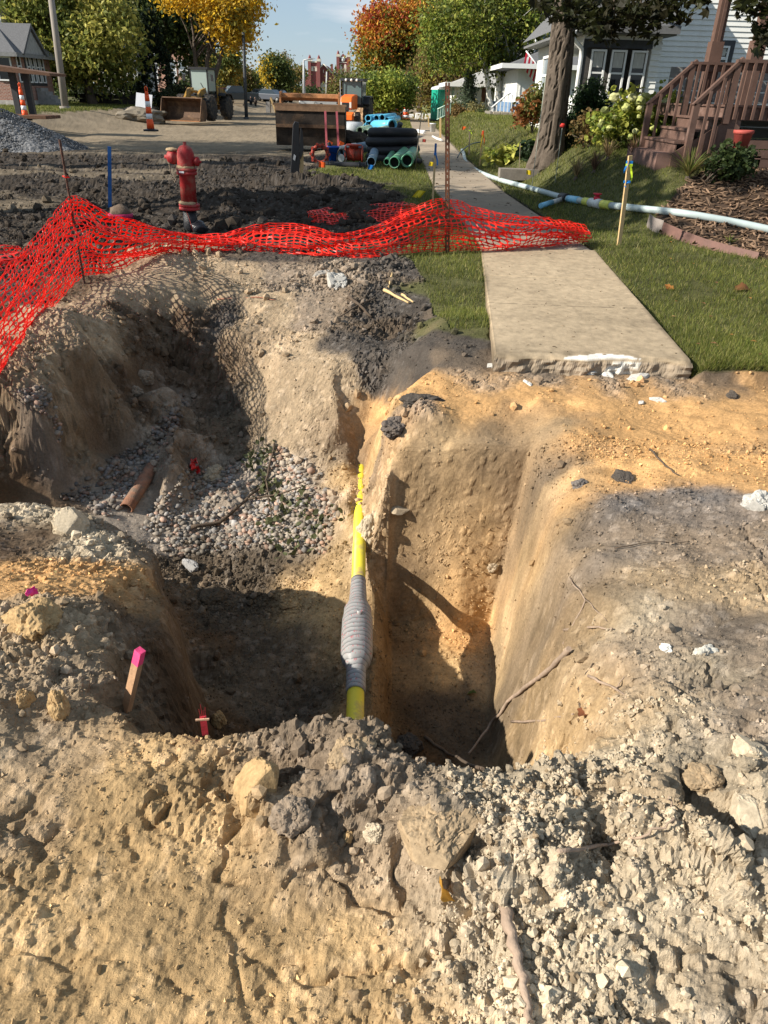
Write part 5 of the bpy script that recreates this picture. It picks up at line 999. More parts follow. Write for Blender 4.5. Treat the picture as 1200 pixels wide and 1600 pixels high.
# ---- blue and white house
def house_blue():
    Y0 = 46.0; g = atY(800,198,Y0).z; B = Bd('blue_white_house', 'single-storey white house with a pale blue skirt, block foundation and flag', 'house', (7, Y0+4, g))
    P_ = lambda x, y, Y=Y0: atY(x, y, Y)
    xl = P_(806,150).x; xr = xl+9; zb = P_(806,160).z; zf = P_(800,184).z; ze = P_(806,107).z; blue = M('blue_siding', (.13,.22,.36), .6, .08, 4, .05)
    B.mesh('wall', white, lambda m: m.b2((xl, Y0, zb), (xr, Y0+10, ze)))
    for k in range(3): B.mesh('siding_board', blue, lambda m: m.b2((xl-.28, Y0-.3, zf+k*(zb-zf)/3+.01), (xr, Y0+9.7, zf+(k+1)*(zb-zf)/3-.01)))
    B.mesh('skirt', blue, lambda m: m.b2((xl-.26, Y0-.28, zf-.01), (xr, Y0+9.6, zb)))
    for k in range(16): B.mesh('batten', trimw, lambda m: m.b2((xl-.03, Y0+.3+k*.6, zb+.02), (xl-.002, Y0+.36+k*.6, ze)))
    for k in range(7): B.mesh('batten', trimw, lambda m: m.b2((xl+.15+k*1.2, Y0-.03, zb+.02), (xl+.2+k*1.2, Y0-.002, ze)))
    blk = M('foundation_block', (.34,.29,.22), .9, .25, 3, .5)
    for r in range(3):
        for k in range(10):
            B.mesh('block', blk, lambda m: m.box((xl-.3+.2*(r % 2)+.42*k+.2, Y0-.3, g+.0+r*(zf-g)/3+.1), (.4, .16, (zf-g)/3-.015)), bevel=.02)
    B.mesh('foundation', M('mortar', (.2,.18,.15), .9), lambda m: m.b2((xl-.2, Y0-.26, g-.5), (xr, Y0+9.6, zf)))
    def rf(m):
        e = ze; a = (xl-1.0, Y0-1.0, e); b = (xr+.5, Y0-1.0, e); c = (xr+.5, Y0+11, e); d = (xl-1.0, Y0+11, e); r0 = (xl+4, Y0+4, e+1.9); r1 = (xl+4, Y0+7, e+1.9); r2 = (xr+.5, Y0+4, e+1.9)
        m.add([a, b, c, d, r0, r1, r2], [(0,1,6,4),(3,0,4,5),(2,3,5),(1,2,6),(0,3,2,1)])
    B.mesh('roof', shingle, rf); B.mesh('fascia', trimw, lambda m: (m.b2((xl-1.04, Y0-1.04, ze-.02), (xr+.5, Y0-1.0, ze+.2)), m.b2((xl-1.04, Y0-1.0, ze-.02), (xl-1.0, Y0+11, ze+.2))))
    p0 = P_(838,160); p1 = P_(853,115); B.window((p0.x, Y0-.04, p0.z+.05), 0, p1.x-p0.x, p1.z-p0.z, rails=(.5,), fw=.07)
    # entrance stair with white rail and block wall
    sY = 47.5; sa = P_(757,198,sY); sb = P_(789,177,sY)
    for r in range(4):
        for k in range(4): B.mesh('block', blk, lambda m: m.box((sa.x+.2+.42*k+.2*(r % 2), sY-2, sa.z+.1+r*.2), (.4, .2, .185)), bevel=.02)
    B.mesh('stoop', M('mortar', (.2,.18,.15), .9), lambda m: m.b2((sa.x+.05, sY-1.95, sa.z-.4), (xl-.3, sY+1, sa.z+.8)))
    B.mesh('stair_rail', trimw, lambda m: (m.tube([(sa.x+.1, sY-1.9, sa.z+1.0), (sa.x+.9, sY-1.9, sa.z+1.65), (xl-.35, sY-1.9, sa.z+1.7)], .04, 6), [m.b2((sa.x+.15+.2*i, sY-1.92, sa.z+.8), (sa.x+.2+.2*i, sY-1.87, sa.z+1.0+.16*min(i, 4))) for i in range(8)]))
    fl = thing('house_flag', 'red and white striped flag on a slanted white pole at the blue and white house', 'flag', P_(853,122)+Vector((0, -.4, 0)))
    a = P_(853,122)-P_(853,122); bb = P_(820,80)-P_(853,122); mb = MB(); mb.tube([a, bb], .03, 6); mb.build('pole', trimw, fl)
    sm = [M('flag_red', (.5,.02,.04), .7, .1, 10, 0), M('flag_white', (.75,.75,.72), .7, .05, 10, 0)]; n = bb.normalized()
    e0 = bb*.98; e1 = bb*.3; dn = Vector((-.1, .0, -.75)); 
    for k in range(9):
        t0, t1 = k/9, (k+1)/9; p = e0.lerp(e1, t0); q_ = e0.lerp(e1, t1); mb = MB(); pts = []
        for j in range(5):
            u = j/4; w = Vector((.0, .07*math.sin(u*5+k*.6), 0)); pts += [p+dn*u+w, q_+dn*u+w]
        mb.add(pts, [(2*j, 2*j+1, 2*j+3, 2*j+2) for j in range(4)]); mb.build('stripe', sm[k % 2], fl)
    # steep blue gable house behind it
    B2 = Bd('blue_gable_house', 'tall dark blue gabled house rising behind the maple trunk', 'house', (12, 60, 1)); Yg = 58; a = atY(829,105,Yg); t = atY(862,-30,Yg); 
    B2.mesh('gable_wall', M('navy_siding', (.035,.075,.15), .6, .1, 4, .1), lambda m: m.prism([(a.x, a.z-4), (a.x, a.z), (t.x, t.z), (t.x+(t.x-a.x), a.z), (t.x+(t.x-a.x), a.z-4)], Yg, Yg+9))
    B2.mesh('barge_board', trimw, lambda m: [m.tube([(a.x-.3, Yg-.3, a.z-.6), (t.x, Yg-.3, t.z+.15)], .14, 4, smooth=False), m.tube([(t.x, Yg-.3, t.z+.15), (2*t.x-a.x+.3, Yg-.3, a.z-.6)], .14, 4, smooth=False)])
    B2.mesh('roof', shingle, lambda m: m.add([(a.x-.35, Yg-.4, a.z-.6), (t.x, Yg-.4, t.z+.3), (t.x, Yg+9, t.z+.3), (a.x-.35, Yg+9, a.z-.6), (2*t.x-a.x+.35, Yg-.4, a.z-.6), (2*t.x-a.x+.35, Yg+9, a.z-.6)], [(0,1,2,3),(1,4,5,2)]))
    w = atY(853,70,Yg); B2.window((w.x-.9, Yg-.03, w.z-1), 0, .9, 1.7, gl=glass_lt, fw=.12)
house_blue()
def house_white2():
    Y0 = 58.0; P_ = lambda x, y, Y=Y0: atY(x, y, Y); g = P_(712,186).z; B = Bd('white_bungalow', 'white bungalow with a brown-shaded picture window behind the conical cedar', 'house', (6, Y0+4, g))
    xl = P_(713,150).x; xr = P_(770,150).x+3; ze = P_(713,134).z; x2 = P_(742,150).x
    B.mesh('wall', white, lambda m: (m.b2((xl, Y0+2, g-.3), (xr, Y0+10, ze)), m.b2((x2, Y0, g-.2), (xr, Y0+1.999, ze))))
    B.mesh('lower_siding', trimw, lambda m: [m.b2((x2-.02, Y0-.04, g+.3+k*.35), (xr, Y0-.002, g+.62+k*.35)) for k in range(3)])
    B.mesh('foundation', M('foundation_block', (.3,.26,.2)), lambda m: m.b2((x2-.03, Y0-.03, g-.3), (xr, Y0-.001, g+.28)))
    B.mesh('roof', M('pale_roof', (.36,.35,.33), .9, .2, 4, .2), lambda m: m.add([(xl-.8, Y0-.8, ze), (xr+.5, Y0-.8, ze), (xr+.5, Y0+11, ze), (xl-.8, Y0+11, ze), (xl+4, Y0+5, ze+1.7), (xr-1, Y0+5, ze+1.7)], [(0,1,5,4),(3,0,4),(2,3,4,5),(1,2,5),(0,3,2,1)]))
    B.mesh('fascia', trimw, lambda m: (m.b2((xl-.85, Y0-.85, ze-.05), (xr+.5, Y0-.8, ze+.2)), m.b2((xl-.85, Y0-.8, ze-.05), (xl-.8, Y0+11, ze+.2))))
    w0 = P_(749,162); w1 = P_(769,130); B.window((w0.x, Y0-.05, w0.z), 0, w1.x-w0.x, w1.z-w0.z, gl=M('shaded_glass', (.14,.055,.03), .2, .5, 2, 0), mull=(.55,), rails=(), fw=.08); w0 = P_(737,160); B.window((w0.x, Y0+1.96, w0.z), 0, .5, 1.6, fw=.08)
house_white2()
# ---- left side of the street
def house_brick():
    Y0 = 50.0; P_ = lambda x, y, Y=Y0: atY(x, y, Y); g = P_(30,166).z; B = Bd('brick_house', 'small dark brick house with white-framed windows and a porch gable at far left', 'house', (P_(20,150).x, Y0+3, g))
    xl = P_(-90,100).x; xr = P_(24,110).x; ze = P_(30,84).z; Yr = xr/atY(79,110,1.0).x; yy = lambda px: xr/atY(px,110,1.0).x
    B.mesh('wall', brick_red, lambda m: m.b2((xl, Y0, g+.3), (xr, Yr, ze)))
    B.mesh('foundation', M('pale_stone', (.42,.39,.35), .9, .3, 3, .5), lambda m: m.b2((xl, Y0-.05, g-.6), (xr+.05, Yr+.05, g+.3)))
    xe = xr+.5; ye = Y0-.6; yf = Yr+.6; zr = ze+2.0
    B.mesh('roof', shingle, lambda m: m.add([(xl-3, ye, ze), (xe, ye, ze), (xe, yf, ze), (xl-3, yf, ze), (xl-1, (ye+yf)/2, zr), (xe-2.6, (ye+yf)/2, zr)], [(0,1,5,4),(3,0,4),(2,3,4,5),(1,2,5),(0,3,2,1)]))
    B.mesh('fascia', M('grey_fascia', (.2,.2,.2), .7), lambda m: (m.b2((xl-3, ye-.04, ze-.16), (xe+.04, ye, ze+.05)), m.b2((xe, ye, ze-.16), (xe+.04, yf, ze+.05))))
    gy = yy(46); B.mesh('porch_gable', M('gable_grey', (.32,.32,.31), .7), lambda m: m.prism([(gy-1.5, ze+.06), (gy, ze+1.35), (gy+1.5, ze+.06)], xe-.25, xe-.05, 'YZ'))
    B.mesh('gable_roof', shingle, lambda m: (m.prism([(gy-1.8, ze+.0), (gy-1.6, ze-.02), (gy+.02, ze+1.42), (gy, ze+1.62)], xe-3, xe+.1, 'YZ'), m.prism([(gy+1.8, ze+.0), (gy+1.6, ze-.02), (gy-.02, ze+1.42), (gy, ze+1.62)], xe-3.001, xe+.101, 'YZ')))
    p = P_(0,126); q_ = P_(16,88); B.window((p.x, Y0-.02, p.z), 0, q_.x-p.x, q_.z-p.z, gl=glass, rails=(.5,), fw=.08)
    for a, b_ in ((27,33),(42,47),(49,54),(56,61),(63,68)): B.window((xr+.03, yy(a), g+1.25), R(90), yy(b_)-yy(a), 1.7, rails=(.5,), fw=.07)
    B.mesh('porch_shade_panel', darktrim, lambda m: m.b2((xr, yy(40), g+1.1), (xr+.025, yy(70), ze-.1)))  # dark panel paints the shade around the street-side windows
    for k in range(5): B.mesh('front_step', M('old_concrete', (.26,.25,.24), .9, .2, 4, .3), lambda m: m.b2((xr+.05+.28*k, yy(50), g-.4), (xr+.05+.28*(k+1), yy(62), g+1.0-.2*k)))
    B.mesh('side_wing', white, lambda m: m.b2((xl-3, Yr+1, g), (P_(3,40,Yr+1).x, Yr+4, ze+3.4))); B.mesh('wing_roof', shingle, lambda m: m.prism([(xl-3, ze+3.4), (xl-2, ze+6), (P_(8,30,Yr+1).x, ze+3.3)], Yr+.8, Yr+4.2))
house_brick()
def house_left_white():
    Y0 = 78.0; P_ = lambda x, y, Y=Y0: atY(x, y, Y); g = P_(180,142).z; B = Bd('old_white_house', 'weathered white house with a glassed porch half hidden behind the left trees', 'house', (P_(190,140).x, Y0+4, g))
    wg = M('weathered_white', (.40,.40,.38), .8, .15, 2, .1); xl = P_(165,100).x; xr = P_(214,100).x; ze = P_(200,97).z
    B.mesh('porch_wall', wg, lambda m: m.b2((xl, Y0, g-.6), (xr, Y0+6, ze))); B.mesh('porch_roof', M('dark_roof', (.06,.055,.055), .9), lambda m: m.add([(xl-.3, Y0-.5, ze+1.0), (xr+.4, Y0-.5, ze-.1), (xr+.4, Y0+6.5, ze-.1), (xl-.3, Y0+6.5, ze+1.0), (xl-.3, Y0-.5, ze+.7), (xr+.4, Y0-.5, ze-.3)], [(0,1,2,3),(0,4,5,1)]))
    for k in range(5): B.window((P_(190,128).x+k*.33, Y0-.03, P_(190,132).z), 0, .3, 1.5, fw=.05, gl=glass_lt)
    x2 = P_(178,60,Y0+6).x
    B.mesh('tall_wing', wg, lambda m: m.b2((P_(150,60,Y0+6).x, Y0+6.01, g), (x2, Y0+14, P_(170,75,Y0+6).z))); B.mesh('steep_roof', M('metal_roof', (.25,.26,.28), .4, .2, 3, .1, .5), lambda m: m.prism([(P_(150,60,Y0+6).x-.3, P_(170,75,Y0+6).z), (P_(166,15,Y0+6).x, P_(166,10,Y0+6).z), (x2+.7, P_(170,75,Y0+6).z)], Y0+5.6, Y0+14.2))
house_left_white()
def block_left():
    Y0 = 120.0; P_ = lambda x, y, Y=Y0: atY(x, y, Y); g = P_(240,150).z; B = Bd('brick_block', 'pinkish brick institutional building with paired white windows behind the dark spruce', 'building', (P_(230,140).x, Y0+8, g))
    xl = P_(150,100).x; xr = P_(300,100).x; zt = P_(220,72).z; B.mesh('wall', brick_org, lambda m: m.b2((xl, Y0, g-1), (xr, Y0+16, zt))); B.mesh('parapet', M('pale_stone', (.42,.39,.35)), lambda m: m.b2((xl-.1, Y0-.1, zt), (xr+.1, Y0+16.1, zt+.35)))
    for (x, y) in ((200,107),(217,107),(200,131),(217,131),(182,107),(234,107),(234,131),(262,118),(262,140),(280,118)):
        p = P_(x, y); B.window((p.x, Y0-.05, p.z), 0, 1.35, 1.9, rails=(.35,), fw=.14, gl=glass_lt)
block_left()
def church():
    Y0 = 260.0; P_ = lambda x, y, Y=Y0: atY(x, y, Y); g = P_(500,152).z-1.5; B = Bd('red_brick_church', 'red brick church with two square towers, one carrying a white clock face', 'church', (P_(508,140).x, Y0+10, g))
    def X(x): return P_(x, 120).x
    def Z(y): return P_(510, y).z
    pale = M('church_stone', (.66,.60,.50), .8, .1, 1, .05)
    B.mesh('gable_wall', brick_dk, lambda m: m.prism([(X(492), g), (X(492), Z(114)), (X(505.5), Z(101)), (X(519), Z(114)), (X(523), Z(118)), (X(523), g)], Y0, Y0+20))
    B.mesh('gable_coping', pale, lambda m: (m.tube([(X(492)-.1, Y0-.2, Z(114)), (X(505.5), Y0-.2, Z(100.6))], .2, 4), m.tube([(X(505.5), Y0-.2, Z(100.6)), (X(519), Y0-.2, Z(114))], .2, 4)))
    sl = M('church_slate', (.10,.10,.11), .8, .2, 1, .1)
    B.mesh('nave_roof', sl, lambda m: m.prism([(X(478), Z(122)), (X(480), Z(112)), (X(550), Z(114)), (X(552), Z(126))], Y0+4, Y0+22)); B.mesh('nave_wall', brick_dk, lambda m: m.b2((X(476), Y0+3, g), (X(560), Y0+22, Z(121))))
    def tower(x0, x1, ytop, nm, clock):
        w = X(x1)-X(x0); y0 = Y0-2 if not clock else Y0+6
        o = B.mesh(nm, brick_dk, lambda m: m.b2((X(x0), y0, g), (X(x1), y0+w, Z(ytop))))
        loc = lambda fn, n_, mt: B.mesh(n_, mt, fn, parent=o)
        for a in (0, 1):
            for b_ in (0, 1):
                cx = X(x0)+a*w; cy = y0+b_*w; loc(lambda m: (m.b2((cx-.45, cy-.45, g), (cx+.45, cy+.45, Z(ytop)+.6)), m.lathe([(.4, 0), (.0, 1.1)], (cx, cy, Z(ytop)+.9), 4, smooth=False)), 'buttress', brick_dk); loc(lambda m: m.b2((cx-.5, cy-.5, Z(ytop)+.2), (cx+.5, cy+.5, Z(ytop)+.9)), 'buttress_cap', pale)
        loc(lambda m: m.b2((X(x0)-.1, y0-.15, Z(ytop)-.1), (X(x1)+.1, y0+w, Z(ytop)+.25)), 'parapet', pale)
        loc(lambda m: m.b2((X(x0)-.1, y0-.12, Z(ytop+7)-.2), (X(x1)+.1, y0-.02, Z(ytop+7))), 'string_course', pale)
        for k in (0, 1):
            cx = X(x0)+w*(.3+.4*k); h0 = Z(ytop+(25 if clock else 14)); h1 = Z(ytop+(10 if clock else 7))
            loc(lambda m: m.prism([(cx-.38, h0), (cx-.38, h1-.5), (cx-.2, h1-.12), (cx, h1), (cx+.2, h1-.12), (cx+.38, h1-.5), (cx+.38, h0)], y0-.08, y0-.01), 'louvre', pale)
        if clock:
            c = loc(lambda m: m.lathe([(0, 0), (.62, 0), (.62, .1), (0, .1)], ((X(x0)+X(x1))/2, y0-.2, Z(ytop+3)), 20, 'Y'), 'clock_face', M('clock_white', (.8,.8,.76), .5, .03, 1, 0))
            loc(lambda m: m.prism([((X(x0)+X(x1))/2-.9, Z(ytop)+.2), ((X(x0)+X(x1))/2, Z(ytop)+1.1), ((X(x0)+X(x1))/2+.9, Z(ytop)+.2)], y0-.1, y0+.1), 'small_gable', brick_dk)
            loc(lambda m: (m.b2(((X(x0)+X(x1))/2-.04, y0-.24, Z(ytop+3)), ((X(x0)+X(x1))/2+.04, y0-.21, Z(ytop+3)+.5)), m.b2(((X(x0)+X(x1))/2, y0-.24, Z(ytop+3)-.04), ((X(x0)+X(x1))/2+.35, y0-.21, Z(ytop+3)+.04))), 'clock_hands', M('black_iron', (.02,.02,.02)))
    tower(485, 499, 98, 'tower', False); tower(526, 542.5, 88, 'clock_tower', True)
    B.mesh('chimney', brick_dk, lambda m: m.b2((X(516.3), Y0+1, Z(118)), (X(519.6), Y0+2.2, Z(99.5)))); B.mesh('slit_window', pale, lambda m: m.b2((X(505), Y0-.08, Z(114)), (X(506), Y0-.01, Z(109))))
    B.mesh('great_window', pale, lambda m: m.prism([(X(500), g), (X(500), Z(134)), (X(501.5), Z(130.5)), (X(505), Z(128.5)), (X(508.5), Z(130.5)), (X(510), Z(134)), (X(510), g)], Y0-.1, Y0-.01))
    for x in (476,482,485,492): B.mesh('stone_band', pale, lambda m: m.b2((X(x), Y0-2.4, g), (X(x+2.6), Y0-2.05, Z(138))))
    B.mesh('front_wall', brick_dk, lambda m: m.prism([(X(476), g), (X(476), Z(128)), (X(485), Z(126)), (X(490), Z(119)), (X(494), Z(119)), (X(494), g)], Y0-2.04, Y0-.3))
church()
def low_buildings():
    Y0 = 190.0; P_ = lambda x, y: atY(x, y, Y0); g = P_(400,150).z-2; B = Bd('flat_roofed_building', 'long low brown building with a flat roof beyond the parked cars', 'building', (P_(400,140).x, Y0+10, g))
    tan = M('tan_fascia', (.38,.32,.24), .8, .1, 1, 0); dk = M('brown_wall', (.10,.08,.065), .9, .2, 1, 0)
    B.mesh('wall', dk, lambda m: m.b2((P_(345,140).x, Y0, g), (P_(440,140).x, Y0+20, P_(400,141).z))); B.mesh('roof', tan, lambda m: m.prism([(P_(350,141).x, P_(400,141).z), (P_(357,134).x, P_(400,135).z), (P_(417,136).x, P_(417,136).z), (P_(428,142).x, P_(428,141).z)], Y0-.6, Y0+20))
    for k in range(6): B.window((P_(352+k*13,147).x, Y0-.05, P_(400,147).z), 0, 1.6, .8, rails=(), fw=.08)
    sp = Bd('distant_spire', 'thin dark green steeple on the skyline left of the round tree', 'steeple', (atY(407,135,330).x, 330, 0)); t = atY(407,119,330); sp.mesh('spire', M('green_spire', (.03,.06,.05)), lambda m: (m.lathe([(.9, 0), (0, t.z-2)], (t.x, 330, 2.0), 6, smooth=False), m.b2((t.x-1, 329, -2), (t.x+1, 331, 2.1))))
    # orange brick house at the end of the sidewalk, shed-like shelter
    Y1 = 130; Q = lambda x, y: atY(x, y, Y1); g = Q(640,176).z; b2 = Bd('orange_gable_house', 'little orange-tan gabled house at the far end of the sidewalk', 'house', (Q(638,170).x, Y1+4, g))
    b2.mesh('wall', brick_org, lambda m: m.prism([(Q(622,170).x, g-.5), (Q(622,160).x, Q(622,163).z), (Q(635,150).x, Q(635,151).z), (Q(645,160).x, Q(645,161).z), (Q(645,170).x, g-.5)], Y1, Y1+9)); b2.mesh('roof', M('tan_roof', (.4,.25,.16), .9), lambda m: [m.tube([(Q(621,163).x, Y1-.2, Q(621,163.5).z), (Q(635,150).x, Y1-.2, Q(635,150.4).z)], .2, 4), m.tube([(Q(646,161).x, Y1-.2, Q(646,161.5).z), (Q(635,150).x, Y1-.2, Q(635,150.4).z)], .2, 4)])
    w = Q(633,172); b2.window((w.x, Y1-.06, w.z-.3), 0, .8, 1.1, gl=glass_lt, fw=.08)
    # grey garage wall and white van-like trailer behind the big bucket
    Y2 = 150; Q = lambda x, y: atY(x, y, Y2)
    b3 = Bd('grey_garage', 'grey block garage seen through the gap of the rusty bucket', 'building', (Q(460,165).x, Y2+5, -1)); b3.mesh('wall', M('grey_block', (.3,.33,.34), .8, .15, 1, .1), lambda m: m.b2((Q(440,160).x, Y2, -2), (Q(475,160).x, Y2+8, Q(450,152).z))); b3.mesh('roof', darktrim, lambda m: m.b2((Q(439,150).x, Y2-.3, Q(450,152).z), (Q(476,150).x, Y2+8, Q(450,150.5).z)))
    for k in range(3): b3.mesh('door', M('pale_door', (.45,.44,.4)), lambda m: m.b2((Q(446+k*9,160).x, Y2-.05, -1), (Q(451+k*9,160).x, Y2-.01, Q(450,156).z)))
low_buildings()
# retaining wall and board fence pieces on the left bank
p0 = atY(120,168,60); p1 = atY(230,167,60); mb = MB()
rw = thing('retaining_wall', 'long dark timber retaining wall below the left yards', 'wall', (p0.x, 60, p0.z)); 
for k in range(3):
    for j in range(5):
        w = (p1.x-p0.x)/5; m2 = MB(); m2.box((w*(j+.5)+(.3 if k % 2 else 0), 0, .15+k*.3), (w-.04, .3, .28)); m2.build('timber', M('dark_timber', (.055,.045,.04), .9, .3, 6, .4), rw, bevel=.02)
p = atY(226,166,52); mb = MB(); mb.box((0, 0, .4), (1.0, .05, .8), 0, -.3, .12); o = mb.build('leaning_board', M('panel_white', (.62,.63,.66), .6, .05, 3, 0), loc=(p.x, 52, p.z-.1)); tag(o, 'white board leaning on the dark timber wall left of the loader', 'panel')
# timber shelter at left
def shelter():
    Y = 34.0; P_ = lambda x, y: atY(x, y, Y); g = P_(30,182).z; r = thing('timber_shelter', 'rough timber lean-to frame on planks beside the gravel pile', 'shelter', (P_(40,180).x, Y, g)); L = Vector((P_(40,180).x, Y, g)); br = M('old_brown_wood', (.12,.065,.04), .9, .3, 5, .4, stretch=(1,4,4)); tn = M('tan_post', (.34,.26,.16), .9, .2, 5, .3)
    def bx(nm, a, b, m): mb = MB(); mb.b2(Vector(a)-L, Vector(b)-L); mb.build(nm, m, r, bevel=.01)
    a = P_(-30,98); b = P_(90,115)
    for k in range(4):
        mb = MB(); mb.add([Vector(v)-L for v in ((a.x, Y-.8+.42*k, a.z), (b.x, Y-.8+.42*k, b.z), (b.x, Y-.4+.42*k, b.z), (a.x, Y-.4+.42*k, a.z), (a.x, Y-.8+.42*k, a.z-.22), (b.x, Y-.8+.42*k, b.z-.1), (b.x, Y-.4+.42*k, b.z-.1), (a.x, Y-.4+.42*k, a.z-.22))], [(0,1,2,3),(4,7,6,5),(0,4,5,1),(3,2,6,7),(0,3,7,4),(1,5,6,2)]); mb.build('roof_plank', br, r)
    for (x0, x1, m, dy) in ((0,7,tn,-.7),(24,33,darktrim,0),(40,49,darktrim,.3)): p = P_(x0,175); q_ = P_(x1,110); bx('post', (p.x, Y+dy, g-.1), (P_(x1,175).x, Y+dy+.2, P_(30,110).z-.02), m)
    for k in range(3): p = P_(15,176); bx('floor_plank', (p.x-.5, Y-1.5+.5*k, g-.08+.06), (P_(95,180).x, Y-1.04+.5*k, g+.1), br)
shelter()
# ================================================================== VEGETATION
leafm = VM('leaf', rough=.55, bump=0, var=.12, vscale=3, spec=.25, transl=.42); barkm = M('bark', (.11,.085,.065), .95, .4, 5, .9, stretch=(3,3,.6), bdist=.03); birchm = M('birch_bark', (.62,.60,.55), .7, .15, 3, .2, dirt=(.05,.045,.04), dirt_amt=.15, stretch=(1,1,3))
G_DK = [(.035,.055,.018), (.055,.08,.025), (.08,.10,.03)]; G_MID = [(.09,.12,.03), (.13,.15,.035), (.17,.17,.04)]; G_YEL = [(.24,.22,.05), (.36,.29,.06), (.13,.14,.03)]; GOLD = [(.62,.38,.03), (.72,.46,.03), (.5,.33,.04)]
RED = [(.33,.07,.035), (.42,.10,.04), (.45,.2,.04)]; ORANGE = [(.52,.21,.035), (.55,.3,.04), (.3,.22,.04)]; BROWN = [(.20,.13,.05), (.14,.11,.04), (.25,.17,.07)]; LIME = [(.25,.30,.05), (.33,.34,.06), (.16,.22,.04)]
def leaf_mesh(name, C, size, col, n_per, rc, shape='diamond', up=.3, seed=0, flat=.7):
    """C m*3 clump centres, col m*3; n_per leaves round each"""
    r = np.random.default_rng(seed); m = len(C); n = m*n_per; P0 = np.repeat(C, n_per, 0)+r.normal(0, 1, (n, 3))*np.array((1, 1, flat))*(rc if np.isscalar(rc) else np.repeat(rc, n_per)[:, None])
    cc = np.repeat(col, n_per, 0)*r.uniform(.65, 1.4, (n, 1)); nn = r.normal(0, 1, (n, 3)); nn[:, 2] += up; nn /= np.linalg.norm(nn, axis=1)[:, None]
    a = np.cross(nn, r.normal(0, 1, (n, 3))); a /= np.linalg.norm(a, axis=1)[:, None]+1e-9; b = np.cross(nn, a); s = size*r.uniform(.6, 1.35, (n, 1))
    if shape == 'maple':
        ang = np.radians([90, 62, 40, 18, -8, -40, -90, -140, -172, 162, 140, 118]); rad = np.array([1, .5, .85, .45, .75, .42, .35, .42, .75, .45, .85, .5])
    elif shape == 'diamond': ang = np.radians([90, 0, -90, 180]); rad = np.array([1, .55, .9, .55])
    else: ang = np.radians([90, 40, -20, -90, 200, 140]); rad = np.array([1, .7, .6, .8, .6, .7])
    k = len(ang); V = P0[:, None]+(a[:, None]*np.cos(ang)[None, :, None]+b[:, None]*np.sin(ang)[None, :, None])*rad[None, :, None]*s[:, None]*.5+nn[:, None]*(.12*s[:, None]*np.abs(np.cos(ang))[None, :, None])
    F = np.arange(n*k).reshape(n, k); return np_mesh(name, V.reshape(-1, 3), F, [leafm], False, np.repeat(np.clip(cc, .005, .9), k, 0))
def clumps(ells, n, seed, hole=.25, freq=.45, shell=.55):
    """points filling ellipsoids (c, r) with gaps"""
    r = np.random.default_rng(seed); out = []; vol = np.array([e[1][0]*e[1][1]*e[1][2] for e in ells]); vol = vol/vol.sum()
    while sum(len(o) for o in out) < n:
        k = r.choice(len(ells), 4*n, p=vol); d = r.normal(0, 1, (4*n, 3)); d /= np.linalg.norm(d, axis=1)[:, None]; rad = r.uniform(shell, 1.03, 4*n)
        c = np.array([e[0] for e in ells])[k]; s = np.array([e[1] for e in ells])[k]; p = c+d*rad[:, None]*s*(1+.42*fbm(d[:, 0]*2.3+seed, d[:, 1]*2.3, d[:, 2]*2.3, 4))[:, None]
        g = fbm(p[:, 0]*freq+seed*3, p[:, 1]*freq, p[:, 2]*freq, 3) > -hole; out.append(p[g])
    return np.concatenate(out)[:n]
def pick(pal, C, seed, zgrad=None):
    r = np.random.default_rng(seed+5); pal = np.array(pal); f = (fbm(C[:, 0]*.5+seed, C[:, 1]*.5, C[:, 2]*.5, 3)+.6)/1.2*len(pal); i = np.clip((f+r.normal(0, .5, len(C))).astype(int), 0, len(pal)-1); return pal[i]
def tree(name, label, base, ells, n, per, size, rc, palette, trunk_r=.25, fork=.35, seed=1, group=None, bark=None, limbs=10, shape='diamond', hole=.25, flat=.7, shell=.5, freq=.45, cat='tree', lean=(0, 0), stems=1, col_fn=None):
    """base world point; ellipsoids relative to it"""
    bz = Vector(base); o = thing(name, label, cat, bz, group=group); C = clumps(ells, n, seed, hole, freq, shell); rr = random.Random(seed)
    col = pick(palette, C, seed) if col_fn is None else col_fn(C, seed)
    c = np.array([e[0] for e in ells]).mean(0); top = c[2]; mb = MB()
    for s in range(stems):
        ox = (s-(stems-1)/2)*trunk_r*1.6; tx = c[0]*.6+ox*5+lean[0]; ty = c[1]*.6+lean[1]
        f = Vector((tx*.35+ox, ty*.35, top*fork)); mb.tube([(ox, 0, -.3), (ox, 0, .15), f*.5+Vector((ox*.5+rr.uniform(-.1, .1), 0, 0)), f, Vector((tx*.7, ty*.7, top*.8)), Vector((tx, ty, top*1.15))], [trunk_r*1.5, trunk_r*1.05, trunk_r*.9, trunk_r*.75, trunk_r*.4, trunk_r*.12], 10)
        for k in range(limbs):
            e = Vector(C[rr.randrange(len(C))]); t = rr.uniform(0, .8); st_ = f.lerp(Vector((tx, ty, top*1.1)), t*.8); m = st_.lerp(e, .5)+Vector((rr.uniform(-.3, .3), rr.uniform(-.3, .3), rr.uniform(0, .08*top))); w = trunk_r*(.42-.3*t)
            mb.tube([st_, st_.lerp(m, .5)+Vector((0, 0, .1)), m, m.lerp(e, .6), e], [w, w*.8, w*.55, w*.35, w*.12], 6)
    mb.build('trunk', bark or barkm, o); link('crown', leaf_mesh('crown', C, size, col, per, rc, shape, seed=seed, flat=flat), o); return o
def gp(px, py, Y): return atY(px, py, Y)
def pxr(px, Y): return px/FPX*(Y*math.cos(PITCH))     # metres for a width in pixels at that depth (near the horizon)
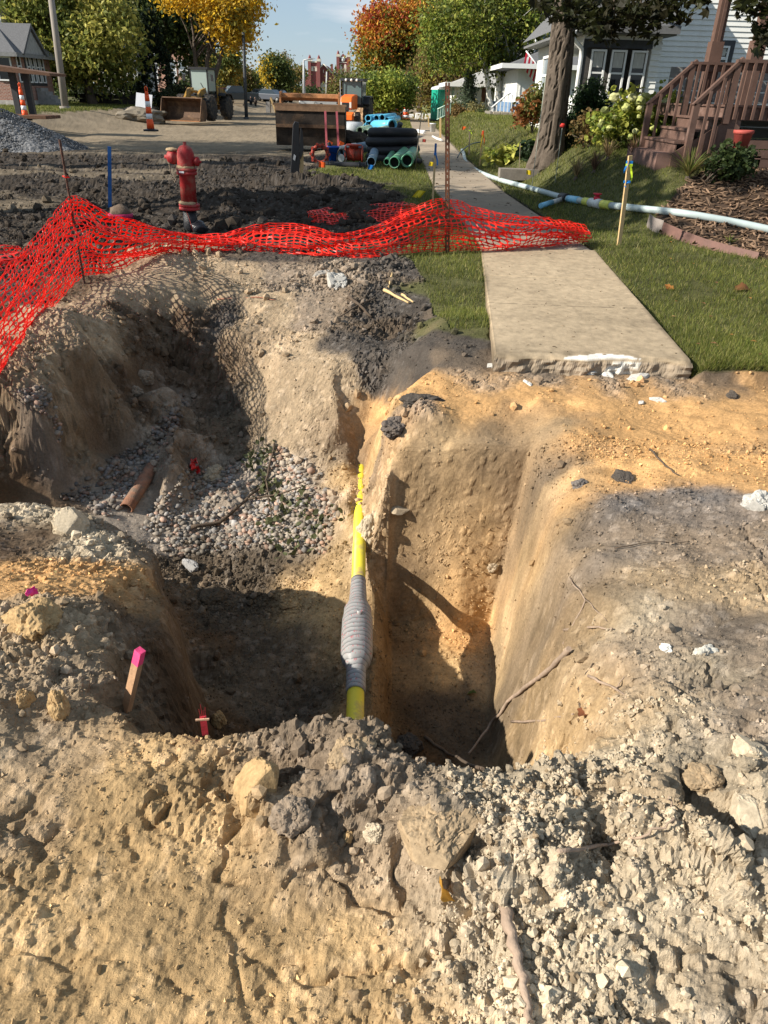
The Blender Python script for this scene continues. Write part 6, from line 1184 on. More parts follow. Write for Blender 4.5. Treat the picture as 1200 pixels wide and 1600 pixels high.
def tr(label, bx, by, Y, blobs, n, per, size, rc, pal, seed, **k):
    """blobs: (px, py, rx px, ry px) seen in the photo, at that distance"""
    b = gp(bx, by, Y); ells = []
    for (x, y, rx, ry) in blobs: p = gp(x, y, Y)-b; ells.append(((p.x, 0+k.get('dy', 0), p.z), (pxr(rx, Y), pxr(max(rx, ry*.6), Y), pxr(ry, Y)*1.0)))
    k.pop('dy', None); return tree(k.pop('name', 'tree'), label, b, ells, n, per, size, rc, pal, seed=seed, **k)
def maple_col(C, seed):
    r = np.random.default_rng(seed); t = (C[:, 2]-C[:, 2].min())/(np.ptp(C[:, 2])); x = (C[:, 0]-C[:, 0].min())/np.ptp(C[:, 0]); v = t*1.1-x*.35+.25*r.normal(size=len(C)); pal = np.array([(.12,.15,.035), (.30,.27,.05), (.55,.33,.04), (.50,.18,.035), (.36,.07,.03)]); return pal[np.clip((v*4.4).astype(int), 0, 4)]
tr('large tree with hanging yellow-green leaves beyond the wooden pole', 146,166,58, [(140,50,80,68),(90,20,75,60),(175,95,32,42),(100,80,50,50),(60,40,50,60)], 860, 24, .36, .62, [(.34,.33,.07),(.42,.38,.09),(.2,.22,.05),(.14,.17,.04)], 1, trunk_r=.34, limbs=16, hole=.12)
tr('dense green tree behind the brick house at far left', 36,150,66, [(30,20,75,70),(-20,40,50,60),(60,60,46,50)], 560, 24, .36, .7, G_MID+G_YEL, 2, trunk_r=.3, limbs=12, bark=greywood)
tr('dark green tree with gold edges over the brick building', 268,150,72, [(250,22,66,46),(300,60,30,52),(205,8,50,34)], 640, 24, .4, .75, G_DK+G_DK+G_MID+[(.3,.24,.04)], 3, trunk_r=.32, limbs=14, hole=.15)
def spruce(label, b, h, r, n, pal, seed, size=.25, name='spruce', group=None):
    o = thing(name, label, 'tree', b, group=group); rg = np.random.default_rng(seed); t = rg.random(n)**.75; a = rg.uniform(0, 6.283, n); rad = r*(1-t)*(.55+.45*rg.random(n))*(1+.18*np.sin(a*5+t*40)); C = np.stack([rad*np.cos(a), rad*np.sin(a), .05*h+t*h*.95-rad*.15], 1)
    mb = MB(); mb.tube([(0, 0, -.2), (0, 0, h*.95)], [.18*h/8, .03], 8); mb.build('trunk', barkm, o); link('crown', leaf_mesh('crown', C, size, pick(pal, C, seed), 14, .22*h/8, 'diamond', seed=seed, flat=.45), o)
b = gp(247,158,62); spruce('dark spruce standing left of the wheel loader', b, 5.6, 2.0, 420, [(.012,.022,.012), (.02,.035,.018)], 4)
tr('golden-topped tree with several dark stems behind the wheel loader', 322,150,62, [(345,18,52,38),(300,10,36,36),(370,45,30,22),(388,8,20,34),(310,60,22,30)], 400, 24, .3, .55, GOLD+GOLD+G_YEL, 5, trunk_r=.2, stems=3, fork=.45, limbs=9, hole=.05)
tr('orange and green tree beyond the loader cab', 352,150,110, [(348,112,26,26),(362,95,16,18)], 240, 20, .42, .6, ORANGE+G_YEL+G_MID, 6, trunk_r=.2)
tr('muted green tree right of the orange and green one', 372,148,125, [(368,122,26,20),(385,128,22,14)], 220, 20, .45, .7, G_MID+BROWN, 7, trunk_r=.2)
tr('dim dark green tree on the skyline left of the steeple', 392,146,165, [(388,132,14,13)], 120, 18, .6, .8, G_DK+G_MID, 8, trunk_r=.2)
tr('round dark tree with yellow left side beyond the parked cars', 432,158,120, [(432,118,20,26),(422,108,10,18),(446,128,13,16)], 320, 22, .42, .55, G_DK+G_DK+G_MID, 9, trunk_r=.22, col_fn=lambda C, s: np.where((C[:, 0] < -1.0+.8*np.random.default_rng(2).normal(size=len(C)))[:, None], np.array((.6,.42,.04)), pick(G_DK+G_MID, C, s)))
tr('thin yellowish tree between the round tree and the church', 456,155,150, [(458,130,14,22),(449,110,9,18)], 200, 16, .4, .7, GOLD+BROWN+G_YEL, 10, trunk_r=.16, hole=.0)
tr('small bright yellow sapling in front of the flat-roofed building', 392,152,135, [(392,143,4,6)], 40, 16, .35, .3, GOLD, 11, trunk_r=.08, limbs=3)
tr('dark green tree in front of the red church', 538,168,140, [(535,142,22,22),(555,150,18,16),(520,152,10,12)], 320, 20, .45, .7, G_DK+G_MID+BROWN, 12, trunk_r=.22)
tr('pale beige tree beyond the church tower', 566,160,170, [(562,128,20,12),(580,140,16,14)], 180, 16, .55, .9, [(.42,.34,.22),(.3,.26,.16),(.2,.19,.08)], 13, trunk_r=.2)
tr('red, orange and yellow maple in the middle of the far skyline', 616,172,76, [(606,70,44,52),(600,38,32,30),(640,60,34,50),(585,95,26,34)], 760, 26, .32, .55, RED, 14, trunk_r=.3, limbs=12, hole=.15, col_fn=maple_col)
tr('small bright green tree in front of the red and orange maple', 607,176,60, [(607,135,34,26),(590,150,18,16),(625,150,20,16)], 380, 26, .24, .35, LIME+G_MID, 15, trunk_r=.11, limbs=9, hole=.15)
tr('vivid yellow tree right of the red and orange maple', 655,176,84, [(655,40,30,56),(680,15,30,36)], 420, 24, .36, .65, GOLD+GOLD+G_YEL, 16, trunk_r=.25)
tr('brownish green tree beside the green portable toilet', 703,186,68, [(690,118,38,42),(660,135,26,30),(712,140,26,34)], 520, 24, .28, .5, BROWN+BROWN+G_YEL, 17, trunk_r=.2, limbs=14, hole=.05)
tr('large green birch with white stems behind the white bungalow', 778,190,52, [(745,40,75,60),(800,60,50,60),(700,45,40,60),(820,15,45,50)], 1000, 20, .24, .5, G_MID+LIME+G_MID+[(.34,.3,.05)], 18, trunk_r=.17, stems=3, limbs=16, bark=birchm, hole=.08, fork=.5, name='birch_tree')
tr('green tree filling the gap between the yellow tree and the birch', 730,186,90, [(720,60,56,56),(770,40,50,50)], 420, 22, .45, .9, G_MID, 19, trunk_r=.3)
# trees low on the far skyline, each with its own crown
for i, (x, y, w, h, Y, pal, lb) in enumerate([(480,148,12,8,230,G_DK,'low dark tree left of the church front'),(590,160,16,14,180,G_MID,'green tree at the far end of the street right of the tractor'),(650,160,16,16,150,G_YEL,'yellow-green tree above the little orange house'),
    (735,130,14,26,110,G_DK,'dark tree peeking left of the white bungalow'),(120,150,30,12,95,G_DK,'dark hedge-like tree under the left trees'),(60,150,26,12,90,G_DK,'dark shrub-like tree behind the brick house'),(300,145,26,16,100,G_DK,'dark tree behind the loader cab'),(455,152,20,5,240,G_DK,'thin dark tree line patch left of the church'),
    (330,146,24,8,150,BROWN,'brown-green low tree beyond the red car')]):
    tr(lb, x, y+h, Y, [(x, y, w, h)], 130, 18, .007*Y*.55, .006*Y, pal, 40+i, trunk_r=.2, limbs=4)
# far wood along the horizon: one mass
C = np.concatenate([np.stack([rng.uniform(-500, 500, 2600), rng.uniform(420, 520, 2600), rng.uniform(0, 1, 2600)**1.4*13-2], 1), np.stack([rng.uniform(-420, -60, 900), rng.uniform(200, 400, 900), rng.uniform(0, 1, 900)*9-1], 1), np.stack([rng.uniform(60, 420, 900), rng.uniform(160, 400, 900), rng.uniform(0, 1, 900)*11-1], 1)])
o = link('distant_wood', leaf_mesh('distant_wood', C, 3.2, pick(G_DK+BROWN+G_MID, C, 3), 5, 3.0, seed=3)); tag(o, 'far-off line of trees along the horizon', 'wood', kind='stuff')

# ---- the near maple: trunk, limbs and dark lobed leaves hanging into the top of the view
def near_maple():
    b = Vector((3.42, 18.1, gzs(3.42, 18.1))); o = thing('maple_tree', 'big near maple with furrowed bark and dark leaves hanging over the porch', 'tree', b)
    top = atY(889,-20,18.1)-b; V = []; n = 48; m = 90; Fq = []
    hs = np.linspace(-.2, 5.2, m)
    for i, z in enumerate(hs):
        r0 = (.285+.15*math.exp(-max(z, 0)*3.2)-.012*z)*(1 if z < 4 else 1+.1*(z-4)); cx = top.x*z/top.z+.03*math.sin(z*1.3)
        for k in range(n):
            a = 2*math.pi*k/n; V.append((cx, 0, z, math.cos(a), math.sin(a), r0))
    V = np.array(V); a1 = V[:, 3]; a2 = V[:, 4]; z = V[:, 2]; rid = np.abs(fbm(a1*7+2, a2*7, z*1.6, 4)); r_ = V[:, 5]*(1+.05*fbm(a1*2, a2*2, z*.8, 3))-.045*sstep(.14, 0, rid)
    W_ = np.stack([V[:, 0]+a1*r_, a2*r_, z], 1); i = (np.arange(m-1)[:, None]*n+np.arange(n)[None]).ravel(); j = (np.arange(m-1)[:, None]*n+(np.arange(n)[None]+1) % n).ravel()
    cc = np.array((.115,.092,.072))[None]*(1+.35*fbm(a1*5, a2*5, z*3, 3)-.45*sstep(.12, 0, rid))[:, None]; F = np.stack([i, j, j+n, i+n], 1)
    tk = link('trunk', np_mesh('trunk', W_, F, [VM('maple_bark', .95, .6, 40, .25, 20, .1, .01)], False, cc), o)
    mb = MB(); rr = random.Random(3); T0 = Vector((top.x*4.6/top.z, 0, 4.6)); ends = []
    for k in range(13):
        a = k*2.4; d = Vector((math.cos(a)*rr.uniform(2, 4.8), math.sin(a)*rr.uniform(2, 4.5), rr.uniform(1.5, 7))); e = T0+d; ends.append(e); mb.tube([T0+Vector((0, 0, -.4)), T0.lerp(e, .3)+Vector((0, 0, .5)), T0.lerp(e, .65)+Vector((0, 0, .5)), e], [.2, .13, .08, .02], 8)
    mb.tube([T0+Vector((.1,-.2,-1.2)), T0+Vector((.8,-1.0,-.7)), T0+Vector((2.0,-2.2,-.9)), T0+Vector((3.2,-3.2,-1.3))], [.09, .07, .045, .015], 7); mb.build('limb', barkm, tk)
    C = clumps([((T0.x-1.2, -.5, 10.6), (4.6, 4.4, 3.4))], 90, 5, .0, .4, .3); c1 = leaf_mesh('crown', C, .3, pick(G_DK+[(.1,.1,.02)], C, 5), 16, .6, seed=5); link('crown', c1, o)
    # low sprays placed where the photo shows them, at the tree's own depth
    S = []; sr = random.Random(8)
    for (x, y, r0, k) in [(850,5,16,26),(870,22,12,14),(905,20,22,40),(940,10,26,46),(930,42,20,34),(950,58,10,14),(895,38,8,8),(975,15,24,44),(990,35,16,22),(1010,12,22,36),(1003,50,8,8),(1040,8,22,34),(1030,30,14,18),(1055,30,10,9),(960,35,18,26),(915,5,22,30),(1085,5,20,16),(890,8,14,20),(1020,55,5,4)]:
        for q in range(k):
            Yd = 15.5+sr.uniform(-.8, 1.2); S.append(atY(x+sr.gauss(0, r0*.5), y+sr.gauss(0, r0*.4), Yd)-b)
    for (x, y, r0, k) in [(1195,55,12,12),(1185,70,10,8),(1200,35,14,12),(1165,10,14,10),(1190,8,16,14)]:
        for q in range(k): S.append(atY(x+sr.gauss(0, r0*.5), y+sr.gauss(0, r0*.4), 12.2+sr.uniform(-.3, .3))-b)
    S = np.array([s[:] for s in S]); lm = leaf_mesh('low_leaves', S, .23, pick([(.018,.022,.008), (.03,.034,.01), (.022,.02,.008)], S, 7), 2, .08, 'maple', up=1.2, seed=9); link('low_leaves', lm, o)
    mb = MB()
    for (x0, y0, x1, y1) in [(905,-20,930,45),(960,-20,955,55),(1000,-25,1000,48),(1040,-20,1050,30),(870,-20,862,20),(1085,-20,1088,8)]:
        p = atY(x0, y0, 15.6)-b; q = atY(x1, y1, 15.6)-b; mb.tube([T0+Vector((.5, -1, .6)), p.lerp(T0, .3)+Vector((0, 0, .5)), p, p.lerp(q, .6)+Vector((.03, 0, 0)), q], [.05, .035, .02, .012, .004], 5)
    mb.build('twigs', barkm, o)
near_maple()
# street trees across the road, outside the left of the view: they throw the shade over the middle ground
for i, (x, y, h, r) in enumerate([(-11.6, 9.6, 8.0, 2.6), (-15.5, 18.8, 10, 3.4), (-25, 23.5, 11, 3.4)]):
    tree('tree', ['street tree across the road opposite the hydrant, out of view', 'street tree out of view left of the gravel pile', 'farther street tree out of view beyond the gravel pile'][i], (x, y, .2), [((0, 0, h), (r, r, r*.9))], 240, 20, .38, .6, G_MID, seed=60+i, trunk_r=.28, limbs=8, hole=.1, shell=.2)

# ---- shrubs and plants
def shrub(name, label, b, ells, n, per, size, rc, pal, seed, shape='oval', cat='shrub', stem=True, flat=.7, up=.6):
    o = thing(name, label, cat, b); C = clumps(ells, n, seed, .5, 2.0, .35); link('foliage', leaf_mesh('foliage', C, size, pick(pal, C, seed), per, rc, shape, up=up, seed=seed, flat=flat), o)
    if stem:
        mb = MB(); rr = random.Random(seed)
        for k in range(7): e = Vector(C[rr.randrange(len(C))]); mb.tube([(rr.uniform(-.08, .08), rr.uniform(-.08, .08), -.05), e*.5+Vector((0, 0, .05)), e], [.014, .01, .004], 5)
        mb.build('stem', barkm, o)
    return o
def gpt(px, py, Y): p = atY(px, py, Y); return Vector((p.x, Y, gzs(p.x, Y)))
b = gpt(970,235,16.4); hy = shrub('hydrangea', 'big hydrangea with round pale yellow-green flower heads beside the porch stairs', b, [((0,0,.55),(.62,.5,.5)), ((.7,.1,.55),(.6,.45,.5)), ((-.35,-.1,.35),(.35,.35,.3))], 330, 7, .12, .09, LIME+LIME+G_MID, 71)
flm = VM('hydrangea_flower', .8, .8, 60, .2, 40, .1, 0.02, transl=.2); rr = random.Random(4)
V, F = ico(2)
for (x, y, w) in [(1000,158,17),(988,152,14),(978,168,15),(1015,180,14),(960,152,16),(1001,168,12),(945,172,13),(952,200,11),(938,196,10),(940,190,9),(993,205,10),(985,213,11),(1040,160,14),(1052,170,13),(1060,185,13),(1046,200,12),(1035,178,12),(1070,160,11),(1062,205,10),(1020,200,9),(1010,150,12),(1030,150,11),(998,182,8),(960,183,8)]:
    p = atY(x, y, 15.95)-b; r_ = pxr(w, 16)/2; n_ = fbm(V[:, 0]*5+x, V[:, 1]*5, V[:, 2]*5, 2); link('flower_head', np_mesh('flower_head', V*(1+.3*n_)[:, None]*r_*np.array((1, .9, .85)), F, [flm], False, np.repeat([rr.choice([(.52,.55,.20), (.62,.62,.30), (.45,.50,.15)])], len(V), 0)*(1+.4*n_)[:, None]), hy, loc=p)
b = gpt(915,215,18.6); shrub('evergreen_shrub', 'rounded dark green evergreen shrub under the tall corner windows', b, [((0,0,.62),(.5,.45,.62))], 420, 16, .07, .07, [(.03,.06,.02),(.05,.085,.025),(.07,.11,.03)], 72, 'diamond')
b = gpt(918,232,17.2); shrub('sedum', 'dusky green and brown perennial clump in front of the evergreen shrub', b, [((0,0,.35),(.45,.3,.32)), ((.35,0,.45),(.25,.3,.3))], 150, 8, .08, .07, G_DK+BROWN, 73)
b = gpt(805,222,21.5); shrub('hosta', 'lime green hosta clump spreading left of the maple trunk', b, [((0,0,.1),(.75,.4,.18)), ((.5,.1,.2),(.5,.4,.24))], 170, 5, .24, .08, [(.42,.44,.08),(.52,.50,.12),(.33,.38,.07)], 74, 'oval', 'plant', False, up=1.2)
b = gpt(838,236,19.6); shrub('hosta', 'dark green hosta clump at the foot of the maple trunk', b, [((0,0,.14),(.42,.35,.24))], 130, 6, .18, .07, [(.02,.04,.012),(.03,.05,.02)], 75, 'oval', 'plant', False, up=1.2)
b = gpt(833,212,24.0); shrub('turning_shrub', 'shrub turning orange and red left of the maple trunk', b, [((0,0,.75),(.45,.4,.5)), ((-.3,0,.5),(.4,.4,.35))], 170, 9, .13, .09, [(.10,.12,.03),(.16,.16,.04),(.30,.12,.04),(.22,.18,.05)], 76)
b = gpt(880,222,18.4); shrub('small_shrub', 'low dark shrub right behind the maple trunk', b, [((0,0,.3),(.3,.3,.3))], 90, 9, .1, .07, G_DK, 77)
b = gpt(1105,250,12.0); shrub('broadleaf_shrub', 'dark glossy broad-leaved shrub in front of the porch skirt', b, [((.35,0,.28),(.38,.25,.28))], 130, 7, .09, .06, G_DK, 78)
b = gpt(730,180,54); o = thing('cedar', 'narrow conical cedar in front of the white bungalow', 'tree', b); C = np.stack([rng.normal(0, .28, 300), rng.normal(0, .28, 300), rng.uniform(.1, 2.3, 300)], 1); C[:, :2] *= (1.15-C[:, 2]/2.6)[:, None]; link('crown', leaf_mesh('crown', C, .16, pick([(.10,.14,.09),(.14,.18,.11)], C, 3), 10, .1, seed=3), o); mb = MB(); mb.tube([(0,0,-.2),(0,0,2)], [.06,.02], 6); mb.build('trunk', barkm, o)
for (x, y, Y, pal, lb, h) in [(716,188,52,BROWN,'tawny grass clump left of the conical cedar',.9),(742,188,52,[(.4,.32,.15),(.3,.27,.12)],'straw coloured grass clump right of the cedar',1.0),(752,190,50,G_DK,'dark round shrub at the bungalow corner',.6),(706,186,56,G_MID,'green shrub at the left end of the bungalow bed',1.3),(735,190,50,G_YEL,'yellow-green low shrub below the cedar',.5)]:
    b = atY(x, y, Y); shrub('garden_shrub', lb, b, [((0,0,h*.5),(h*.5,h*.5,h*.5))], 90, 10, .14, .12, pal, int(x))
for (x, y, Y, w, h, lb) in [(150,152,63,3.2,.9,'dark shrub row on the left bank above the timber wall'),(205,148,64,2.4,1.2,'tall dark shrub in front of the old white house'),(285,160,60,1.8,1.2,'dark bush right behind the loader bucket'),(262,160,58,1.6,.8,'low dark bush left of the loader')]:
    b = atY(x, y+6, Y); shrub('dark_bush', lb, b, [((0,0,h*.5),(w*.6,.8,h*.6))], 170, 10, .2, .2, [(.018,.028,.012),(.03,.04,.015)], int(x))
def spiky(name, label, b, n, h, spread, pal, seed, w=.012):
    o = thing(name, label, 'plant', b); r = np.random.default_rng(seed); V = []; F = []; Cc = []; pal = np.array(pal)
    for k in range(n):
        a = r.uniform(0, 6.28); L = h*r.uniform(.6, 1.1); t = spread*r.uniform(.2, 1); d = np.array((math.cos(a), math.sin(a), 0)); sd = np.array((-math.sin(a), math.cos(a), 0)); c = pal[r.integers(len(pal))]*r.uniform(.7, 1.3); b0 = len(V)
        for i in range(5):
            u = i/4; p = d*t*L*u**1.5+np.array((0, 0, L*(u-.35*t*u*u))); ww = w*(1-u)**.7+.001; V += [p-sd*ww, p+sd*ww]; Cc += [c, c]
        F += [(b0+2*i, b0+2*i+1, b0+2*i+3, b0+2*i+2) for i in range(4)]
    link('blades', np_mesh('blades', np.array(V), np.array(F), [leafm], False, np.array(Cc)), o); mb = MB(); mb.lathe([(.03, -.03), (.05, .0), (.02, .06)], n=7); mb.build('crown_base', barkm, o); return o
STRAW = [(.45,.33,.16),(.34,.24,.12),(.2,.15,.07)]
for (x, y, Y, lb, pal) in [(905,243,15.0,'leftmost pale dry spiky clump in the lawn row','S'),(931,248,14.6,'dark dry spiky clump, second of the lawn row','D'),(950,243,14.9,'third spiky clump of the lawn row, nearest the hydrangea','S'),(990,246,14.0,'brown spiky clump behind the ribboned lath','D')]:
    spiky('spiky_plant', lb, gpt(x, y, Y), 46, .44, .8, STRAW if pal == 'S' else [(.13,.08,.05),(.22,.13,.08),(.3,.2,.1)], int(x))
spiky('daylily', 'arching green daylily leaves beside the porch stairs', gpt(1078,262,12.1), 90, .5, 1.3, [(.14,.18,.04),(.22,.22,.06),(.3,.24,.1)], 5)
spiky('weed_clump', 'small weed growing in the mulch behind the pale hose', gpt(1150,335,10.2), 30, .16, 1.2, G_MID, 6)

# ---- grass blades
def grass():
    n0 = 900000; Y = 5.2+(rng.random(n0)**2.3)*62; w = 1.2+.56*Y; X = rng.uniform(-1, 1, n0)*w
    lm = lawn_mask(X, Y); k = (rng.random(n0) < lm) & ~bed_mask(X, Y); X = X[k]; Y = Y[k]
    e = (X > sw_x(Y)-.74+.03) & (X < sw_x(Y)+.74-.05*rng.random(len(X))); X = X[~e]; Y = Y[~e]
    if len(X) > 300000: X = X[:300000]; Y = Y[:300000]
    n = len(X); bare = fbm(X*1.3, Y*1.3, None, 4); k = (bare > -.42) | (rng.random(n) < .4); X = X[k]; Y = Y[k]; bare = bare[k]; n = len(X)
    z = base_h(X, Y); d = Y; h = rng.uniform(.022, .06, n)*(1+.03*np.clip(d-6, 0, 40)); wd = .0022*(1+.16*np.clip(d-5, 0, 60)); a = rng.uniform(0, 6.28, n); ln = rng.uniform(.1, .9, n)*h; b = rng.uniform(0, 6.28, n)
    p0 = np.stack([X-np.cos(a)*wd, Y-np.sin(a)*wd, z-.004], 1); p1 = np.stack([X+np.cos(a)*wd, Y+np.sin(a)*wd, z-.004], 1); p2 = np.stack([X+np.cos(b)*ln, Y+np.sin(b)*ln, z+h], 1)
    pal = np.array([(.13,.155,.03), (.17,.19,.038), (.23,.23,.055), (.38,.33,.13), (.07,.10,.025)]); i = rng.choice(5, n, p=[.3, .28, .2, .09, .13]); c = pal[i]*1.15*rng.uniform(.75, 1.25, (n, 1))*(1+.4*bare[:, None])
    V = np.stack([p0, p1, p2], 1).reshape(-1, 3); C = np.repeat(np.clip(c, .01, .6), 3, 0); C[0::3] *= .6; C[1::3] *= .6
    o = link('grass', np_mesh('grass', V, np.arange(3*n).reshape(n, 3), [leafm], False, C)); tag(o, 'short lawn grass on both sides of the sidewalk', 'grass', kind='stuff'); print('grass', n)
grass()
# mulch
n = 3800; X = rng.uniform(3.5, 7.5, n*3); Y = rng.uniform(8.2, 13, n*3); k = bed_mask(X, Y); X = X[k][:n]; Y = Y[k][:n]; n = len(X); s = rng.uniform(.012, .03, n)*1.3
P0 = np.stack([X, Y, base_h(X, Y)+.012+rng.uniform(0, .02, n)], 1); o = link('mulch', scatter_mesh('mulch', P0, s, np.array((.13,.085,.055))*rng.uniform(.5, 2.2, (n, 1)), crumb_m, 1, np.stack([np.full(n, 1.9), np.full(n, .5), np.full(n, .3)], 1))); tag(o, 'brown wood mulch in the bed behind the steel edging', 'mulch', kind='stuff')
mb = MB(); e = [(3.62, 11.05), (3.64, 10.85), (3.72, 10.7)]; e2 = [(3.72, 10.7), (3.9, 10.35), (4.08, 10.05), (4.3, 9.72), (4.52, 9.4)]; r = thing('garden_edging', 'rust brown bent strip edging along the mulch bed', 'edging', (0, 0, 0))
for pl, nm in ((e, 'bent_end'), (e2, 'strip')):
    mb = MB(); vs = []
    for i, (x, y) in enumerate(pl): z = gzs(x, y); h = .15 if nm == 'strip' else .17; h *= 1-.5*(i/(len(pl)-1) if nm == 'strip' else 0); vs += [(x, y, z-.05), (x+.03, y+.03, z+h)]
    mb.add(vs, [(2*i, 2*i+2, 2*i+3, 2*i+1) for i in range(len(pl)-1)]); o = mb.build(nm, M('edging_rust' if nm == 'strip' else 'edging_grey', (.13,.065,.05) if nm == 'strip' else (.2,.17,.15), .6, .2, 12, .2), r); md = o.modifiers.new('t', 'SOLIDIFY'); md.thickness = .005

# ---- dead leaves and debris
def dead_leaf(px, py, w, col, label, seed=1, name='dead_leaf', tilt=(.3, .2), q=None):
    q = surf(px, py)+Vector((0, 0, .016 if w > 40 else .0)) if q is None else q; d = q.y*math.cos(PITCH)-(q.z-H)*math.sin(PITCH); L = w/FPX*d; n = 9; V = []; C = []; r = random.Random(seed)
    for i in range(n):
        u = i/(n-1); wd = math.sin(math.pi*min(1, u*1.02+.02))**.7*.34*(1+.25*math.sin(u*19+seed)); 
        for j in (-1, -.5, 0, .5, 1): V.append(((u-.5)*L, j*wd*L, L*(.25*abs(j)**1.5*wd*2+.12*math.sin(u*4+seed)+.04*r.random()))); C.append(np.array(col)*(1-.35*(j == 0))*(1+.25*r.random()))
    F = [(i*5+j, i*5+j+1, (i+1)*5+j+1, (i+1)*5+j) for i in range(n-1) for j in range(4)]
    o = link(name, np_mesh(name, V, F, [leafm], True, np.array(C)), None, q+Vector((0, 0, .012))); o.rotation_euler = (tilt[0], tilt[1], seed*1.3); tag(o, label, 'leaf'); return o
dead_leaf(686,1402,52,(.50,.27,.05),'large yellow brown dead leaf among the chalky crumbs',1, tilt=(.9, .3))
dead_leaf(915,1117,32,(.30,.12,.06),'reddish brown dead leaf on the leaning pit side',3)
dead_leaf(1160,455,28,(.22,.10,.04),'brown curled leaf on the lawn right of the slab',5)
dead_leaf(735,1087,16,(.08,.12,.03),'small green leaf on the pit floor',7)
dead_leaf(1045,452,18,(.4,.16,.04),'orange leaf on the lawn in front of the edging',9)
n = 260; Y = 5.4+rng.random(n)**1.5*18; X = sw_x(Y)+.8+rng.random(n)*(.5*Y); V = []; C = []; F = []
for i in range(n):
    s = rng.uniform(.012, .03); a = rng.uniform(0, 6.28); zz = gzs(X[i], Y[i])+.03; b = len(V)
    for (u, v, w_) in ((-1, 0, 0), (0, -.6, .3), (1, 0, .1), (0, .6, .35)): V.append((X[i]+s*(u*math.cos(a)-v*math.sin(a)), Y[i]+s*(u*math.sin(a)+v*math.cos(a)), zz+s*w_)); C.append(np.array([(.4,.2,.06), (.25,.13,.06), (.45,.3,.12)][i % 3]))
    F.append((b, b+1, b+2, b+3))
o = link('leaf_litter', np_mesh('leaf_litter', V, F, [leafm], False, np.array(C))); tag(o, 'small fallen leaves sprinkled over the lawn', 'leaves', kind='stuff')
n = 240; Y = 5.3+rng.random(n)**1.3*20; X = sw_x(Y)+rng.uniform(-.7, .7, n); s = rng.uniform(.003, .008, n); s = np.where(Y > 10, s*2.5, s)
o = link('walk_debris', scatter_mesh('walk_debris', np.stack([X, Y, np.full(n, .002)], 1), s, np.array((.12,.09,.06))*rng.uniform(.5, 2, (n, 1)), crumb_m, 1, np.stack([np.full(n, 2.2), np.full(n, .8), np.full(n, .4)], 1))); tag(o, 'crumbs and bits of bark strewn on the sidewalk', 'debris', kind='stuff')
# twigs and roots
rootm = M('root', (.30,.22,.16), .9, .25, 20, .4); rootd = M('root_dark', (.09,.065,.045), .9, .3, 20, .4)
def twig(pts, w, label, mat=None, lift=.012, name='twig', forks=()):
    mat = mat or rootm; q0 = surf(*pts[0]); o = thing(name, label, 'root' if name == 'root' else 'twig', q0)
    def one(pl, w, nm):
        Q = [surf(*p) for p in pl]; S = []
        for i in range(len(Q)-1):
            for t in range(5): S.append(Q[i].lerp(Q[i+1], t/5))
        S.append(Q[-1]); S = [s+Vector((.004*math.sin(i*2.1), .004*math.cos(i*1.7), lift+.003*math.sin(i*1.3)))-q0 for i, s in enumerate(S)]; d = Q[0].y*math.cos(PITCH)-(Q[0].z-H)*math.sin(PITCH); r = w/2/FPX*d
        mb = MB(); mb.tube(S, [r*(1.1-.6*i/len(S))*(1+.12*math.sin(i*2.7)) for i in range(len(S))], 7); mb.build(nm, mat, o)
    one(pts, w, 'main_stem')
    for f in forks: one(f, w*.5, 'side_shoot')
twig([(884,1030),(850,1062),(800,1100),(765,1140),(732,1188)], 9, 'long bare stick leaning across the right pit', lift=.05)
twig([(664,1153),(700,1180),(750,1200)], 5, 'thin twig on the shaded floor by the long stick', rootd)
twig([(800,1132),(850,1131),(893,1117)], 3.5, 'pale thin root curving over the pit side above the reddish leaf')
twig([(878,1010),(915,940),(890,905)], 3, 'fine root hanging on the pit side, upper one', forks=[[(915,940),(950,975)]])
twig([(880,988),(920,982),(955,985)], 4, 'short straight pale root sticking out of the grey shelf edge')
twig([(918,1062),(960,1080),(992,1110)], 4.5, 'pale root running down right of the reddish leaf', forks=[[(960,1080),(975,1060)]])
twig([(905,1120),(900,1080),(925,1040)], 4, 'dark root left of the pale root, above the rim', rootd, forks=[[(900,1080),(880,1070)]])
twig([(872,1343),(950,1330),(1010,1315),(1050,1298)], 6, 'grey stick lying across the white crumbly bank', lift=.03)
twig([(1046,1300),(1045,1270),(1040,1255)], 4, 'short upright twig at the end of the grey stick', lift=.03)
twig([(787,1428),(800,1480),(815,1540),(828,1610)], 19, 'thick brown root lying down the near bank', rootm, .02, 'root')
twig([(300,832),(345,825),(385,790),(415,760),(430,700)], 6, 'dark branch curving up over the lit pebbles', rootd, .05, forks=[[(385,790),(440,780),(480,765)],[(415,760),(425,820)]])
twig([(265,872),(290,865),(308,860)], 2.5, 'thin pale twig on the shaded soil below the pebbles')
twig([(600,455),(640,475)], 5, 'dry yellow stalk on the dark slope, upper one', lathm); twig([(612,430),(606,450)], 4, 'short upright dry stalk on the dark slope', lathm); twig([(628,462),(645,474)], 4, 'broken dry stalk below the upper one', lathm)
twig([(545,470),(560,480),(580,500)], 6, 'dark root poking from the dark slope', rootd, .03, 'root', forks=[[(560,480),(530,500)],[(560,480),(585,470)]])
twig([(340,470),(400,466),(430,470)], 2, 'hair-thin reddish root on the slope under the net', M('red_root', (.35,.15,.09)))
twig([(960,860),(1010,850),(1070,850)], 2, 'fine dark root lying flat on the grey shelf', rootd)
twig([(1015,705),(1040,730),(1060,745)], 3, 'dark root in the crack of the orange sand', rootd)
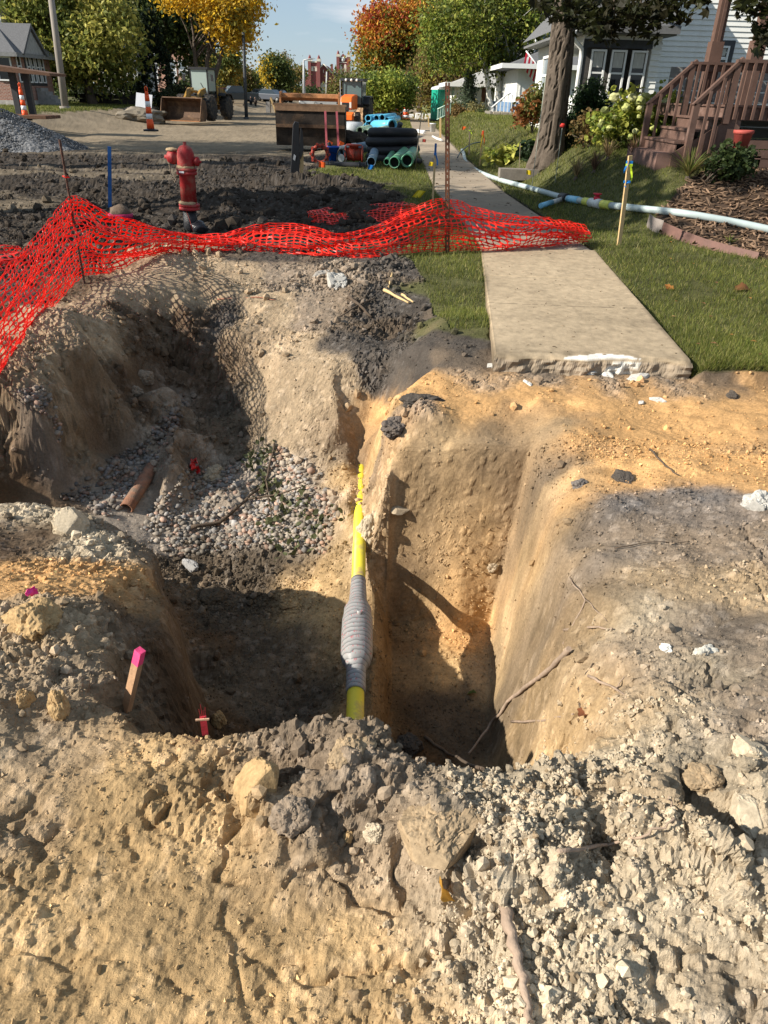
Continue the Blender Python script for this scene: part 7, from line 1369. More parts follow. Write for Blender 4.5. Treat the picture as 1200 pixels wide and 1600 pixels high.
n = 130; c0 = surf(440,790); C = np.array([surf(*p)[:] for p in [(400,740),(420,770),(440,800),(470,790),(480,820),(460,850),(430,830),(500,830),(410,710)]]); C = C[rng.integers(0, len(C), n)]+rng.normal(0, .07, (n, 3))*np.array((1, 1, .15)); C[:, 2] = base_h(C[:, 0], C[:, 1])+.03+rng.random(n)*.03
o = link('wilted_leaves', leaf_mesh('wilted_leaves', C, .06, np.tile([[.10,.11,.05]], (n, 1)), 2, .03, 'oval', seed=3)); tag(o, 'wilted leaves and litter tangled over the lit pebbles', 'leaves', kind='stuff')
# ================================================================== MACHINES, PIPES, STREET THINGS
steel_br = M('bucket_steel', (.10,.06,.038), .7, .35, 3, .4, .4, dirt=(.22,.13,.07), dirt_amt=.35); steel_dk = M('dark_steel', (.035,.026,.02), .75, .4, 4, .5, .3, dirt=(.1,.06,.035), dirt_amt=.3); rust_or = M('rust_orange', (.36,.16,.065), .8, .3, 7, .4, .2)
tyre = M('tyre', (.025,.025,.025), .85, .2, 10, .4, dirt=(.12,.09,.06), dirt_amt=.35); yel_m = M('machine_yellow', (.30,.17,.03), .6, .25, 3, .2, dirt=(.12,.08,.05), dirt_amt=.45); org_m = M('machine_orange', (.80,.15,.02), .4, .08, 3, .05); blk = M('machine_black', (.02,.02,.022), .5, .3, 4, .1)
cabglass = GLASS('cab_glass', (.30,.36,.33), .12)
def part(r, name, mat, fn, parent=None, **k): mb = MB(); fn(mb); return mb.build(name, mat, parent or r, **k)
def wheel(r, c, R0, w, ang=0, rimc=None, lugs=18, name='wheel'):
    def f(m):
        m.lathe([(R0*.55, -w/2), (R0*.9, -w/2), (R0, -w*.35), (R0, w*.35), (R0*.9, w/2), (R0*.55, w/2)], c, 28, 'X')
        for k in range(lugs):
            a = 2*math.pi*k/lugs
            for s in (-1, 1): m.box((c[0]+s*w*.24, c[1]+math.cos(a+s*.08)*R0, c[2]+math.sin(a+s*.08)*R0), (w*.5, R0*.13, R0*.08), rx=a+math.pi/2, rz=0)
    o = part(r, name, tyre, f); part(r, 'rim', rimc or yel_m, lambda m: m.lathe([(0, -w*.3), (R0*.2, -w*.34), (R0*.5, -w*.42), (R0*.56, -w*.45), (R0*.56, w*.45), (R0*.5, w*.3), (0, w*.25)], c, 22, 'X'), o); return o
def loader():
    b = atY(320,187,50); r = thing('wheel_loader', 'wheel loader facing the viewer with its wide brown bucket lowered to the street', 'loader', b, rz=R(-11)); r.scale = (.77, .77, .84)
    def bucket(m):
        pr = [(-3.35,.12),(-3.2,.02),(-4.35,.0),(-4.5,.03),(-3.5,.12),(-3.2,.35),(-3.1,.7),(-3.25,1.1),(-3.75,1.42),(-3.8,1.36),(-3.38,1.08),(-3.24,.7),(-3.32,.4)]
        back = [(-4.5,.0),(-3.5,.0),(-3.2,.12),(-3.02,.45),(-3.0,.9),(-3.15,1.2),(-3.8,1.42),(-3.82,1.36),(-3.22,1.13),(-3.1,.85),(-3.12,.5),(-3.28,.2),(-3.52,.07),(-4.5,.04)]
        m.prism(back, -1.55, 1.55, 'YZ')
    bk = part(r, 'bucket', steel_br, bucket)
    for s in (-1, 1): part(r, 'bucket_side', steel_br, lambda m: m.prism([(-4.45,0),(-3.4,0),(-3.05,.35),(-3.02,.9),(-3.15,1.2),(-3.8,1.42)], s*1.56, s*1.6, 'YZ'), bk)
    part(r, 'cutting_edge', rust_or, lambda m: m.box((0,-4.48,.02), (3.24,.22,.05)), bk)
    for s in (-.5, .5): part(r, 'lift_arm', yel_m, lambda m: m.prism([(-3.0,.5),(-2.9,.95),(-1.6,1.85),(-.6,2.0),(-.6,1.7),(-1.5,1.5),(-2.6,.6)], s-.08, s+.08, 'YZ'))
    part(r, 'tilt_linkage', yel_m, lambda m: (m.prism([(-2.9,1.1),(-2.6,1.9),(-2.3,2.0),(-2.35,1.2)], -.1, .1, 'YZ'), m.tube([(0,-2.4,1.8),(0,-1.0,1.75)], .09, 10)))
    part(r, 'front_frame', yel_m, lambda m: m.box((0,-1.3,1.0), (1.1,1.4,.9)))
    cab = part(r, 'cab', blk, lambda m: [m.box((sx*.68,sy*.7+.3,2.35), (.09,.09,1.55)) for sx in (-1,1) for sy in (-1,1)]+[m.box((0,.3,1.5), (1.5,1.55,.25)), m.box((0,.3,3.18), (1.6,1.75,.14))])
    part(r, 'windscreen', cabglass, lambda m: m.box((0,-.42,2.38), (1.28,.02,1.45)), cab); part(r, 'rear_window', cabglass, lambda m: m.box((0,1.02,2.38), (1.28,.02,1.45)), cab)
    for s in (-1,1): part(r, 'side_window', cabglass, lambda m: m.box((s*.7,.3,2.45), (.02,1.3,1.3)), cab)
    part(r, 'wiper', blk, lambda m: m.tube([(.45,-.45,1.75),(.1,-.45,2.3)], .02, 5), cab); part(r, 'seat', blk, lambda m: m.box((0,.5,1.95), (.5,.3,.7)), cab)
    for s in (-1,1): part(r, 'mirror', blk, lambda m: (m.tube([(s*.75,-.4,2.9),(s*1.1,-.6,2.8)], .02, 5), m.box((s*1.15,-.62,2.6), (.2,.05,.4))), cab); part(r, 'work_light', M('lamp_lens', (.6,.6,.55), .2, .05, 3, 0), lambda m: m.lathe([(0,0),(.1,0),(.1,-.08),(0,-.1)], (s*.6,-.55,1.75), 12, 'Y'))
    part(r, 'engine_hood', yel_m, lambda m: m.prism([(1.05,1.0),(1.05,2.1),(2.6,1.95),(3.1,1.6),(3.1,.9)], -.75, .75, 'YZ')); part(r, 'exhaust', blk, lambda m: m.tube([(.4,1.6,2.0),(.4,1.6,2.9)], .07, 10))
    part(r, 'access_rail', blk, lambda m: (m.tube([(1.1,.6,1.2),(1.15,.6,2.2),(1.15,1.6,2.2),(1.1,1.6,1.2)], .03, 6), m.tube([(1.15,.6,1.7),(1.15,1.6,1.7)], .025, 6))); part(r, 'counterweight', yel_m, lambda m: m.box((0,3.15,1.0), (1.9,.5,.8)))
    for y in (-1.3, 1.9):
        for s in (-1,1): wheel(r, (s*1.12,y,.78), .78, .55)
    for s in (-1,1): part(r, 'fender', blk, lambda m: m.prism([(1.0,1.55),(1.2,1.7),(2.4,1.7),(2.75,1.3),(2.68,1.28),(2.36,1.63),(1.22,1.63),(1.04,1.5)], s*1.12-.3, s*1.12+.3, 'YZ'))
loader()
def tractor():
    b = atY(551,198,43); r = thing('orange_tractor', 'orange tractor with dark cab and big lugged tyre behind the rusty bucket', 'tractor', b, rz=R(-9)); r.scale = (.8, .8, .84)
    part(r, 'hood', org_m, lambda m: m.prism([(-2.1,.95),(-2.1,1.25),(-1.9,1.62),(-.9,1.75),(-.2,1.75),(-.2,.95)], -.36, .36, 'YZ'), bevel=.05)
    part(r, 'grille', blk, lambda m: m.box((0,-2.12,1.12), (.42,.04,.42)))
    for q in (-1,1): part(r, 'headlight', M('lamp_lens', (.6,.6,.55), .2, .05, 3, 0), lambda m: m.box((q*.3,-2.12,1.2), (.12,.05,.3)))
    part(r, 'front_weight', org_m, lambda m: m.prism([(-2.75,.42),(-2.75,.72),(-2.2,.85),(-2.2,.42)], -.75, .55, 'YZ'), bevel=.03)
    part(r, 'front_axle', blk, lambda m: m.box((0,-1.7,.5), (1.2,.25,.25)))
    cab = part(r, 'cab', blk, lambda m: [m.box((sx*.62,sy*.6+.45,1.85), (.07,.07,1.3)) for sx in (-1,1) for sy in (-1,1)]+[m.box((0,.45,1.15), (1.35,1.3,.2)), m.prism([(-.35,2.45),(-.3,2.6),(1.15,2.6),(1.2,2.45)], -.74, .74, 'YZ')])
    part(r, 'windscreen', GLASS('tractor_glass', (.10,.15,.15), .1), lambda m: m.box((0,-.16,1.85), (1.18,.02,1.15)), cab)
    for q in (-1,1): part(r, 'side_window', GLASS('tractor_glass', (.10,.15,.15), .1), lambda m: m.box((q*.64,.45,1.85), (.02,1.1,1.15)), cab)
    for q in (-.35,0,.35): part(r, 'roof_lamp', M('lamp_lens', (.6,.6,.55), .2, .05, 3, 0), lambda m: m.lathe([(0,0),(.08,0),(.07,.06),(0,.07)], (q,-.42,2.5), 10, 'Y'), cab)
    part(r, 'grab_pole', M('grey_pole', (.3,.3,.3), .5), lambda m: m.tube([(-.72,-.3,.7),(-.75,-.35,2.5)], .025, 6))
    for q in (-1,1): wheel(r, (q*.85,.9,.78), .8, .42, rimc=M('rim_grey', (.25,.25,.24), .6)); wheel(r, (q*.68,-1.7,.42), .42, .26, rimc=M('rim_grey', (.25,.25,.24), .6))
    for q in (-1,1): part(r, 'mudguard', blk, lambda m: m.prism([(.0,1.25),(.3,1.65),(1.3,1.7),(1.75,1.3),(1.7,1.25),(1.28,1.62),(.34,1.58),(.06,1.2)], q*.86-.22, q*.86+.22, 'YZ'))
tractor()
def big_bucket():
    Y = 28.3; b = atY(486,228,Y); r = thing('rusty_bucket', 'big dark rusty excavator bucket box with a raised rusty beam, on the road edge', 'bucket', (b.x, Y, b.z), rz=R(2)); w = 1.17; h = 1.22
    part(r, 'front_plate', steel_dk, lambda m: m.prism([(0,0),(.04,0),(-.02,h*.46),(-.05,h*.5),(-.0,h),(-.06,h),(-.1,h*.5),(-.06,h*.46)], -w, w, 'YZ'))
    part(r, 'rib', steel_br, lambda m: m.box((0,-.1,h*.5), (2*w+.02,.1,.1))); part(r, 'top_flange', M('flange_tan', (.22,.13,.075), .8, .3, 6, .4), lambda m: (m.box((-.02,.16,h+.03), (2*w+.16,.5,.06)), m.box((0,-.09,h-.08), (2*w+.06,.05,.15))))
    for s in (-1,1): part(r, 'side_plate', steel_dk, lambda m: m.prism([(0,0),(-.03,h),(.5,h),(1.5,h-.1),(1.7,.2),(1.5,0)], s*w-.03, s*w+.03, 'YZ'))
    part(r, 'floor_plate', steel_dk, lambda m: m.box((0,.8,.03), (2*w,1.6,.06))); part(r, 'back_plate', steel_dk, lambda m: m.box((0,1.6,.45), (2*w,.06,.85)))
    zb = atY(486,158,Y+.5).z-b.z; zt = atY(486,146,Y+.5).z-b.z
    part(r, 'beam', rust_or, lambda m: m.prism([(.35,zb),(.25,zb+.1),(.3,zt-.02),(.5,zt),(.75,zt-.04),(.8,zb+.05),(.6,zb)], -1.02, .98, 'YZ'))
    for s in (-1.04,.96): part(r, 'end_plate', rust_or, lambda m: m.prism([(.1,h+.04),(.2,zt+.03),(.7,zt+.05),(.9,h-.0)], s-.02, s+.04, 'YZ'))
    for x, lean in ((.58, .03), (.98, .05)):
        q = b+Vector((x, -.35, 0)); mb = MB(); o = thing('pink_topped_lath', ['left one of two pink painted laths in front of the rusty bucket', 'right one of two pink painted laths, at the bucket corner'][x > .8], 'stake', (q.x, q.y, b.z)); mb.box((-.02,0,.52), (.07,.02,1.15), 0, 0, -lean); mb.build('board', M('pink_lath', (.42,.10,.12), .7, .3, 10, .3), o); m2 = MB(); m2.box((.12,-.04,.12), (.16,.02,.12), .3, 0, .4); m2.build('red_tag', orange_flag, o)
big_bucket()
def black_upright():
    b = at(463,268,.02); Y = b.y; r = thing('black_upright', 'black scuffed steel upright with a broken tan timber behind it on the spoil', 'post', b, rz=.2); r.scale = (.9, .9, .88)
    part(r, 'plate', blk, lambda m: m.prism([(-.16,-.1),(-.1,.55),(-.05,1.1),(.0,1.18),(.1,1.16),(.1,.2),(.06,-.1)], -.05, .05, 'XZ'), bevel=.01); part(r, 'flange', blk, lambda m: m.prism([(.09,.5),(.15,1.05),(.19,.95),(.2,.5),(.12,.3)], -.07, .09, 'XZ'))
    part(r, 'timber', lathm, lambda m: m.prism([(.1,-.1),(.11,.45),(.2,.5),(.2,.2),(.17,-.1)], .02, .08, 'XZ')); part(r, 'scuff', M('scuff_white', (.45,.45,.45), .6), lambda m: m.prism([(-.08,.3),(-.05,.42),(.0,.38),(-.03,.26)], -.054, -.051, 'XZ'))
black_upright()
# ---- pile of fittings on boards
def fittings():
    Yb = 20.6; redc = M('casting_red', (.36,.045,.025), .6, .25, 8, .2, dirt=(.12,.06,.04), dirt_amt=.3); bluec = M('bucket_blue', (.01,.09,.45), .4, .1, 8, .05); gp_ = M('pipe_greyblue', (.13,.21,.28), .5, .12, 5, .1, dirt=(.2,.2,.18), dirt_amt=.2)
    def q(px, py, dy=0): return atY(px, py, Yb+dy)
    for i, (x0, y0, x1, y1) in enumerate([(478,256,512,259),(482,263,520,266),(470,252,490,262)]):
        a = q(x0, y0, -.1*i); b = q(x1, y1, -.1*i); o = thing('plank', ['upper grey plank under the red ring','lower plank in the grass in front of the black tube','short plank end left of the red ring'][i], 'plank', a); mb = MB(); d = b-a; mb.box(d/2, (d.length, .22, .05), math.atan2(d.y, d.x), 0, -math.asin(d.z/d.length)); mb.build('board', greywood, o)
    c = q(500,241); o = thing('flange_ring', 'red bolted pipe flange ring standing on edge beside the blue bucket', 'flange', c); Ro, Ri = .235, .15
    def fr(m): m.ring((0,-.03,0), (0,.05,0), Ro, Ri, 28)
    part(o, 'ring', redc, fr)
    for k in range(10): a = k*.628; part(o, 'bolt', M('bolt_dark', (.04,.03,.03), .6), lambda m: m.tube([(math.cos(a)*.19,-.07,math.sin(a)*.19),(math.cos(a)*.19,.08,math.sin(a)*.19)], .022, 6)); part(o, 'lug', redc, lambda m: m.tube([(math.cos(a)*.235,-.045,math.sin(a)*.235),(math.cos(a)*.235,.06,math.sin(a)*.235)], .035, 8))
    c = q(521,253,.3); o = thing('blue_bucket', 'blue plastic bucket standing between the red ring and red spool', 'bucket', c); part(o, 'pail', bluec, lambda m: m.lathe([(.11,0),(.145,.33),(.155,.33),(.155,.37),(.14,.37),(.11,.03),(0,.03)], n=20)); part(o, 'handle', blk, lambda m: m.tube([(-.15,0,.34),(-.1,-.16,.25),(.1,-.16,.2),(.15,0,.34)], .006, 6)); part(o, 'fitting_inside', blk, lambda m: m.tube([(-.05,0,.3),(-.12,-.02,.45)], .05, 8))
    c = q(534,246,-.1); o = thing('black_cable_loop', 'loop of black cable around a white roll left of the red spool', 'cable', c); part(o, 'loop', blk, lambda m: m.tube([(.12*math.cos(t),-.02*math.sin(t*2),.2*math.sin(t)) for t in np.linspace(0, 6.28, 22)], .018, 7)); part(o, 'roll', M('white_roll', (.6,.6,.56), .6), lambda m: m.tube([(-.02,.05,-.02),(-.02,.15,-.02)], .085, 14))
    c = q(553,241,.2); o = thing('red_valve_spool', 'red cast iron pipe spool with flanged ends lying sideways', 'fitting', c)
    part(o, 'body', redc, lambda m: m.lathe([(.15,-.22),(.15,.22)], n=24, axis='X'))
    for s in (-.23,.2): part(o, 'flange', redc, lambda m: m.lathe([(.1,s),(.205,s),(.205,s+.035),(.1,s+.035)], n=24, axis='X'))
    part(o, 'top_flange', redc, lambda m: m.lathe([(.12,.14),(.12,.19),(.2,.2),(.2,.23),(0,.23)], n=20)); part(o, 'band', redc, lambda m: m.lathe([(.165,-.03),(.165,.03)], n=24, axis='X'))
    a = q(505,257,-.35); b = q(573,259,-.45); o = thing('black_tube', 'long black ribbed plastic tube lying in front of the red spool', 'tube', a); d = b-a
    part(o, 'tube', blk, lambda m: m.tube([d*t for t in np.linspace(0, 1, 20)], [.075]*20, 14)); 
    for k in range(5): part(o, 'rib', blk, lambda m: m.tube([d*(.08+.035*k), d*(.095+.035*k)], .09, 14))
    for t in (.82,.97): part(o, 'collar', blk, lambda m: m.tube([d*t, d*(t+.03)], .095, 14))
    def pipe(name, lab, p0, p1, r0, mat, inner=.86, bell=False, cat='pipe'):
        o = thing(name, lab, cat, p0); d = Vector(p1)-Vector(p0); part(o, 'pipe_wall', mat, lambda m: m.ring((0,0,0), d, r0, r0*inner, 24)); part(o, 'bore', M('bore_shade', (.006,.006,.006), .9), lambda m: m.tube([d*.06, d*.07], r0*inner, 20))  # black disc just inside the mouth paints the shade of the bore
        if bell: part(o, 'bell', mat, lambda m: m.ring(d.normalized()*-.02, d.normalized()*.2, r0*1.13, r0*.9, 24))
        return o
    pipe('water_pipe', 'grey blue pipe lying end-on beside the red spool', q(580,253,-.3), q(585,238,1.3), .115, gp_)
    grn = M('pipe_green', (.08,.26,.15), .4, .12, 5, .08, dirt=(.2,.24,.16), dirt_amt=.2); pg = M('pipe_pale_green', (.40,.52,.36), .45, .1, 5, .08); pb = M('pipe_blue', (.10,.42,.62), .4, .1, 5, .06)
    pipe('sewer_pipe', 'smallest green pipe, left of the two big green ones', q(604,253,-.4), q(613,240,1.2), .075, grn); pipe('sewer_pipe', 'big green pipe in the middle with an empty dark bore', q(616,254,-.6), q(632,238,1.3), .135, grn); pipe('sewer_pipe', 'big green pipe nearest the sidewalk with soil inside', q(636,251,-.5), q(646,238,1.0), .14, grn, bell=True)
    pipe('water_pipe', 'teal pipe lying sideways behind the red spool', atY(532,237,22.6), atY(592,226,23.6), .14, gp_); pipe('white_pipe', 'thin white pipe behind the cable loop', atY(528,232,22.3), atY(556,226,22.7), .05, M('white_pvc', (.62,.62,.58), .4))
    # black corrugated coil
    c = atY(613,243,22.6); c.z = gzs(c.x, 22.6); o = thing('pipe_coil', 'stacked coil of thick black corrugated pipe on the grass', 'coil', c)
    for k in range(4):
        rr_ = .62 if k < 3 else .58; N = 220
        part(o, 'turn', blk, lambda m: m.tube([(rr_*math.cos(t)+.03*math.sin(k*2), .5*rr_*1.2*math.sin(t)+.03*k, .12+.2*k+.03*math.sin(t+k)) for t in np.linspace(0, 2*math.pi, N)], [.12+.007*(i % 2) for i in range(N)], 12, cap=False))
    part(o, 'loose_end', blk, lambda m: m.tube([(.1,.1,.72),(.16,.0,.86),(.2,-.05,.98)], .075, 12)); part(o, 'ground_turn', blk, lambda m: m.tube([(.45,-.5,.08),(.62,-.62,.07),(.8,-.55,.07)], .08, 10))
    # blue pipes end-on, and pale green ones
    for i, (x, y, r0) in enumerate([(575,185,5),(576,194,5.5),(572,198,5),(583,198,5.5),(592,197,5),(588,185,5),(597,184,5),(604,188,4.5),(586,191,5)]):
        p = atY(x, y, 34.5+.05*i); pipe('water_main', ['upper left','middle left','lowest left','lower middle','lower right','upper middle','upper right','smallest far right','hidden centre'][i]+' bright blue pipe end in the blue stack', p, p+Vector((.5, 3.5, 0)), pxr(r0, 34.5), pb, .8)
    pipe('water_main', 'long bright blue pipe lying across the stack with its open bell toward the walk', atY(613,196,33.2), atY(585,196,34.6), .2, pb, .84, True)
    for i, (x, y) in enumerate([(562,204),(571,208),(581,208),(590,205),(567,217),(576,219)]):
        p = atY(x, y, 30.5); pipe('drain_pipe', ['left top','second from left','third','fourth, rightmost','lower left','lower right'][i]+' pale green pipe end in the pale stack', p, p+Vector((.3, 2.5, 0)), pxr(5.4, 30.5), pg, .8)
    pipe('culvert_pipe', 'fat light grey pipe behind the pink lath', atY(538,202,31.5), atY(566,203,31.6), .27, M('pipe_lightgrey', (.42,.44,.46), .5, .08, 4, .05), .9)
    a = atY(676,206,41); o = thing('white_bucket', 'white plastic bucket beside the far sidewalk', 'bucket', a); part(o, 'pail', trimw, lambda m: m.lathe([(.13,0),(.15,.34),(.16,.34),(.16,.38),(0,.38)], n=16)); part(o, 'handle', blk, lambda m: m.tube([(-.15,0,.34),(0,-.17,.2),(.15,0,.34)], .006, 5))
    for i, (x0, y0, x1, y1, lb) in enumerate([(648,204,662,208,'white pipe offcuts lying on the far sidewalk'),(652,203,664,205,'second thin white offcut on the far sidewalk'),(676,213,690,219,'bent white pipe piece at the walk edge below the white bucket')]):
        pa = at(x0, y0, .06); pb_ = at(x1, y1, .06); o = thing('white_offcut', lb, 'pipe', pa); d = pb_-pa; part(o, 'piece', trimw, lambda m: m.tube([(0,0,0), d*.5+Vector((0,0,-.02)), d], .045, 8))
fittings()
# ---- temporary water line along the lawn
def hose():
    pts = [(722,234),(722,243),(729,254),(745,267),(780,284),(830,299),(875,313),(910,320),(950,326),(1000,332),(1060,339),(1100,346),(1150,355),(1215,368)]
    Q = [surf(*p) for p in pts]; Q = [Vector((q.x, q.y, gzs(q.x, q.y)+.055)) for q in Q]; o = thing('temporary_water_line', 'long pale blue-white water line curving over the lawn and mulch bed', 'hose', Q[7]); L = Q[7]
    P_ = cr([q[:] for q in Q], np.linspace(0, len(Q)-1, 90)); hm = M('hose_pale', (.40,.47,.46), .45, .12, 4, .05, dirt=(.3,.3,.26), dirt_amt=.2)
    part(o, 'line', hm, lambda m: m.tube([Vector(p)-L for p in P_], .05, 12))
    def seg(i0, i1, r, mat, nm): part(o, nm, mat, lambda m: m.tube([Vector(cr([q[:] for q in Q], np.array([t]))[0])-L for t in np.linspace(i0, i1, 4)], r, 12))
    yb = M('yellow_band', (.62,.62,.12), .5, .1, 8, 0); bb = M('light_blue_part', (.25,.55,.72), .4, .1, 8, 0)
    seg(6.0,6.25,.075,blk,'black_clamp'); seg(6.3,6.8,.058,bb,'blue_adapter'); seg(7.05,7.3,.062,yb,'yellow_band'); seg(7.32,7.75,.072,M('white_pvc', (.62,.62,.58), .4),'tee'); seg(7.8,8.1,.066,yb,'yellow_band')
    c = Vector(cr([q[:] for q in Q], np.array([7.55]))[0])-L; part(o, 'red_cap', M('cap_red', (.5,.02,.04), .4), lambda m: m.lathe([(.05,.05),(.055,.1),(.035,.1),(.035,.13),(.07,.13),(.07,.15),(0,.15)], c, 12))
    q0 = surf(845,326); q1 = Q[6]; a = Vector((q0.x, q0.y, gzs(q0.x, q0.y)+.05))-L; b = q1-L+Vector((.1,-.05,.0)); part(o, 'branch', M('white_pvc', (.62,.62,.58), .4), lambda m: m.tube([a, b], .042, 10)); part(o, 'branch_end', bb, lambda m: m.tube([a+(a-b)*.02, a+(b-a)*.4], .046, 10))
    Q = [Vector(at(*p, .12)) for p in [(715,246),(722,238),(738,229),(755,227),(770,230),(777,240)]]; o = thing('dark_hose', 'thin dark hose arching over the lawn behind the pale water line', 'hose', Q[0]); part(o, 'tube', M('dark_teal_hose', (.02,.05,.07), .4), lambda m: m.tube([Vector(v)-Q[0]+Vector((0,0,.1*math.sin(i/18*3.14))) for i, v in enumerate(cr([q[:] for q in Q], np.linspace(0, 5, 18)))], .02, 8))
hose()
# ---- street things
def channelizer(px, py, Y, label):
    b = atY(px, py, Y); r = thing('traffic_channelizer', label, 'traffic cone', b, group=None); oc = M('cone_orange', (.85,.10,.02), .5, .08, 5, 0); wc = M('cone_white', (.75,.75,.75), .4, .03, 5, 0)
    part(r, 'base', blk, lambda m: m.lathe([(.26,0),(.26,.05),(.13,.07),(.12,.1)], n=8, smooth=False)); zs = [.08,.36,.52,.72,.88,1.08]; rs = [.125,.105,.097,.088,.08,.07]
    for i in range(5): part(r, 'reflective_band' if i % 2 else 'orange_section', wc if i % 2 else oc, lambda m: m.lathe([(rs[i],zs[i]),(rs[i+1],zs[i+1])], n=16))
    part(r, 'handle', oc, lambda m: (m.lathe([(.07,1.08),(.05,1.14),(.03,1.17)], n=12), m.tube([(-.035,0,1.15),(-.04,0,1.27),(0,0,1.31),(.04,0,1.27),(.035,0,1.15)], .018, 6)))
channelizer(236,205,27.5,'orange and white channelizer standing alone on the lit road'); channelizer(41,188,33,'orange and white channelizer in front of the timber shelter')
b = atY(15,228,25.5); V, F = ico(5); k = V[:, 2] > -.25; rr_ = np.hypot(V[:, 0], V[:, 1]); n_ = fbm(V[:, 0]*2, V[:, 1]*2, None, 4)
gx2 = np.linspace(-1, 1, 150); U, W2 = np.meshgrid(gx2, gx2); rad = np.sqrt(U**2+W2**2)*(1+.12*fbm(U*1.5, W2*1.5, None, 3)); Zp = 1.2*np.clip(1-rad, -.03, 1)*(1-.12*np.exp(-rad*6))+.05*fbm(U*9, W2*9, None, 3)+.03*fbm(U*40, W2*40, None, 2)
i = (np.arange(149)[:, None]*150+np.arange(149)[None]).ravel(); Fp = np.stack([i, i+1, i+151, i+150], 1); Vp = np.stack([U*2.6, W2*2.2, Zp-.08], 2).reshape(-1, 3); cp = np.array((.17,.17,.172))*(1+.45*fbm(Vp[:, 0]*14, Vp[:, 1]*14, None, 3))[:, None]
o = link('gravel_pile', np_mesh('gravel_pile', Vp, Fp, [crumb_m], False, np.clip(cp, .02, .6)), None, (b.x-.5, 26.5, gzs(b.x, 26.5))); tag(o, 'heap of grey crushed gravel at the left edge of the road', 'gravel pile')
n = 5500; u = rng.uniform(0, 6.28, n); rd = rng.random(n)**.5*1.02; X = rd*np.cos(u)*2.6; Yp = rd*np.sin(u)*2.2; z = 1.2*np.clip(1-rd, -.03, 1)*.97-.05; P0 = np.stack([X, Yp, z], 1)+np.array(o.location[:]); g = rng.uniform(.05, .26, (n, 1)); o2 = link('gravel', scatter_mesh('gravel', P0, rng.uniform(.012, .034, n), g*np.array((1, 1, 1.02)), crumb_m, 1)); tag(o2, 'grey crushed stones covering the gravel heap', 'gravel', kind='stuff')
for (x, y, Y, w, h, c, lb) in [(218,184,47,1.5,.55,(.2,.17,.13),'small heap of grey spoil left of the loader bucket'),(590,178,62,1.6,.75,(.38,.25,.15),'tan dirt heap behind the blue pipe stack'),(549,226,29.5,.9,.45,(.035,.03,.026),'black soil heap at the foot of the pink laths')]:
    b = atY(x, y, Y); V, F = ico(4); n_ = fbm(V[:, 0]*2+x, V[:, 1]*2, V[:, 2]*2, 4); o = link('soil_heap', np_mesh('soil_heap', V*(1+.5*n_)[:, None]*np.array((w, w*.8, h)), F, [crumb_m], False, np.array([c])*(1+.5*fbm(V[:, 0]*8, V[:, 1]*8, V[:, 2]*8, 3))[:, None]), None, b); tag(o, lb, 'soil heap')
# poles
polew = M('pole_wood', (.25,.22,.19), .9, .2, 3, .3, stretch=(4,4,.4)); poled = M('pole_dark', (.05,.055,.06), .6); poleg = M('pole_grey', (.42,.42,.42), .5)
def pole(name, x0, y0, x1, y1, Y, r0, r1, mat, label, arm=None, cat='pole'):
    b = atY(x0, y0, Y); t = atY(x1, y1, Y); o = thing(name, label, cat, b); d = t-b; part(o, 'shaft', mat, lambda m: m.tube([(0,0,-.3), d*.5, d], [r0, (r0+r1)/2, r1], 12)); part(o, 'base_collar', mat, lambda m: m.tube([(0,0,-.1),(0,0,.12)], r0*1.5, 10))
    if arm:
        q = [atY(a, c, Y)-b for a, c in arm]; part(o, 'arm', mat, lambda m: m.tube([Vector(v) for v in q], r1*.7, 6)); e = Vector(q[-1]); part(o, 'lamp_head', mat, lambda m: m.box(e, (pxr(4, Y), .3, pxr(1.2, Y))))
    return o
pole('utility_pole', 102,170,77,-25,46,.20,.15,polew,'weathered wooden utility pole leaning left in front of the hanging tree'); pole('light_pole', 385,186,380,50,60,.13,.10,poled,'dark metal pole rising alone against the sky beyond the loader')
pole('street_lamp', 475,150,474.5,94,130,.22,.14,poleg,'grey street lamp with a short arm left of the church',[(474.5,94),(480,93),(490,91.5)],'street lamp'); pole('street_lamp', 510,152,510.5,112,140,.16,.12,poleg,'plain grey pole in front of the church gable'); pole('street_lamp', 525,152,525.5,122,140,.16,.12,poleg,'grey signal mast with an arm pointing right before the church',[(525.5,130),(535,128.5),(544,127)],'street lamp')
# portable toilet, ramp rail, far works
b = atY(686,188,62); o = thing('portable_toilet', 'green portable toilet with a white roof at the far right of the walk', 'toilet', b, rz=R(25)); tg = M('toilet_green', (.01,.30,.20), .5, .1, 3, 0)
part(o, 'cabin', tg, lambda m: m.box((0,0,1.0), (1.0,1.0,2.0)), bevel=.03); part(o, 'door', M('toilet_green_dark', (.01,.22,.15), .5), lambda m: m.box((0,-.52,.98), (.7,.04,1.8))); part(o, 'roof', trimw, lambda m: m.prism([(-.55,2.0),(-.45,2.14),(0,2.25),(.45,2.14),(.55,2.0)], -.55, .55, 'XZ')); part(o, 'skid', blk, lambda m: m.box((0,0,.0), (1.05,1.05,.1)))
b = atY(690,187,50); o = thing('ramp_railing', 'small pale green slatted railing in front of the portable toilet', 'railing', b, rz=R(10)); d = (atY(698,170,50)-atY(684,178,50)); rl = M('rail_pale_green', (.45,.62,.52), .5)
part(o, 'top_rail', rl, lambda m: m.tube([(-.3,0,.55),(.5,0,.9)], .03, 6)); part(o, 'bottom_rail', rl, lambda m: m.tube([(-.3,0,.0),(.5,0,.35)], .03, 6))
for k in range(6): part(o, 'slat', rl, lambda m: m.b2((-.28+k*.145,-.015,k*.062), (-.2+k*.145,.015,.55+k*.065)))
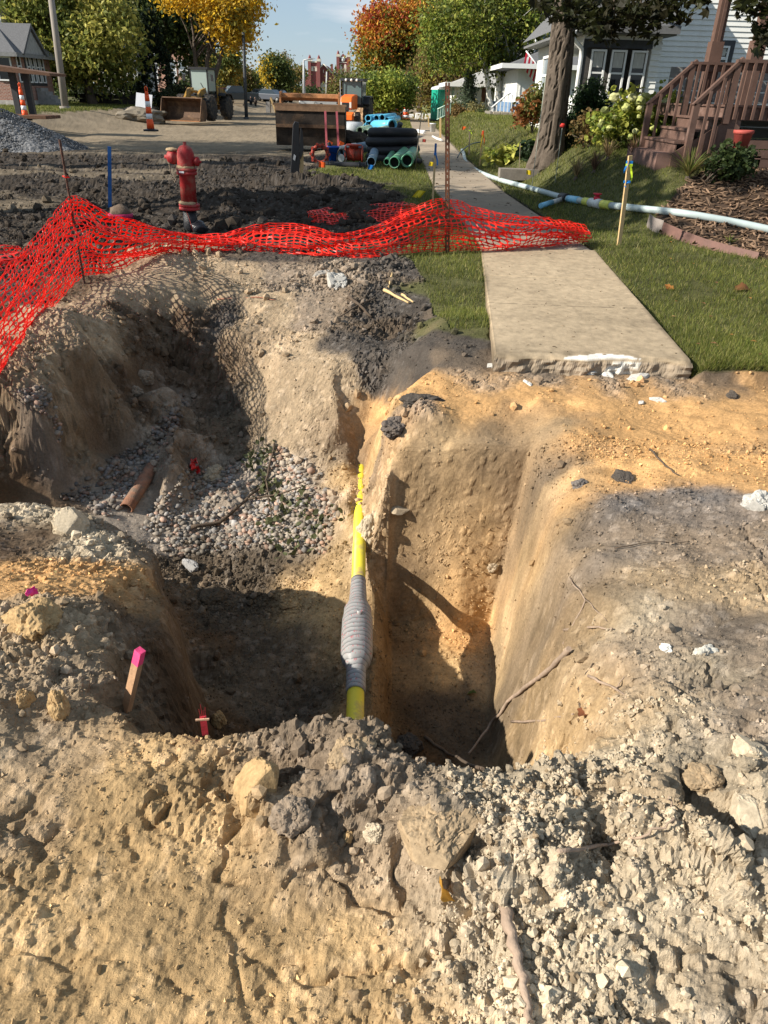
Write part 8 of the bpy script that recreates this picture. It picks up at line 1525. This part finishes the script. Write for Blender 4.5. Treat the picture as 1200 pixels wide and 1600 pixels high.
for i, (x, y, Y, w, h, lb) in enumerate([(655,187,70,.75,.5,'left white plastic barrier at the far end of the walk'),(671,187,70,.85,.45,'right white plastic barrier before the portable toilet'),(640,187,75,.9,.45,'white tank with red parts at the far end of the street')]):
    b = atY(x, y, Y); o = thing('white_barrier', lb, 'barrier', b); part(o, 'panel', trimw, lambda m: m.prism([(-.35,0),(-.25,h),(.25,h),(.35,0)], -w/2, w/2, 'YZ') if False else m.box((0,0,h/2), (w,.4,h), taper=.85), bevel=.04); part(o, 'foot', greywood, lambda m: m.box((0,0,.03), (w*.9,.5,.07)))
for i, (x, y, Y) in enumerate([(608,181,72),(613,184,68),(624,183,66),(620,178,85),(634,189,64)]):
    b = atY(x, y, Y); o = thing('traffic_drum', ['leftmost orange drum at the far works','second orange drum from the left at the far works','middle orange drum under the orange house','farthest orange drum, partly hidden by others','orange drum nearest the white tank'][i], 'drum', b)
    for k in range(5): part(o, 'stripe', M('cone_white', (.75,.75,.75), .4, .03, 5, 0) if k % 2 else M('cone_orange', (.85,.10,.02), .5, .08, 5, 0), lambda m: m.lathe([(.29-.02*k,.2*k),(.28-.02*k,.2*k+.2)], n=12))
    part(o, 'rubber_base', blk, lambda m: m.lathe([(.38,0),(.36,.06),(.3,.07)], n=12))
# parked cars
def car(px, py, Y, rz, col, label, kind='car', sc=1.0):
    b = atY(px, py, Y); o = thing('parked_'+('pickup' if kind == 'pickup' else 'truck' if kind == 'truck' else 'car'), label, kind, b, rz=rz); pm = M('paint_%d_%d_%d' % tuple(int(c*99) for c in col), col, .25, .05, 2, 0, spec=.6); gl = GLASS('car_glass', (.05,.07,.09), .05)
    if kind == 'car': prof = [(-2.2,.3),(-2.25,.62),(-2.1,.85),(-1.3,.95),(1.75,1.0),(2.15,.9),(2.2,.35)]; roof = [(-1.25,.94),(-.55,1.42),(.9,1.45),(1.7,.98)]
    elif kind == 'pickup': prof = [(-2.7,.4),(-2.75,.9),(-2.6,1.1),(-1.4,1.2),(.6,1.2),(2.7,1.2),(2.75,.45)]; roof = [(-1.35,1.18),(-.65,1.82),(.75,1.82),(.95,1.18)]
    else: prof = [(-3.2,.5),(-3.3,1.2),(-2.9,1.5),(-1.2,1.6),(-1.2,2.9),(3.3,2.9),(3.3,.6)]; roof = [(-2.6,1.5),(-2.2,2.3),(-1.3,2.35),(-1.25,1.55)]
    part(o, 'body', pm, lambda m: m.prism([(a*sc, c*sc) for a, c in prof], -.88*sc, .88*sc), bevel=.06); part(o, 'cabin_glass', gl, lambda m: m.prism([(a*sc*.985, c*sc) for a, c in roof], -.78*sc, .78*sc)); part(o, 'roof', pm, lambda m: m.box(((roof[1][0]+roof[2][0])/2*sc, 0, roof[1][1]*sc+.02), ((roof[2][0]-roof[1][0])*sc, 1.5*sc, .06)), bevel=.02)
    wb = 1.35 if kind == 'car' else 1.75
    for sx in (-1, 1):
        for sy in (-1, 1):
            w = part(o, 'wheel', tyre, lambda m: m.lathe([(0,-.1),(.3,-.1),(.33,-.06),(.33,.06),(.3,.1),(0,.1)], (sx*wb*sc, sy*.82*sc, .33*sc), 16, 'Y')); part(o, 'hubcap', M('rim_grey', (.25,.25,.24), .6), lambda m: m.lathe([(0,-.02),(.18,0),(.18,.02),(0,.03)], (sx*wb*sc, sy*.93*sc, .33*sc), 12, 'Y'), w)
        part(o, 'headlight' if sx < 0 else 'tail_light', M('lamp_lens', (.6,.6,.55), .2, .05, 3, 0) if sx < 0 else M('tail_red', (.4,.01,.01), .3), lambda m: [m.box((sx*(prof[1][0]*-1)*sc*.985, sy*.62*sc, .7*sc), (.08, .35, .16)) for sy in (-1, 1)])
    part(o, 'bumper', blk, lambda m: m.box((prof[1][0]*sc, 0, .42*sc), (.14, 1.7*sc, .2)))
    return o
for a in [(341,159,100,R(35),(.45,.01,.03),'red parked car peeking out right of the loader'),(352,156,118,R(40),(.12,.13,.15),'dark grey car behind the red one'),(411,159,112,R(150),(.28,.29,.31),'silver parked car right of the dark pole'),(424,160,108,R(160),(.10,.11,.13),'dark car parked at the right end of the row'),(436,160,112,R(165),(.02,.02,.025),'black car last in the row, beside the rusty bucket'),(404,155,135,R(20),(.5,.5,.5),'light car in the second row of the lot'),(418,154,140,R(20),(.55,.54,.5),'white car far back in the lot')]: car(*a)
car(368,162,100,R(28),(.035,.045,.05),'dark pickup parked in the middle of the row','pickup'); car(492,169,130,R(8),(.7,.7,.68),'white pickup seen through the gap of the rusty bucket','pickup',.9); car(518,169,120,R(10),(.62,.62,.6),'second white vehicle behind the bucket gap','pickup',.9)
for i, (x, y, lb) in enumerate([(357,172,'left timber crate stack by the far kerb'),(372,173,'right timber crate stack by the far kerb')]):
    b = atY(x, y, 85); o = thing('timber_stack', lb, 'timber', b)
    for k in range(4): part(o, 'board', greywood, lambda m: m.box((0.1*(k % 2),0,.1+.22*k), (1.2,.8,.18)))
b = atY(428,176,70); o = thing('propped_board', 'tan board leaning on a grey block left of the rusty bucket', 'panel', b); part(o, 'board', lathm, lambda m: m.box((0,0,.55), (.12,.6,1.2), 0, 0, -.35)); part(o, 'block', M('old_concrete', (.26,.25,.24)), lambda m: m.box((-.45,0,.4), (.35,.5,.8)))
# two workers far down the street
def person(px, py, Y, hpx, rz, label, jacket, stride=.12):
    b = atY(px, py, Y); hgt = pxr(hpx, Y)*1.02; s = hgt/1.75; o = thing('person', label, 'person', b, rz=rz)
    J = {'pel': (0,0,.95), 'che': (0,.01,1.35), 'nek': (0,0,1.5), 'hed': (0,-.02,1.62), 'top': (0,-.02,1.74), 'hl': (.09,0,.9), 'hr': (-.09,0,.9), 'kl': (.1,-stride*.5,.5), 'kr': (-.1,stride*.4,.5), 'fl': (.1,-stride,.07), 'fr': (-.1,stride,.07), 'tl': (.11,-stride-.17,.04), 'tr_': (-.11,stride-.17,.04), 'sl': (.19,0,1.42), 'sr': (-.19,0,1.42), 'el': (.25,.05,1.14), 'er': (-.25,.03,1.14), 'wl': (.23,-.08,.92), 'wr': (-.24,-.06,.92), 'nl': (.23,-.1,.83), 'nr': (-.24,-.08,.83)}
    E_ = [('pel','che'),('che','nek'),('nek','hed'),('hed','top'),('pel','hl'),('pel','hr'),('hl','kl'),('hr','kr'),('kl','fl'),('kr','fr'),('fl','tl'),('fr','tr_'),('che','sl'),('che','sr'),('sl','el'),('sr','er'),('el','wl'),('er','wr'),('wl','nl'),('wr','nr')]
    Rd = {'pel': .15, 'che': .17, 'nek': .06, 'hed': .1, 'top': .08, 'hl': .1, 'hr': .1, 'kl': .07, 'kr': .07, 'fl': .05, 'fr': .05, 'tl': .035, 'tr_': .035, 'sl': .075, 'sr': .075, 'el': .05, 'er': .05, 'wl': .035, 'wr': .035, 'nl': .03, 'nr': .03}
    ks = list(J); me = bpy.data.meshes.new('body'); me.from_pydata([tuple(v*s for v in J[k]) for k in ks], [(ks.index(a), ks.index(c)) for a, c in E_], []); me.materials.append(jacket); q = link('body', me, o)
    q.modifiers.new('skin', 'SKIN'); sv = me.skin_vertices[0].data
    for i_, k in enumerate(ks): sv[i_].radius = (Rd[k]*s, Rd[k]*s*.8); sv[i_].use_root = (k == 'pel')
    sb = q.modifiers.new('sub', 'SUBSURF'); sb.levels = 2; sb.render_levels = 2
    part(o, 'head', M('skin_tone', (.35,.2,.14), .6), lambda m: m.blob((0,-.035*s,1.64*s), .105*s, .04, 3, (.8,.95,1.15), 2)); part(o, 'hard_hat', M('hat_dark', (.03,.03,.035), .4), lambda m: m.lathe([(.14*s,1.68*s),(.115*s,1.69*s),(.105*s,1.75*s),(.06*s,1.79*s),(0,1.8*s)], n=14)); part(o, 'vest', jacket, lambda m: m.lathe([(.17*s,1.0*s),(.185*s,1.25*s),(.17*s,1.42*s)], n=12))
person(393,175,92,21,R(20),'left of two dark-clothed workers standing beyond the dark pole',M('dark_clothes', (.015,.016,.02), .8)); person(400,175,92,20,R(-30),'right of two dark-clothed workers, slightly shorter in view',M('brown_clothes', (.04,.028,.022), .8))
